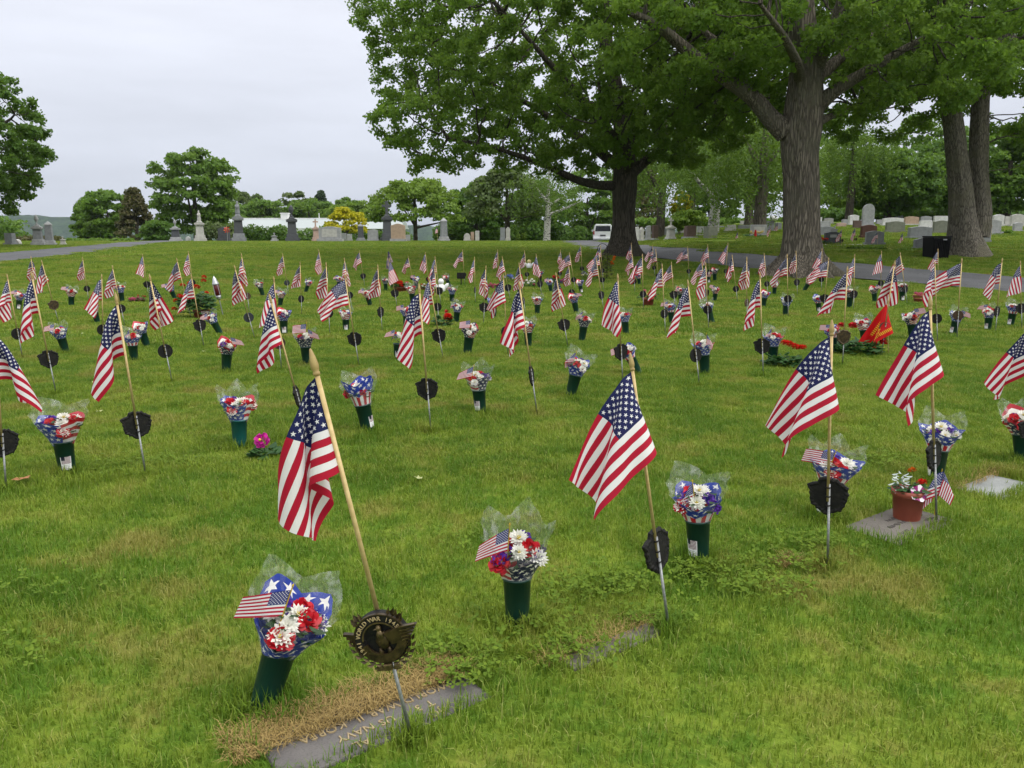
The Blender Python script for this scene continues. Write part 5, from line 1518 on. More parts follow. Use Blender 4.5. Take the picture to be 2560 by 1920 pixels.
def colonize(seeds, attr, step=.29, kill=.42, iters=85):
    nodes = [np.array(s, float) for s in seeds]; par = [-1] * len(nodes); nchild = [0] * len(nodes)
    attr = np.array(attr); N0 = np.array(nodes)
    D = np.linalg.norm(attr[:, None] - N0[None], axis=2); near = D.argmin(1); dist = D.min(1)
    alive = np.ones(len(attr), bool)
    for it in range(iters):
        act = np.where(alive)[0]
        if not len(act): break
        NA = np.array(nodes)
        dirs = attr[act] - NA[near[act]]; dirs /= np.linalg.norm(dirs, axis=1)[:, None] + 1e-9
        acc = {}
        for i, d in zip(near[act], dirs): acc[i] = acc.get(i, 0) + d
        new = []
        for i, d in acc.items():
            if nchild[i] > 3: continue
            d = d / (np.linalg.norm(d) + 1e-9) + rng.normal(0, .16, 3); d[2] += .03; d /= np.linalg.norm(d)
            new.append((nodes[i] + d * step, i))
        if not new: break
        s0 = len(nodes)
        for p, i in new:
            nodes.append(p); par.append(i); nchild.append(0); nchild[i] += 1
        NP = np.array([p for p, _ in new])
        d2 = np.linalg.norm(attr[act][:, None] - NP[None], axis=2)
        j = d2.argmin(1); m = d2.min(1); better = m < dist[act]
        idx = act[better]; near[idx] = s0 + j[better]; dist[idx] = m[better]
        alive &= dist > kill
    return np.array(nodes), np.array(par)

def in_ellipsoids(n, ells):
    out = []
    vol = np.array([e[3] * e[4] * e[5] for e in ells]); vol = vol / vol.sum()
    for e, w in zip(ells, vol):
        k = max(8, int(n * w))
        d = rng.normal(size=(k, 3)); d /= np.linalg.norm(d, axis=1)[:, None]
        r = rng.random(k) ** (1 / 3.0) * .35 + .65 * rng.random(k) ** .25
        out.append(np.array(e[:3]) + d * np.minimum(r, 1)[:, None] * np.array(e[3:6]))
    return np.concatenate(out)

def big_tree(label, trunk, limbs, ells, n_attr, n_leaf, leaf_size, bark, leafm, zmin=None, name="maple_tree", leaf_spread=.36, trunk_extra=(), cut=None):
    root = empty(name, tuple(np.array(trunk[0][:3])))
    R0 = np.array(trunk[0][:3])
    loc = lambda L: [(p[0] - R0[0], p[1] - R0[1], p[2] - R0[2], p[3]) for p in L]
    obj("trunk", limb_mesh("trunk", [loc(trunk)] + [loc(t) for t in trunk_extra], bark), root)
    seeds = []
    for L in [trunk] + list(trunk_extra) + list(limbs):
        L = np.array(L)
        start = .55 if L is trunk else .25
        s = np.linspace(start if (L[0, 3] > .3) else .2, 1, 9)
        q = np.linspace(0, 1, len(L))
        for t in s: seeds.append([np.interp(t, q, L[:, i]) for i in range(3)])
    for L in limbs:
        obj("limb", limb_mesh("limb", [loc(L)], bark), root)
    A = in_ellipsoids(n_attr, ells)
    if zmin is not None: A = A[A[:, 2] > zmin(A[:, 0], A[:, 1])]
    if cut is not None: A = A[~cut(A)]
    nodes, par = colonize(seeds, A)
    n = len(nodes)
    cnt = np.zeros(n); tips = np.ones(n, bool)
    for i in range(n - 1, -1, -1):
        cnt[i] += 1
        if par[i] >= 0: cnt[par[i]] += cnt[i]; tips[par[i]] = False
    k = par >= 0
    rad = .007 * cnt ** .46
    rad = np.minimum(rad, .11)
    B = nodes[k]; Aa = nodes[par[k]]
    obj("branches", twig_mesh("branches", Aa - R0, B - R0, np.minimum(rad[par[k]], rad[k] * 1.25), rad[k], M['bark_dark'] if bark is not M['bark_grey'] else bark), root)["kind"] = "stuff"
    # leafy sprays on the outer twigs
    leafy_nodes = np.where(k & (cnt <= 5))[0]
    w = 1.0 / (1 + .25 * (cnt[leafy_nodes] - 1))
    nd = nodes[leafy_nodes]
    w *= np.where((nd[:, 2] - CAM_H) / np.maximum(nd[:, 1], 1) > .33, .12, 1.0)          # thinner where the crown towers out of sight
    w /= w.sum()
    pick = rng.choice(leafy_nodes, n_leaf, p=w)
    # each node has its own tone so that clumps differ
    tone = rng.random(n) * .55
    dirs = rng.normal(size=(n_leaf, 3)); dirs /= np.linalg.norm(dirs, axis=1)[:, None]
    rr = leaf_spread * rng.random(n_leaf) ** .55
    C = nodes[pick] + dirs * rr[:, None] * np.array([1, 1, .62]) - np.array([0, 0, .05])
    crown = obj("crown", leaves_mesh("crown", C - R0, leaf_size, leafm, .5, tone[pick] + .45 * rng.random(n_leaf), .85, dirs * .8), root)
    tag(root, label, "tree")
    return root

def wpt(px, py, y, r): p = at(px, py, y); return (p.x, p.y, p.z, r)

# ---- maple left of the drive's bend (middle tree)
b1 = ground_at(1556, 641); Y1 = b1.y
k1 = Y1 / FPX / math.cos(PITCH) * .97
t1 = [(b1.x, Y1, b1.z - .15, 1.02), (b1.x, Y1, b1.z + .12, .78), wpt(1557, 610, Y1, .54), wpt(1558, 570, Y1, .45), wpt(1560, 520, Y1, .43), wpt(1562, 470, Y1, .48), wpt(1564, 430, Y1, .45), wpt(1560, 370, Y1 + .2, .37), wpt(1556, 300, Y1 + .3, .34), wpt(1540, 220, Y1 + .2, .28), wpt(1520, 120, Y1, .20), wpt(1510, -40, Y1, .10), wpt(1500, -160, Y1, .05)]
l1 = [
 [wpt(1545, 465, Y1, .20), wpt(1490, 463, Y1 - .5, .165), wpt(1440, 450, Y1 - 1.0, .145), wpt(1390, 425, Y1 - 1.6, .115), wpt(1330, 400, Y1 - 2.2, .085), wpt(1240, 370, Y1 - 2.6, .07), wpt(1120, 345, Y1 - 2.5, .035)],
 [wpt(1572, 440, Y1, .24), wpt(1610, 405, Y1 + .3, .20), wpt(1660, 370, Y1 + .6, .15), wpt(1720, 340, Y1 + 1, .10), wpt(1790, 300, Y1 + 1.5, .05)],
 [wpt(1550, 420, Y1, .24), wpt(1500, 380, Y1 + .8, .2), wpt(1430, 330, Y1 + 1.5, .15), wpt(1340, 270, Y1 + 2, .11), wpt(1230, 210, Y1 + 2.2, .07), wpt(1100, 160, Y1 + 2, .03)],
 [wpt(1556, 380, Y1, .22), wpt(1500, 300, Y1 - .6, .17), wpt(1430, 220, Y1 - 1.2, .13), wpt(1350, 130, Y1 - 1.6, .09), wpt(1260, 30, Y1 - 2, .05)],
 [wpt(1568, 400, Y1, .22), wpt(1590, 320, Y1 - .4, .17), wpt(1620, 250, Y1 - .8, .13), wpt(1650, 150, Y1 - 1.2, .09), wpt(1680, 20, Y1 - 1.5, .05)],
 [wpt(1562, 430, Y1, .2), wpt(1580, 400, Y1 - 1.4, .16), wpt(1560, 360, Y1 - 3, .11), wpt(1500, 300, Y1 - 4.6, .06)],
]
c1 = at(1555, 130, Y1)
E1 = [(c1.x - 1.2, Y1, 9.6, 8.2, 7.5, 5.6), (at(1130, 330, Y1).x, Y1 - 1.5, 5.4, 3.2, 3.6, 2.0), (at(1060, 160, Y1).x, Y1 + 1, 8.0, 2.6, 3.2, 2.2), (at(1380, 380, Y1).x, Y1 - 2, 4.9, 3.6, 3.5, 1.5), (at(1670, 330, Y1).x, Y1 + .5, 5.6, 3.6, 3.4, 1.9), (at(1010, 60, Y1).x, Y1 + .5, 10.0, 2.4, 3, 2.5)]
big_tree("broad maple with wide dark crown standing left of the drive", t1, l1, E1, 3900, 178000, .118, M['bark_dark'], M['maple'],
         trunk_extra=[[(b1.x, Y1, b1.z + .45, .42), (b1.x - .75, Y1 - .35, b1.z - .05, .16), (b1.x - 1.15, Y1 - .5, b1.z - .2, .06)], [(b1.x, Y1, b1.z + .45, .42), (b1.x + .75, Y1 - .4, b1.z - .05, .16), (b1.x + 1.1, Y1 - .6, b1.z - .2, .06)]])

# ---- the great maple at right of centre
b2 = ground_at(2003, 690); Y2 = b2.y
t2 = [(b2.x, Y2, b2.z - .15, .92), (b2.x, Y2, b2.z + .2, .74), wpt(2003, 640, Y2, 0.605), wpt(2003, 590, Y2, 0.529), wpt(2003, 520, Y2, 0.491), wpt(2003, 440, Y2, 0.479), wpt(1998, 380, Y2, 0.504), wpt(2002, 330, Y2, 0.554), wpt(2010, 270, Y2, 0.521), wpt(2014, 210, Y2, 0.462), wpt(2012, 140, Y2, 0.395), wpt(2008, 60, Y2, 0.353), wpt(2005, -40, Y2, 0.286), wpt(2000, -160, Y2, 0.185), wpt(1995, -260, Y2, 0.084)]
l2 = [
 [wpt(1965, 330, Y2, 0.336), wpt(1930, 300, Y2, 0.260), wpt(1885, 245, Y2 - .1, 0.235), wpt(1840, 215, Y2 - .3, 0.202), wpt(1770, 170, Y2 - .6, 0.176), wpt(1700, 110, Y2 - 1, 0.151), wpt(1640, 60, Y2 - 1.5, 0.118), wpt(1550, 20, Y2 - 2, 0.076)],
 [wpt(1872, 232, Y2 - .1, 0.168), wpt(1850, 190, Y2 + .2, 0.143), wpt(1825, 125, Y2 + .5, 0.126), wpt(1770, 90, Y2 + .8, 0.092), wpt(1720, 30, Y2 + 1.2, 0.050)],
 [wpt(2035, 270, Y2, 0.286), wpt(2070, 240, Y2 - .2, 0.202), wpt(2120, 205, Y2 - .4, 0.168), wpt(2190, 165, Y2 - .8, 0.134), wpt(2280, 110, Y2 - 1.2, 0.084), wpt(2380, 60, Y2 - 1.6, 0.042)],
 [wpt(2030, 215, Y2, 0.252), wpt(2060, 180, Y2 + .2, 0.193), wpt(2100, 145, Y2 + .4, 0.151), wpt(2140, 115, Y2 + .6, 0.101), wpt(2220, 60, Y2 + 1, 0.059)],
 [wpt(2035, 190, Y2, 0.218), wpt(2055, 140, Y2 - .4, 0.176), wpt(2080, 80, Y2 - .7, 0.151), wpt(2100, 10, Y2 - 1, 0.118), wpt(2120, -100, Y2 - 1.4, 0.059)],
 [wpt(2000, 200, Y2, 0.168), wpt(1995, 160, Y2 - 1.5, 0.126), wpt(1960, 90, Y2 - 3.2, 0.084), wpt(1900, 10, Y2 - 4.8, 0.042)],
 [wpt(2045, 305, Y2, 0.134), wpt(2090, 285, Y2 + 1, 0.084), wpt(2150, 265, Y2 + 2, 0.050), wpt(2220, 270, Y2 + 3, 0.025)],
]
E2 = [(b2.x - .3, Y2 + .4, 10.6, 8.0, 7.2, 5.2), (at(1700, 120, Y2).x, Y2 - 1, 6.9, 3.4, 3.4, 1.7), (at(2260, 150, Y2).x, Y2 - .6, 6.4, 3.0, 3.6, 1.8), (at(1850, 210, Y2).x, Y2 + 2.6, 6.0, 3.2, 2.6, 1.6), (at(2130, 250, Y2).x, Y2 + 3.0, 5.6, 2.6, 2.4, 1.5), (at(1760, 230, Y2).x, Y2 + 4.0, 6.2, 3.4, 2.0, 2.0), (at(1900, 120, Y2).x, Y2 + 2.5, 7.4, 3.4, 2.4, 1.8)]
rt = [[(b2.x, Y2, b2.z + .65, .5), (b2.x + .8 * math.cos(a), Y2 + .7 * math.sin(a), b2.z + .12, .24), (b2.x + 1.5 * math.cos(a), Y2 + 1.3 * math.sin(a), b2.z - .16, .09)] for a in (R(200), R(248), R(292), R(338), R(20), R(160))]
big_tree("great maple with thick furrowed trunk and forking limbs beside the drive", t2, l2, E2, 3500, 140000, .108, M['bark'], M['maple'], trunk_extra=rt,
         cut=lambda A: (A[:, 2] < 1.3 + .120 * A[:, 1]) & (A[:, 1] < b2.y + 1.5))

# ---- the twin-stemmed tree at far right
b3 = ground_at(2420, 640); Y3 = b3.y
t3 = [(b3.x - .1, Y3, b3.z - .15, .92), (b3.x - .15, Y3, b3.z + .2, .74), wpt(2408, 590, Y3, 0.554), wpt(2404, 540, Y3, 0.459), wpt(2402, 480, Y3, 0.396), wpt(2392, 400, Y3, 0.364), wpt(2385, 330, Y3, 0.340), wpt(2378, 270, Y3, 0.316), wpt(2362, 230, Y3, 0.285), wpt(2350, 150, Y3 + .2, 0.222), wpt(2345, 20, Y3 + .4, 0.158), wpt(2340, -120, Y3, 0.063)]
t3b = [wpt(2440, 590, Y3 + .2, 0.435), wpt(2452, 540, Y3 + .2, 0.396), wpt(2448, 470, Y3 + .3, 0.332), wpt(2446, 400, Y3 + .3, 0.316), wpt(2448, 320, Y3 + .3, 0.301), wpt(2452, 240, Y3 + .3, 0.285), wpt(2462, 190, Y3 + .2, 0.261), wpt(2490, 130, Y3, 0.213), wpt(2530, 70, Y3 - .3, 0.174), wpt(2580, -20, Y3 - .6, 0.095), wpt(2620, -120, Y3 - 1, 0.040)]
l3 = [
 [wpt(2450, 240, Y3 + .3, 0.190), wpt(2440, 180, Y3 + .4, 0.158), wpt(2430, 90, Y3 + .6, 0.127), wpt(2440, -40, Y3 + .8, 0.071)],
 [wpt(2370, 240, Y3, 0.174), wpt(2330, 190, Y3 - .5, 0.134), wpt(2270, 140, Y3 - 1, 0.095), wpt(2190, 100, Y3 - 1.5, 0.048)],
 [wpt(2455, 200, Y3, 0.158), wpt(2440, 120, Y3 - 1, 0.119), wpt(2400, 60, Y3 - 2, 0.079), wpt(2330, 20, Y3 - 3, 0.040)],
 [wpt(2510, 100, Y3 - .2, 0.127), wpt(2560, 90, Y3 - .4, 0.095), wpt(2640, 70, Y3 - .8, 0.048)],
]
E3 = [(b3.x, Y3, 11.0, 8.0, 6.5, 4.9), (at(2300, 130, Y3).x, Y3 - 1, 7.4, 3.4, 3.5, 1.8), (at(2590, 200, Y3).x, Y3, 6.2, 2.0, 2.6, 2.6), (at(2330, 190, Y3).x, Y3 + 2, 6.6, 3.0, 2.6, 1.6)]
big_tree("twin-stemmed maple with smoother grey bark beside the black bin", t3, l3, E3, 2800, 105000, .120, M['bark_grey'], M['maple'], trunk_extra=[t3b],
         cut=lambda A: (A[:, 2] < 1.3 + .115 * A[:, 1]) & (A[:, 0] < b3.x + 2.2))

# ---- maple whose crown enters from the left edge
p4 = at(-150, 590, 41.0); g4 = float(ground_z(p4.x, 41.0))
t4 = [(p4.x, 41, g4 - .1, .7), (p4.x, 41, g4 + 1.0, .48), (p4.x, 41, g4 + 3, .42), (p4.x, 41, g4 + 6, .3), (p4.x, 41, g4 + 10, .1)]
l4 = [[(p4.x, 41, g4 + 2.6, .2), (p4.x + 1.5, 40.5, g4 + 3.3, .14), (p4.x + 3.5, 40, g4 + 4.0, .07)], [(p4.x, 41, g4 + 3.6, .2), (p4.x + 1.6, 41.5, g4 + 5, .13), (p4.x + 3.6, 42, g4 + 6.4, .06)], [(p4.x, 41, g4 + 3.2, .2), (p4.x - 1.6, 41, g4 + 4.6, .13), (p4.x - 3.4, 40.6, g4 + 5.6, .06)]]
big_tree("rounded maple whose crown reaches in at the left edge", t4, l4, [(p4.x + .3, 41, 5.9, 5.6, 5.0, 4.5)], 1500, 58000, .17, M['bark_dark'], M['maple_dark'])

# ---- background trees: trunk with limbs, crown of leaf clumps
def bg_tree(label, px, Y, ytop, ybot, halfw, leafm, n_clump=70, n_leaf=6500, size=.42, shape='round', trunk_r=.22, name="tree", clump=None, bark='bark_dark', zb=None, squash=.8, visible_limbs=4):
    top = at(px, ytop, Y); bot = at(px, ybot, Y)
    X = top.x; hw = halfw * Y / FPX
    gz = float(ground_z(X, Y)) if zb is None else zb
    root = empty(name, (X, Y, gz))
    zt, z0 = top.z - gz, max(bot.z - gz, .3)
    H = zt - z0; cz = (zt + z0) / 2
    if shape == 'cone':
        u = rng.random(n_clump) ** .75; a = rng.random(n_clump) * 6.283; r = hw * (1 - u * .93) * (.55 + .45 * rng.random(n_clump) ** .5)
        C = np.stack([r * np.cos(a), r * np.sin(a) * squash, z0 + u * H], 1)
    elif shape == 'umbrella':
        d = rng.normal(size=(n_clump, 3)); d[:, 2] = np.abs(d[:, 2]) * 1.1 - .12; d /= np.linalg.norm(d, axis=1)[:, None]
        r = .78 + .22 * rng.random(n_clump)
        C = d * r[:, None] * np.array([hw, hw * squash, H]) + np.array([0, 0, z0])
        C[:, 2] = np.maximum(C[:, 2], z0 + .1)
    else:
        d = rng.normal(size=(n_clump, 3)); d /= np.linalg.norm(d, axis=1)[:, None]
        r = .45 + .55 * rng.random(n_clump) ** .5
        C = d * r[:, None] * np.array([hw * .88, hw * squash * .88, H / 2 * .9]) + np.array([0, 0, cz])
        C[:, :2] *= (1 + .25 * (rng.random((n_clump, 1)) - .5))
    cs = clump or max(.16 * hw + .25, .35)
    n_leaf = int(n_leaf * 1.04)
    tone = rng.random(n_clump) * .6
    pk = rng.integers(0, n_clump, n_leaf)
    d = rng.normal(size=(n_leaf, 3)); d /= np.linalg.norm(d, axis=1)[:, None]
    d[:, 2] = np.where(d[:, 2] < -.3, -d[:, 2], d[:, 2])                 # clumps are domes
    P = C[pk] + d * (cs * rng.random(n_leaf) ** .4)[:, None] * np.array([1, 1, .62])
    obj("crown", leaves_mesh("crown", P, size * .95, leafm, .42, tone[pk] + .4 * rng.random(n_leaf), .85, d), root)
    lim = [[(0, 0, -.3, trunk_r * 1.35), (0, 0, .4, trunk_r), (0, 0, z0 + H * .15, trunk_r * .8), (0, 0, z0 + H * .6, trunk_r * .3)]]
    for j in range(visible_limbs):
        q = C[rng.integers(0, n_clump)]
        zs = max(.8, z0 * .7 + .1 * j)
        lim.append([(0, 0, zs, trunk_r * .55), (q[0] * .4, q[1] * .4, zs + (q[2] - zs) * .45, trunk_r * .35), (q[0] * .9, q[1] * .9, q[2], trunk_r * .1)])
    obj("trunk", limb_mesh("trunk", lim, M[bark], 9), root)
    tag(root, label, "tree", "background trees" if False else None)
    return root

BG = [
 ("large round bright green maple behind the left monuments", 477, 96, 366, 606, 116, 'leaf_mid', 150, 15000, .42, 'round', .4),
 ("two-headed leafy tree left of the round maple", 262, 100, 466, 618, 78, 'leaf_mid', 90, 8000, .42, 'round', .3),
 ("small tree in front of the far ridge at left", 215, 104, 500, 620, 44, 'leaf_mid', 50, 4000, .42, 'round', .25),
 ("rusty copper coloured conifer among the left trees", 332, 90, 476, 622, 56, 'leaf_copper', 110, 8000, .30, 'cone', .22),
 ("dark low bush tree under the round maple", 400, 88, 552, 620, 52, 'maple_dark', 50, 4500, .34, 'round', .2),
 ("pale green tree behind the white roof's left end", 612, 165, 474, 590, 70, 'leaf_grey', 70, 5000, .62, 'round', .3),
 ("silvery tree behind the middle of the white roof", 735, 175, 478, 590, 66, 'leaf_grey', 70, 5000, .62, 'round', .3),
 ("low round tree filling the gap behind the roof", 672, 180, 500, 590, 60, 'leaf_mid', 50, 3500, .6, 'round', .3),
 ("dark pointed pine behind the white roof", 800, 170, 480, 590, 36, 'leaf_pine', 70, 4000, .5, 'cone', .25),
 ("broad tree just above the white roof's left half", 655, 150, 492, 575, 80, 'leaf_mid', 90, 7000, .55, 'round', .3),
 ("broad tree just above the white roof's right half", 770, 155, 498, 575, 80, 'leaf_mid', 90, 7000, .55, 'round', .3),
 ("broad tree behind the golden one", 880, 150, 500, 580, 70, 'leaf_light', 80, 6000, .5, 'round', .3),
 ("leafy tree between round maple and white roof", 560, 140, 500, 590, 60, 'leaf_mid', 70, 5000, .5, 'round', .3),
 ("green tree right of the dark pine", 862, 168, 492, 590, 60, 'leaf_mid', 60, 4200, .6, 'round', .3),
 ("distant tree between the pine and the umbrella-shaped tree", 925, 160, 496, 590, 56, 'leaf_mid', 55, 3800, .6, 'round', .3),
 ("wide umbrella-shaped tree with open dark limbs behind the tan gravestone", 1036, 84, 448, 552, 112, 'leaf_light', 120, 9500, .34, 'umbrella', .24),
 ("golden yellow shrub-like tree beside the wide grey gravestone", 864, 78, 518, 582, 46, 'leaf_yellow', 60, 4200, .26, 'umbrella', .12),
 ("dense dark green tree right of the umbrella-shaped tree", 1190, 92, 452, 606, 78, 'maple_dark', 90, 8000, .4, 'round', .3),
 ("dull green tree with leaning crooked trunk near the drive", 1268, 74, 420, 540, 100, 'leaf_grey', 100, 8000, .32, 'umbrella', .26),
 ("dark tree behind the birch trunk", 1345, 98, 436, 606, 84, 'maple_dark', 90, 7000, .42, 'round', .3),
 ("shadowy tree directly behind the white van", 1470, 104, 420, 606, 90, 'leaf_mid', 90, 7500, .42, 'round', .3),
 ("brown-green spruce seen just right of the middle maple's trunk", 1625, 88, 400, 606, 56, 'leaf_copper', 110, 7500, .32, 'cone', .25),
 ("golden yellow tree between the maples", 1703, 58, 478, 548, 26, 'leaf_yellow', 26, 1700, .22, 'round', .12),
 ("light green bushy tree under the golden one", 1720, 56, 526, 600, 46, 'leaf_light', 50, 3600, .26, 'round', .12),
 ("tall leafy tree filling the gap behind the birches", 1790, 96, 330, 596, 96, 'leaf_mid', 110, 8500, .42, 'round', .35),
 ("bright green tree left of the great maple's trunk", 1905, 90, 300, 590, 84, 'leaf_light', 100, 8000, .4, 'round', .3),
 ("pale drooping tree right of the great maple's trunk", 2130, 84, 330, 580, 90, 'leaf_light', 110, 8500, .38, 'round', .3),
 ("dense dark maple overhanging the right gravestones", 2235, 64, 372, 548, 128, 'maple_dark', 170, 15000, .30, 'round', .4),
 ("second dark maple behind the twin-stemmed tree", 2410, 70, 330, 556, 120, 'maple_dark', 150, 12000, .32, 'round', .4),
 ("bright leafy tree at the right edge behind the gravestones", 2540, 62, 300, 556, 90, 'leaf_mid', 120, 10000, .30, 'round', .35),
 ("tall tree behind the dark maple", 2060, 104, 250, 590, 100, 'leaf_mid', 110, 8000, .45, 'round', .4),
 ("tree closing the wood behind the twin-stemmed maple", 2330, 100, 270, 590, 120, 'leaf_mid', 120, 8500, .45, 'round', .4),
 ("far tree beyond the right edge gravestones", 2660, 80, 280, 580, 110, 'maple_dark', 110, 8000, .4, 'round', .4),
 ("leafy tree rising between the two great maples", 1740, 66, 210, 500, 110, 'leaf_mid', 130, 12000, .3, 'round', .35),
 ("leafy tree filling the gap left of the great maple's limbs", 1890, 58, 200, 470, 90, 'leaf_light', 120, 11000, .28, 'round', .3),
 ("tree behind the middle maple's trunk", 1560, 112, 380, 606, 90, 'leaf_mid', 90, 7000, .45, 'round', .35),
 ("far tree beyond the crown at the left edge", -60, 120, 520, 640, 120, 'leaf_mid', 80, 5000, .5, 'round', .35),
]
for (lab, px, Y, yt, yb, hw, lm, nc, nl, sz, sh, tr) in BG:
    bg_tree(lab, px, Y, yt, yb, hw, M[lm], nc, nl, sz, sh, tr)

# low far trees that close the horizon at left and behind the roof: a wood that reads as one mass
Cw = []
for k in range(330):
    x = rng.uniform(-230, 60); y = rng.uniform(190, 330) if x > -120 else rng.uniform(150, 330)
    Cw.append((x, y, rng.uniform(3.2, 6.5)))
Cw = np.array(Cw)
pk = rng.integers(0, len(Cw), 32000)
d = rng.normal(size=(len(pk), 3)); d /= np.linalg.norm(d, axis=1)[:, None]; d[:, 2] = np.abs(d[:, 2])
zg = ground_z(Cw[:, 0], Cw[:, 1])
P = np.stack([Cw[pk, 0], Cw[pk, 1], zg[pk]], 1) + d * (Cw[pk, 2] * rng.random(len(pk)) ** .2)[:, None] * np.array([1, 1, 1.25])
o = obj("far_wood", leaves_mesh("far_wood", P, .95, M['leaf_mid'], .4, rng.random(len(Cw))[pk] * .7 + .3 * rng.random(len(pk)), .85, d))
tag(o, "distant belt of low trees below the ridge", "wood", kind="stuff")

# hedge before the white roof, low shrubs
def hedge(label, x0p, x1p, Y, ytop, leafm, n, size, name="hedge", cat="hedge", depth=1.2):
    a, b = at(x0p, ytop, Y), at(x1p, ytop, Y)
    g = float(ground_z((a.x + b.x) / 2, Y)); H = a.z - g
    root = empty(name, ((a.x + b.x) / 2, Y, g)); L = b.x - a.x
    k = max(5, int(L / (H * .55)))
    C = np.stack([np.linspace(-L / 2, L / 2, k) + rng.normal(0, .2, k), rng.normal(0, depth * .3, k), H * (.45 + .22 * rng.random(k))], 1)
    pk = rng.integers(0, k, n); d = rng.normal(size=(n, 3)); d /= np.linalg.norm(d, axis=1)[:, None]
    P = C[pk] + d * (rng.random(n) ** .35)[:, None] * np.array([L / k * .9, depth, H * .45])
    P[:, 2] = np.abs(P[:, 2])
    obj("foliage", leaves_mesh("foliage", P, size, leafm, .35, rng.random(k)[pk] * .6 + .4 * rng.random(n), .85, d), root)
    tag(root, label, cat)
hedge("dark clipped hedge in front of the white roof", 590, 1000, 100, 566, M['maple_dark'], 9000, .34)
hedge("flowering hedge at the foot of the round maple", 505, 580, 84, 556, M['leaf_grey'], 2500, .3)
hedge("small round yellow-green bush at the crest by the drive", 1286, 1310, 72, 583, M['leaf_light'], 900, .16, "bush", "bush", .5)
hedge("dark thicket behind the drive's crest", 1320, 1580, 100, 560, M['maple_dark'], 8000, .4, "thicket", "thicket", 2.0)
hedge("dark thicket between umbrella tree and drive", 1120, 1330, 96, 552, M['maple_dark'], 8000, .4, "thicket", "thicket", 2.0)
hedge("shady undergrowth behind the middle gravestones", 1560, 2080, 82, 545, M['leaf_mid'], 14000, .36, "thicket", "thicket", 2.0)
hedge("shady undergrowth behind the right gravestones", 2060, 2700, 74, 520, M['maple_dark'], 14000, .34, "thicket", "thicket", 2.0)
hedge("low shrub at left behind the obelisks", 150, 330, 82, 596, M['leaf_mid'], 4500, .3, "bush", "bush", 1.0)
hedge("reddish low shrub between the two left obelisks", 40, 160, 78, 590, M['leaf_copper'], 2600, .26, "bush", "bush", 1.0)
hedge("leafy green plant beside the grey stone right of the twin trunk", 2502, 2528, 44, 575, M['leaf_mid'], 300, .16, "bush", "bush", .3)
hedge("leafy hosta bed before the grey double stone", 2140, 2215, 33.5, 617, M['leaf_mid'], 420, .2, "bush", "bush", .35)
hedge("leafy hosta clump before the small grey stone", 2250, 2300, 32.5, 625, M['leaf_mid'], 330, .2, "bush", "bush", .35)

# birches and a willow between the maples
def birch(label, px, Y, ytop, ybase_gz, r, limbs, droop, leafm, mat='birch', nst=60):
    p = at(px, 560, Y); g = float(ground_z(p.x, Y)); top = at(px, ytop, Y)
    root = empty("birch_tree", (p.x, Y, g))
    H = top.z - g
    L = [[(0, 0, -.2, r * 1.25), (0, 0, .3, r), (.1, 0, H * .5, r * .85), (.3 * r, .1, H * .8, r * .55), (.2, 0, H * 1.4, r * .2)]]
    for (dx, dz, z0) in limbs:
        L.append([(0, 0, z0, r * .5), (dx * .5, .1, z0 + dz * .45, r * .36), (dx, .3, z0 + dz, r * .12)])
    obj("trunk", limb_mesh("trunk", L, M[mat], 10), root)
    # hanging strands
    P = []
    for k in range(nst):
        a = rng.random() * 6.283; q = droop[0] * math.sqrt(rng.random()) ; x, y = q * math.cos(a), q * math.sin(a) * .7
        zt = H * droop[1] * (1.1 - .3 * (q / droop[0]) ** 2) + rng.normal(0, .5); ln = droop[2] * rng.uniform(.5, 1.1)
        m = int(ln / .055)
        t = np.linspace(0, 1, m)
        P.append(np.stack([x + .25 * np.sin(t * 3 + k) * t + rng.normal(0, .13, m), y + rng.normal(0, .13, m), zt - t * ln], 1))
    P = np.concatenate(P)
    obj("crown", leaves_mesh("crown", P, .22, leafm, .1, rng.random(len(P)), .45), root)
    tag(root, label, "tree")
birch("pale peeling birch trunk at the crest beside the drive", 1367, 71, 470, 0, .30, [(1.6, .9, 3.0), (2.9, 1.2, 2.2), (-.9, 1.2, 3.4)], (3.4, 1.25, 3.4), M['leaf_willow'], nst=90)
birch("mottled dark birch with forking limbs between the maples", 1783, 50, 420, 0, .34, [(-1.9, 2.2, 2.1), (2.3, 1.8, 2.3), (.6, 2.6, 3.0)], (3.6, 1.45, 3.6), M['leaf_willow'], nst=130)
birch("weeping willow hanging behind the middle maple", 1650, 58, 360, 0, .32, [(-1.2, 2, 3.2), (1.4, 2, 3.4)], (3.6, 1.02, 3.2), M['leaf_willow'], 'bark_dark', 170)
birch("weeping tree with straight brown trunk left of the great maple", 1897, 46, 330, 0, .37, [(1.5, 2.0, 3.4), (-1.4, 2.2, 3.6)], (3.4, .98, 4.0), M['leaf_willow'], 'bark', 150)
birch("weeping tree right behind the great maple's trunk", 2120, 62, 330, 0, .3, [(1.2, 2.0, 3.4)], (3.2, .98, 4.2), M['leaf_willow'], 'bark_dark', 130)
# ================================================================== GRAVESTONES, BUILDINGS, VAN AND OTHER THINGS
def gmat(name, c, d=None): 
    M[name] = stone_mat(name, c, d or tuple(x * .78 for x in c), 60.0)
gmat('g_pale', (.45, .44, .40)); gmat('g_white', (.56, .56, .53)); gmat('g_grey', (.22, .23, .235)); gmat('g_dark', (.07, .075, .08)); gmat('g_tan', (.40, .29, .20))
gmat('g_brown', (.10, .065, .050)); gmat('g_red', (.085, .035, .022)); gmat('g_green', (.17, .18, .135)); gmat('g_mid', (.32, .325, .32)); gmat('g_pink', (.42, .30, .24))

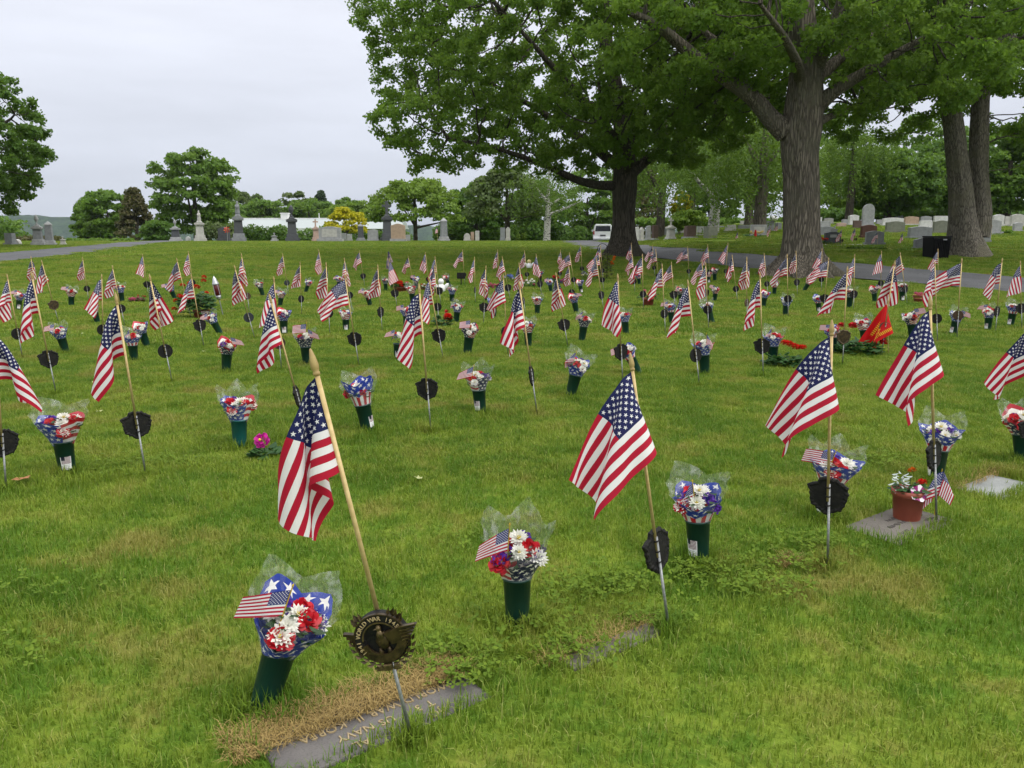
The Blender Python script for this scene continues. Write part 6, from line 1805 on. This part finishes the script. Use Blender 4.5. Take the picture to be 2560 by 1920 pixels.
def stone_outline(w, h, top):
    x = w / 2
    if top == 'flat': return [(-x, 0), (x, 0), (x, h), (-x, h)]
    if top == 'serp':
        pts = [(-x, 0), (x, 0), (x, h * .88)]
        for i in range(1, 12):
            t = i / 12; pts.append((x - 2 * x * t, h * (.88 + .12 * math.sin(math.pi * t) ** 1.6)))
        return pts + [(-x, h * .88)]
    if top == 'arch':
        pts = [(-x, 0), (x, 0), (x, h - x * .95)]
        for i in range(1, 16):
            a = math.pi * i / 16; pts.append((x * .93 * math.cos(a), h - x * .95 + x * .95 * math.sin(a)))
        return pts + [(-x, h - x * .95)]
    if top == 'gable': return [(-x, 0), (x, 0), (x, h * .8), (0, h), (-x, h * .8)]
    if top == 'slope': return [(-x, 0), (x, 0), (x * .86, h), (-x * .86, h * .96)]
    return [(-x, 0), (x, 0), (x, h), (-x, h)]

def stone(x0, x1, ytop, Y, mat, top, label, yb=None, thick=.22, basemat=None, panel=False, rz=0.0, base=True):
    """an upright gravestone spanning pixel columns x0..x1 at distance Y"""
    cx = (x0 + x1) / 2
    p = at(cx, ytop, Y); w = (x1 - x0) * Y / FPX * 1.0
    g = float(ground_z(p.x, Y)); h = max(p.z - g, .25)
    root = empty("gravestone", (p.x, Y, g), (0, 0, rz))
    bh = min(.22, h * .2) if base else 0
    b = MB().prism(stone_outline(w * (.90 if base else 1), h - bh, top), -thick / 2, thick / 2, (0, 0, bh))
    obj("die", b.mesh("die", M[mat], bevel=.012), root)
    if base: obj("base", MB().box((0, 0, -.15), (w * 1.06, thick * 1.7, bh + .15), .98).mesh("base", M[basemat or mat], bevel=.012), root)
    if panel:
        obj("panel", MB().box((0, -thick / 2 - .004, bh + h * .12), (w * .62, .012, h * .5)).mesh("panel", M['g_mid' if mat != 'g_mid' else 'g_pale']), root)
    tag(root, label, "gravestone")
    return root

def monument(px, ytop, Y, kind, mat, wpx, label, capmat=None, rz=R(18)):
    p = at(px, ytop, Y); g = float(ground_z(p.x, Y)); H = p.z - g; w = wpx * Y / FPX
    root = empty("monument", (p.x, Y, g), (0, 0, rz))
    cm = M[capmat or mat]; m = M[mat]
    obj("plinth", MB().box((0, 0, -.2), (w, w, .2 + H * .10), .97).mesh("plinth", cm, bevel=.02), root)
    obj("base", MB().box((0, 0, H * .10 + .002), (w * .80, w * .80, H * .10), .95).mesh("base", cm, bevel=.02), root)
    if kind == 'obelisk':
        obj("shaft", MB().box((0, 0, H * .20 + .004), (w * .60, w * .60, H * .62), .86).mesh("shaft", m, bevel=.015), root)
        obj("cap", MB().box((0, 0, H * .82 + .006), (w * .58, w * .58, H * .04)).box((0, 0, H * .86 + .008), (w * .56, w * .56, H * .14), .02).mesh("cap", cm), root)
        return tag(root, label, "monument")
    obj("die", MB().box((0, 0, H * .20 + .004), (w * .62, w * .62, H * .32), .88).mesh("die", m, bevel=.015), root)
    z = H * .52 + .006
    cap = MB().box((0, 0, z), (w * .72, w * .72, H * .04), 1.06)
    for s in (0, 1):
        o = [(-w * .38, 0), (w * .38, 0), (w * .38, H * .03), (0, H * .09), (-w * .38, H * .03)]
        if s == 0: cap.prism(o, -w * .34, w * .34, (0, 0, z + H * .04))
    cap.box((0, 0, z + H * .10), (w * .42, w * .42, H * .05), .7)
    obj("cap", cap.mesh("cap", cm), root)
    z2 = z + H * .15
    R_ = H - z2
    if kind == 'urn':
        prof = [(.10, 0), (.12, .06), (.05, .14), (.06, .22), (.17, .48), (.20, .62), (.14, .72), (.16, .76), (.10, .84), (.04, .93), (.005, 1.0)]
        obj("urn", MB().lathe([(r * R_ * 1.1, z2 + t * R_) for r, t in prof], 12).mesh("urn", cm, True), root)
    elif kind == 'cross':
        obj("cross", MB().box((0, 0, z2), (R_ * .20, R_ * .16, R_)).box((0, 0, z2 + R_ * .55), (R_ * .72, R_ * .155, R_ * .19)).mesh("cross", cm, bevel=.01), root)
    else:   # robed figure
        prof = [(.24, 0), (.25, .1), (.20, .4), (.22, .58), (.20, .70), (.08, .78), (.11, .85), (.11, .92), (.06, .98), (.005, 1.0)]
        obj("statue", MB().lathe([(r * R_ * .75, z2 + t * R_) for r, t in prof], 12, squash=.8).tube([(-R_ * .15, -R_ * .08, z2 + R_ * .62), (0, -R_ * .22, z2 + R_ * .48), (R_ * .1, -R_ * .15, z2 + R_ * .66)], R_ * .05, 6).mesh("statue", cm, True), root)
    return tag(root, label, "monument")

# --- left crest
stone(14, 34, 583, 47, 'g_grey', 'flat', "small grey block stone at the photo's left edge", thick=.4)
stone(32, 50, 598, 47.5, 'g_pale', 'arch', "low pale stone beside the left edge block", thick=.3, base=False)
monument(89, 536, 46, 'urn', 'g_grey', 31, "grey urn-topped monument left of the drive", 'g_mid')
monument(119, 553, 46.5, 'obelisk', 'g_grey', 28, "shorter pointed monument left of the drive", 'g_mid')
monument(156, 590, 47, 'cross', 'g_pale', 17, "tiny pale cross on a rough mound left of the drive")
monument(436, 548, 61, 'urn', 'g_dark', 30, "dark square monument with pale draped urn beside the drive", 'g_mid')
monument(496, 526, 62, 'figure', 'g_pale', 30, "pale monument topped by a weathered figure")
stone(465, 475, 591, 62.5, 'g_white', 'gable', "tiny pointed white stone by the pale figure monument", base=False)
stone(545, 573, 567, 63, 'g_dark', 'gable', "dark slab stone partly behind the statue monument", thick=.5)
monument(592, 502, 61, 'figure', 'g_dark', 35, "tall dark monument with praying statue", 'g_grey')
monument(685, 581, 62, 'cross', 'g_mid', 21, "very low grey stone with small cross")
monument(727, 511, 62, 'urn', 'g_dark', 34, "tall black monument with urn before the white roof", 'g_dark')
monument(788, 548, 62, 'cross', 'g_pink', 22, "pinkish cross on a stepped pedestal")
stone(795, 854, 566, 60, 'g_mid', 'serp', "very wide light grey gravestone with framed panel", thick=.45, panel=True)
stone(849, 866, 583, 66, 'g_grey', 'flat', "small grey stone behind the wide one")
stone(867, 880, 585, 66.5, 'g_mid', 'flat', "small squat stone under the golden tree")
monument(901, 559, 63, 'obelisk', 'g_dark', 23, "short black pointed monument right of the golden tree", 'g_grey')
stone(918, 946, 573, 63, 'g_mid', 'serp', "plain light grey gravestone left of the cross monument")
monument(966, 503, 63, 'cross', 'g_dark', 31, "tallest black monument topped by a cross", 'g_dark')
stone(976, 1014, 559, 60.5, 'g_tan', 'serp', "large tan gravestone before the black cross monument", thick=.4, basemat='g_mid')
stone(1014, 1025, 587, 63, 'g_mid', 'flat', "tiny grey block right of the tan gravestone", base=False)
monument(1109, 544, 63, 'obelisk', 'g_grey', 26, "lone grey obelisk with white tip on the crest", 'g_mid')
stone(1159, 1176, 583, 64, 'g_pale', 'arch', "low rounded pale stone on the crest")
stone(1177, 1185, 580, 64.5, 'g_tan', 'flat', "narrow brownish stone on the crest", base=False)
stone(1188, 1198, 577, 64, 'g_pale', 'flat', "narrow upright pale stone on the crest", base=False)
stone(1250, 1263, 569, 65, 'g_grey', 'flat', "grey half of the stone pair by the crooked tree")
stone(1264, 1276, 567, 65.6, 'g_pale', 'gable', "pale half of the stone pair by the crooked tree")
# --- right side, beyond the drive
stone(1585, 1597, 567, 56, 'g_white', 'slope', "slim white stone nearest the middle maple's trunk", base=False, rz=.5)
stone(1599, 1609, 568, 55, 'g_pale', 'gable', "second slim pale stone right of the middle maple", rz=.5)
stone(1615, 1627, 564, 54, 'g_mid', 'slope', "third slim stone right of the middle maple", rz=.5)
stone(1630, 1646, 563, 53, 'g_brown', 'flat', "brownish stone ending the slim row", rz=.5, basemat='g_mid')
monument(1678, 544, 47, 'cross', 'g_pale', 27, "pale pedestal monument with a stubby cross", rz=.3)
stone(1711, 1740, 564, 46, 'g_brown', 'slope', "brown gravestone with leaning sides", thick=.4, rz=.3, basemat='g_mid')
stone(1742, 1761, 566, 51, 'g_white', 'flat', "bright white stone right of the brown one")
stone(1764, 1790, 566, 43, 'g_green', 'flat', "tall mossy grey block stone before the dark birch", thick=.5, rz=.3, base=False)
stone(1812, 1842, 562, 50, 'g_pale', 'slope', "cream gravestone with slanted side")
stone(1844, 1875, 563, 51, 'g_grey', 'flat', "plain grey stone right of the cream one")
stone(1876, 1918, 562, 42, 'g_mid', 'flat', "rough-edged grey gravestone with flowers and red ornament at its foot", panel=True, thick=.3)
stone(1915, 1936, 553, 49, 'g_grey', 'flat', "grey stone with a white lamp on top")
stone(1938, 1954, 556, 50, 'g_grey', 'flat', "dark grey stone at the great maple's left side")
stone(2040, 2055, 543, 60, 'g_white', 'flat', "white stone peeking out right of the great maple")
stone(2042, 2077, 553, 53, 'g_mid', 'flat', "grey stone behind the dark one right of the great maple")
stone(2042, 2088, 566, 43, 'g_grey', 'serp', "broad grey stone half behind the dark lettered stone")
stone(2061, 2103, 579, 36, 'g_dark', 'serp', "dark slate gravestone with two lettered panels", panel=False)
stone(2091, 2116, 557, 54, 'g_pink', 'serp', "small pinkish stone left of the tall white one")
stone(2122, 2147, 537, 58, 'g_white', 'serp', "tall white stone left of the big arched one", thick=.35)
stone(2133, 2154, 551, 52, 'g_brown', 'flat', "dull brown stone below the tall white one")
stone(2158, 2187, 510, 54, 'g_mid', 'arch', "tallest gravestone, grey with a big rounded arch top", thick=.55, rz=-.25)
stone(2152, 2193, 562, 41, 'g_red', 'serp', "dark red-brown polished gravestone")
stone(2165, 2210, 577, 35.5, 'g_grey', 'serp', "grey double stone with hostas in front", rz=-.2, thick=.3)
stone(2205, 2261, 544, 57, 'g_white', 'serp', "wide white stone behind the mossy one")
stone(2214, 2264, 553, 46, 'g_green', 'serp', "broad mossy green-grey gravestone")
stone(2261, 2298, 541, 58, 'g_tan', 'serp', "tan gravestone in the far right row", basemat='g_pale')
stone(2297, 2333, 551, 53, 'g_white', 'slope', "whitish stone with carved name in the right row")
stone(2271, 2331, 566, 40, 'g_grey', 'serp', "large grey gravestone behind the small one by the bin", thick=.3)
stone(2286, 2319, 595, 33, 'g_grey', 'gable', "small dark grey stone left of the black bin")
stone(2334, 2376, 540, 57, 'g_white', 'flat', "white topped stone left of the twin trunk")
stone(2333, 2376, 551, 45, 'g_green', 'serp', "tall mossy stone left of the twin trunk")
stone(2459, 2502, 549, 44, 'g_mid', 'serp', "wide grey serpentine stone right of the twin trunk", thick=.4)
stone(2459, 2478, 570, 37, 'g_mid', 'flat', "plain grey slab just right of the twin trunk", rz=-.3)
stone(2483, 2511, 536, 56, 'g_white', 'serp', "white stone high in the right row")
stone(2511, 2524, 541, 57, 'g_pale', 'flat', "narrow pale stone near the right edge")
stone(2527, 2562, 535, 55, 'g_pale', 'serp', "last pale stone at the photo's right edge")
for (a_, b_, t_, Y_, m_, k_, l_) in [
 (1655, 1668, 570, 60, 'g_mid', 'flat', "small grey stone behind the pale pedestal monument"), (1696, 1710, 572, 58, 'g_pale', 'serp', "small pale stone left of the leaning brown one"),
 (1793, 1810, 568, 56, 'g_grey', 'serp', "grey stone between mossy block and cream stone"), (1850, 1872, 552, 60, 'g_pale', 'flat', "pale stone behind the plain grey one"),
 (2060, 2084, 545, 62, 'g_pale', 'serp', "pale stone high right of the great maple"), (2190, 2207, 549, 60, 'g_mid', 'flat', "grey stone right of the big arched one"),
 (2104, 2122, 548, 61, 'g_mid', 'serp', "grey stone between pinkish and tall white stones"), (2300, 2330, 540, 62, 'g_mid', 'serp', "grey stone behind the whitish named one"),
 (2236, 2258, 538, 64, 'g_grey', 'flat', "dark stone high behind the wide white one"), (2380, 2398, 543, 60, 'g_mid', 'serp', "grey stone seen left of the twin stems"),
 (2466, 2484, 541, 60, 'g_mid', 'flat', "grey stone high right of the twin stems"), (2534, 2556, 556, 47, 'g_mid', 'serp', "grey stone lower at the right edge"),
 (1960, 1972, 560, 52, 'g_mid', 'flat', "grey stone touching the great maple's left edge")]:
    stone(a_, b_, t_, Y_, m_, k_, l_)
lt = [o for o in bpy.data.objects if o.get("label", "") == "dark slate gravestone with two lettered panels"][0]
for k in range(2):
    obj("panel", MB().box((0, -.118, .30 + .24 * k), (.30, .012, .13)).mesh("panel", M['g_mid']), lt)
kb = at(2075, 623, 35.2)
o = MB()
for i in range(9): o.lathe([(.10, -.03), (.12, .03), (.07, .07)], 7, (-1.3 + i * .33, .05 * math.sin(i * 2), 0))
me_k = MB()
kr = empty("stone_edging", (kb.x + .3, 34.9, float(ground_z(kb.x, 34.9))))
for i in range(12):
    obj("stone", MB().lathe([(.10, -.03), (.125, .03), (.08, .075)], 7).mesh("stone", M['g_pale']), kr, (-1.6 + i * .30, .06 * math.sin(i * 2.1), 0), (0, 0, i * .8), (1.15, .8, .9 + .2 * math.sin(i)))
tag(kr, "line of pale edging stones before the dark slate gravestone", "edging")
# lamp on the grey stone
s = [o for o in bpy.data.objects if o.get("label", "") == "grey stone with a white lamp on top"][0]
top = at(1934, 553, 49)
lm = empty("grave_lamp", (top.x, 49, top.z)); obj("shade", MB().lathe([(.10, 0), (.16, .06), (.26, .12), (.22, .22), (.10, .32), (.02, .35)], 12).mesh("shade", M['white_plastic'], True), lm)
tag(lm, "white dome lamp standing on a grey stone", "lamp")

# tiny flags among the stones
for k, (px, pt, Y, lab) in enumerate([(2107, 572, 34.5, "tiny flag at the dark slate stone's right side"), (2141, 570, 35.5, "tiny flag with dark plaques before the red-brown stone"), (2197, 576, 34.5, "tiny flag before the grey double stone"),
                                 (2259, 582, 36, "lone tiny flag on the lawn left of the large grey stone"), (1928, 563, 40, "tiny flag right of the rough-edged stone"), (1946, 556, 47, "tiny flag before the dark grey stone by the great maple"),
                                 (1846, 579, 40, "tiny flag on the lawn left of the rough-edged stone"), (2090, 562, 44, "tiny faded flag behind the dark slate stone"), (2482, 562, 40, "tiny flag leaning right of the twin trunk"), (1094, 566, 61.5, "tiny dark flag left of the lone obelisk")]):
    p = at(px, pt, Y); g = float(ground_z(p.x, Y))
    r_ = empty("small_grave_flag", (p.x, Y, g), (0, R(-3), 0)); H = p.z - g
    obj("stick", MB().tube([(0, 0, -.05), (0, 0, H)], .006, 6).mesh("stick", M['wood']), r_)
    obj("cloth", cloth_of('C' if k % 2 else 'B', k), r_, (0, 0, H - .02), None, 1.0)
    if k < 2: obj("plaque", PLATE['d'], r_, (.02, 0, H * .35))
    tag(r_, lab, "flag", "tiny flags among the stones")
p = at(1889, 575, 41); g = float(ground_z(p.x, 41))
r_ = empty("ornament", (p.x, 41, g)); obj("cone", MB().lathe([(.07, 0), (.08, .05), (.04, .4), (.012, p.z - g)], 10).mesh("cone", M['rose']), r_)
tag(r_, "red cone-shaped ornament before the rough-edged stone", "ornament")
for (px, py, Y, mesh, n, lab, sd) in ((1880, 603, 41.3, CREAM, 9, "yellow and red flowers at the rough-edged stone's foot", 61), (2053, 603, 36, SCAR, 4, "red flowers left of the dark slate stone", 62)):
    p = at(px, py, Y); g = float(ground_z(p.x, Y)); r_ = empty("flower_clump", (p.x, Y, g))
    obj("foliage", leafy(sd, .35, .2, 90, .14, M['geranium']), r_)
    for k in range(n): obj(mesh.name.split('.')[0], mesh, r_, (rng.normal(0, .22), -.15, .2 + .1 * rng.random()), (-.4, 0, 0), 2.2)
    tag(r_, lab, "flowers")
# bright wind ornament by the statue monument
p = at(567, 566, 60); g = float(ground_z(p.x, 60)); r_ = empty("wind_spinner", (p.x, 60, g))
obj("pole", MB().tube([(0, 0, -.1), (0, 0, p.z - g)], .02, 6).mesh("pole", M['rod']), r_)
for k in range(8):
    a = k * math.pi / 4; c, s_ = math.cos(a), math.sin(a)
    obj("vane", MB().add([(0, 0, 0), (.30 * c - .12 * s_, -.05, .30 * s_ + .12 * c), (.45 * c, .04, .45 * s_)], [(0, 1, 2)]).mesh("vane", M['scarlet' if k % 2 else 'orange']), r_, (0, -.03, p.z - g - .25), None, .62)
tag(r_, "red and orange wind spinner beside the statue monument", "wind spinner")

# ---- wheeled refuse bin
def bin_mat():
    n = NT("black_ribbed_plastic"); sp = n.new("ShaderNodeSeparateXYZ"); n.l.new(n.ocoord(), sp.inputs[0])
    return n.done(n.bsdf((.006, .006, .007), .65, 0, .15))
M['bin'] = bin_mat()
p = ground_at(2338, 645); k = p.y / FPX
bn = empty("rubbish_bin", p, (0, 0, R(8)))
W_, H_ = 50 * k, 54 * k
body = MB().box((0, 0, 0), (W_ * .86, W_ * .8, H_ * .93), 1.10)
obj("body", body.mesh("body", M['bin'], bevel=.02), bn)
for i in range(9):
    x = (-.5 + (i + .5) / 9) * W_ * .84
    obj("rib", MB().box((x, -W_ * .405 - .012, H_ * .05), (W_ * .035, .03, H_ * .82)).mesh("rib", M['bin']), bn, None, (R(2.6), 0, 0))
obj("rim", MB().box((0, 0, H_ * .93 + .002), (W_ * .98, W_ * .92, H_ * .06), 1.0).mesh("rim", M['bin'], bevel=.01), bn)
obj("label", MB().box((W_ * .08, -W_ * .5, H_ * .80), (W_ * .2, .01, H_ * .06)).mesh("label", M['g_grey']), bn)
tag(bn, "black ribbed rubbish bin against the twin trunk", "bin")

# ---- shepherd's hooks
def hook(px, pt, pb, lab, w=.28):
    b = ground_at(px, pb); t = at(px, pt, b.y); H = t.z - b.z
    r_ = empty("shepherds_hook", b)
    pts = [(0, 0, -.1), (0, 0, H - w / 2)] + [(-w / 2 + w / 2 * math.cos(a), 0, H - w / 2 + w / 2 * math.sin(a)) for a in np.linspace(0, math.pi, 9)] + [(-w, 0, H - w * .9)]
    obj("rod", MB().tube([(-q[0] if False else q[0], q[1], q[2]) for q in pts], .008, 6).mesh("rod", M['black_iron']), r_)
    tag(r_, lab, "hook"); return r_, b, H
r_, b, H = hook(1517, 609, 700, "tall black shepherd's hook by the drive, left of the middle maple")
hk = empty("hanging_basket", (b.x - .1, b.y + .1, b.z)) 
obj("foliage", leafy(71, .22, .75, 260, .10, M['leaf_copper']), hk, (0, 0, .05)); 
for k in range(6): obj("orange_flower", ORAN, hk, (.2 + .1 * rng.random(), -.15, .45 + .25 * rng.random()), (-.4, 0, 0), 1.6)
tag(hk, "brownish trailing plant with orange flowers under the shepherd's hook", "plant")
hook(1651, 654, 722, "short black hook right of the middle maple's flags", .16)

# ---- silver and red candle torch on a stake
B = ground_at(558, 790); m3, L = frame_of(B, 534, 690)
tr = empty("grave_torch", B); tr.rotation_euler = m3.to_euler()
M['silver'] = pmat("silver_plastic", (.55, .56, .57), (.45, .46, .47), 20, .25, .6); M['maroon'] = pmat("maroon_plastic", (.10, .012, .016), (.07, .008, .012), 20, .3)
s = L
obj("stake", MB().tube([(0, 0, -.05), (0, 0, s * .42)], .008, 6).mesh("stake", M['rod']), tr)
obj("cup", MB().lathe([(.01, s * .40), (.03, s * .43), (.042, s * .47), (.044, s * .52)], 12).mesh("cup", M['silver'], True), tr)
obj("lantern", MB().lathe([(.040, s * .52), (.052, s * .53), (.052, s * .78), (.045, s * .79)], 14).mesh("lantern", M['maroon'], True), tr)
obj("cap", MB().lathe([(.058, s * .785), (.056, s * .81), (.038, s * .87), (.03, s * .93), (.012, s * .97), (.006, s)], 12).mesh("cap", M['silver'], True), tr)
for k in range(4):
    a = k * math.pi / 2 + .6; obj("strip", MB().box((.053 * math.cos(a), .053 * math.sin(a), s * .53), (.010, .010, s * .25)).mesh("strip", M['silver']), tr)
tag(tr, "red and silver grave lantern on a stake right of the big geranium", "lantern")

# ---- faded patterned flag on a bent stick, plaque, ornaments among the far rows
B = ground_at(990, 728); m3, L = frame_of(B, 974, 640)
r_ = empty("garden_flag", B); r_.rotation_euler = m3.to_euler()
obj("stick", _u, r_, (0, 0, -.05), None, (1, 1, L + .05))
M['faded'] = pmat("faded_print", (.36, .25, .20), (.06, .07, .14), 22, .8, trans=.3)
obj("cloth", grid_cloth("cloth", refine(GSET[3]), M['faded']), r_, (0, 0, L + .12), (0, R(-12), 0), .9)
tag(r_, "faded tan and blue patterned flag on a bare stick above the scarlet pot", "flag")
B = ground_at(1153, 714); r_ = empty("grave_plaque", B)
obj("stake", MB().box((0, 0, -.05), (.03, .012, .3)).mesh("stake", M['black_iron']), r_); obj("plate", MB().box((0, -.01, .18), (.22, .02, .16)).mesh("plate", M['black_iron'], bevel=.01), r_)
tag(r_, "small black plaque on a stake among the far rows", "plaque")
def toy(px, py, lab, mats, s=1.0):
    B = ground_at(px, py); r_ = empty("figurine", B)
    obj("body", MB().lathe([(.05 * s, 0), (.085 * s, .05 * s), (.075 * s, .13 * s), (.04 * s, .17 * s), (.001, .18 * s)], 12).mesh("body", M[mats[0]], True), r_)
    obj("head", MB().lathe([(.02 * s, .15 * s), (.055 * s, .19 * s), (.058 * s, .23 * s), (.03 * s, .27 * s), (.001, .275 * s)], 12).mesh("head", M[mats[1]], True), r_)
    for k in (-1, 1): obj("wing" if mats[0] == 'white_plastic' else "arm", MB().lathe([(.015 * s, -.05 * s), (.04 * s, 0), (.03 * s, .07 * s), (.002, .1 * s)], 8, squash=.5).mesh("wing", M[mats[0]], True), r_, (k * .08 * s, .01, .11 * s), (0, k * .7, 0))
    tag(r_, lab, "figurine")
toy(1323, 672, "small white and yellow plush figure beyond the far flags", ('white_plastic', 'cream'), 1.1)
toy(1103, 732, "white angel figurine among the far rows", ('white_plastic', 'white_plastic'), 1.2)

# ---- low white greenhouse beyond the hedge
def roof_mat():
    n = NT("white_ribbed_roof"); sp = n.new("ShaderNodeSeparateXYZ"); n.l.new(n.ocoord(), sp.inputs[0])
    st = n.ma('FRACT', n.ma('MULTIPLY', sp.outputs[0], 1.6))
    c = n.mix(n.rng(st, .0, .16), (.22, .25, .24), (.31, .345, .335))
    c = n.mix(n.rng(n.noise(.5, 4, .6, n.ocoord()), .55, .75, 0, .4), c, (.25, .28, .27))
    return n.done(n.bsdf(c, .5))
M['roof'] = roof_mat(); M['ghwall'] = pmat("pale_wall", (.55, .58, .56), None, 2, .7)
Yg = 128.0
a, b = at(566, 546, Yg), at(1012, 546, Yg); e0 = at(700, 572, Yg - 5)
gz = float(ground_z((a.x + b.x) / 2, Yg))
gh = empty("greenhouse", ((a.x + b.x) / 2, Yg, gz)); L = b.x - a.x
zr, ze = a.z - gz, e0.z - gz
obj("wall", MB().box((0, 0, -.5), (L * .99, 9.0, ze + .5)).mesh("wall", M['ghwall']), gh)
obj("roof", MB().prism([(-5, ze + .01), (5, ze + .01), (0, zr)], -L / 2, L / 2).mesh("roof", M['roof']), gh, None, (0, 0, R(90)))
for o in (gh.children[-1],): o.rotation_euler = (0, 0, R(90))
obj("vent", MB().box((-L * .17, 0, zr - .3), (1.1, 1.1, 1.0)).box((-L * .17, 0, zr + .7), (1.3, 1.3, .14)).mesh("vent", M['white_plastic']), gh)
for q in (.02, .30, .22): obj("pipe", MB().tube([(L * q, 0, zr - .3), (L * q, 0, zr + .8)], .06, 6).mesh("pipe", M['white_plastic']), gh)
obj("ridge_cap", MB().box((0, 0, zr - .06), (L, .5, .12)).mesh("ridge_cap", M['white_plastic']), gh)
tag(gh, "long low greenhouse with white ribbed roof beyond the hedge", "building")

# ---- white van seen from behind, over the crest of the drive
M['vanpaint'] = pmat("white_car_paint", (.74, .75, .76), (.70, .71, .72), 3, .22, 0, .5); M['vanglass'] = pmat("dark_glass", (.015, .018, .022), None, 3, .08, 0, .5)
M['tyre'] = pmat("tyre_rubber", (.012, .012, .012), None, 30, .8); M['tail'] = pmat("red_lens", (.35, .01, .012), None, 20, .25)
pv = at(1507, 600, 73.0); gz = float(ground_z(pv.x, 73.0)) - .12
vn = empty("van", (pv.x, 73.0, gz), (0, 0, R(-7)))
out = [(-.92, .32), (.92, .32), (.95, .75), (.93, 1.05), (.80, 1.62), (.70, 1.74), (-.70, 1.74), (-.80, 1.62), (-.93, 1.05), (-.95, .75)]
obj("body", MB().prism(out, -.0, 3.4).mesh("body", M['vanpaint'], bevel=.05), vn)
obj("bonnet", MB().box((0, 3.9, .32), (1.82, 1.1, .68), .93).mesh("bonnet", M['vanpaint'], bevel=.05), vn)
obj("rear_window", MB().prism([(-.74, 1.08), (.74, 1.08), (.66, 1.58), (-.66, 1.58)], -.012, .05).mesh("rear_window", M['vanglass']), vn)
for s_ in (-1, 1):
    obj("side_window", MB().box((s_ * .90, 1.7, 1.10), (.03, 2.6, .42), 1.0).mesh("side_window", M['vanglass']), vn, None, (0, 0, 0))
    obj("tail_light", MB().box((s_ * .86, -.02, .78), (.13, .06, .34)).mesh("tail_light", M['tail'], bevel=.01), vn)
    for yy_ in (.75, 3.5):
        w_ = obj("wheel", MB().lathe([(.20, -.11), (.33, -.11), (.33, .11), (.20, .11)], 18).mesh("wheel", M['tyre']), vn, (s_ * .82, yy_, .33), (0, R(90), 0))
        obj("rim", MB().lathe([(.19, -.112), (.19, .112)], 14).mesh("rim", M['silver']), w_)
    obj("mirror", MB().box((s_ * 1.05, 2.9, 1.05), (.18, .1, .2)).mesh("mirror", M['vanpaint'], bevel=.02), vn)
obj("number_plate", MB().box((0, -.03, .62), (.52, .02, .14)).mesh("number_plate", M['g_dark']), vn)
obj("bumper", MB().box((0, -.06, .30), (1.86, .16, .22)).mesh("bumper", M['vanpaint'], bevel=.03), vn)
obj("roof_rail", MB().tube([(-.62, .3, 1.76), (-.62, 3.0, 1.76)], .03, 6).tube([(.62, .3, 1.76), (.62, 3.0, 1.76)], .03, 6).mesh("roof_rail", M['silver']), vn)
obj("wiper", MB().tube([(0, -.03, 1.10), (.28, -.03, 1.28)], .015, 5).mesh("wiper", M['tyre']), vn)
vn.scale = (.94, .94, .94)
tag(vn, "white van seen from behind at the crest of the drive", "van")

# ---- street lamp and wires beyond
p = at(1610, 520, 92); g = float(ground_z(p.x, 92)); r_ = empty("street_lamp", (p.x, 92, g)); H = p.z - g
obj("pole", MB().tube([(0, 0, -.3), (0, 0, H)], .16, 8).mesh("pole", M['g_mid']), r_)
obj("arm", MB().tube([(0, 0, H - 1.1), (.5, 0, H - .5), (1.6, 0, H - .25)], .06, 6).mesh("arm", M['g_mid']), r_)
obj("lamp_head", MB().box((1.9, 0, H - .35), (.7, .3, .18), .8).mesh("lamp_head", M['g_mid']), r_)
tag(r_, "grey street lamp pole beyond the slim gravestones", "street lamp")

# ---- loose leaves and litter on the lawn
M['dry_leaf'] = pmat("dry_leaf", (.30, .14, .05), (.22, .09, .03), 30, .7); M['pale_leaf'] = pmat("pale_fallen_leaf", (.34, .36, .16), (.26, .28, .10), 30, .7)
def fallen(px, py, size, mat, lab):
    B = ground_at(px, py); r_ = random.Random(px)
    P = [(0, 0, 0)]; n = 10
    for i in range(n):
        a = 2 * math.pi * i / n; q = size * (.5 + .5 * (i % 2) + .2 * r_.random()); P.append((q * math.cos(a), q * math.sin(a) * .7, .25 * size * r_.random()))
    o = obj("fallen_leaf", MB().add(P, [(0, 1 + i, 1 + (i + 1) % n) for i in range(n)]).mesh("fallen_leaf", M[mat]), None, B + Vector((0, 0, .045)), (0, 0, r_.random() * 6))
    tag(o, lab, "leaf", "leaves fallen on the lawn")
fallen(58, 1218, .045, 'dry_leaf', "curled brown leaf on the grass at the lower left")
for k, (px, py, lab) in enumerate([(250, 1043, "pale leaf between the left sticker vase and tall left flag"), (235, 968, "pale leaf left of the tall left flag"), (510, 888, "pale leaf left of a navy-wrapped bouquet"),
                              (1048, 1215, "tan leaf right of the nearest flag's stick"), (205, 842, "pale scrap of leaf left of a plain disc"), (770, 762, "pale leaf on the lawn near a far disc"), (640, 630, "pale leaf on the upper lawn at left"),
                              (238, 643, "pale leaf on the upper lawn by the left drive"), (2160, 976, "pale leaf below the rose bush"), (1190, 962, "straw-coloured leaf left of the side-on medallion")]):
    fallen(px, py, .03 if py > 800 else .045, 'pale_leaf', lab)

# ------------------------------------------------------------------ air: thin haze over the whole place
hz = MB().box((-500, 2400, -20), (7600, 5400, 110)).mesh("haze")
ho = obj("haze", hz)
n = NT("thin_haze")
pv_ = n.new("ShaderNodeVolumePrincipled")
pv_.inputs["Color"].default_value = (.80, .86, .95, 1); pv_.inputs["Density"].default_value = .00010; pv_.inputs["Anisotropy"].default_value = .2
n.l.new(pv_.outputs[0], n.out.inputs["Volume"])
hz.materials.append(n.m)
tag(ho, "thin haze over the far ridge", "haze", kind="stuff")
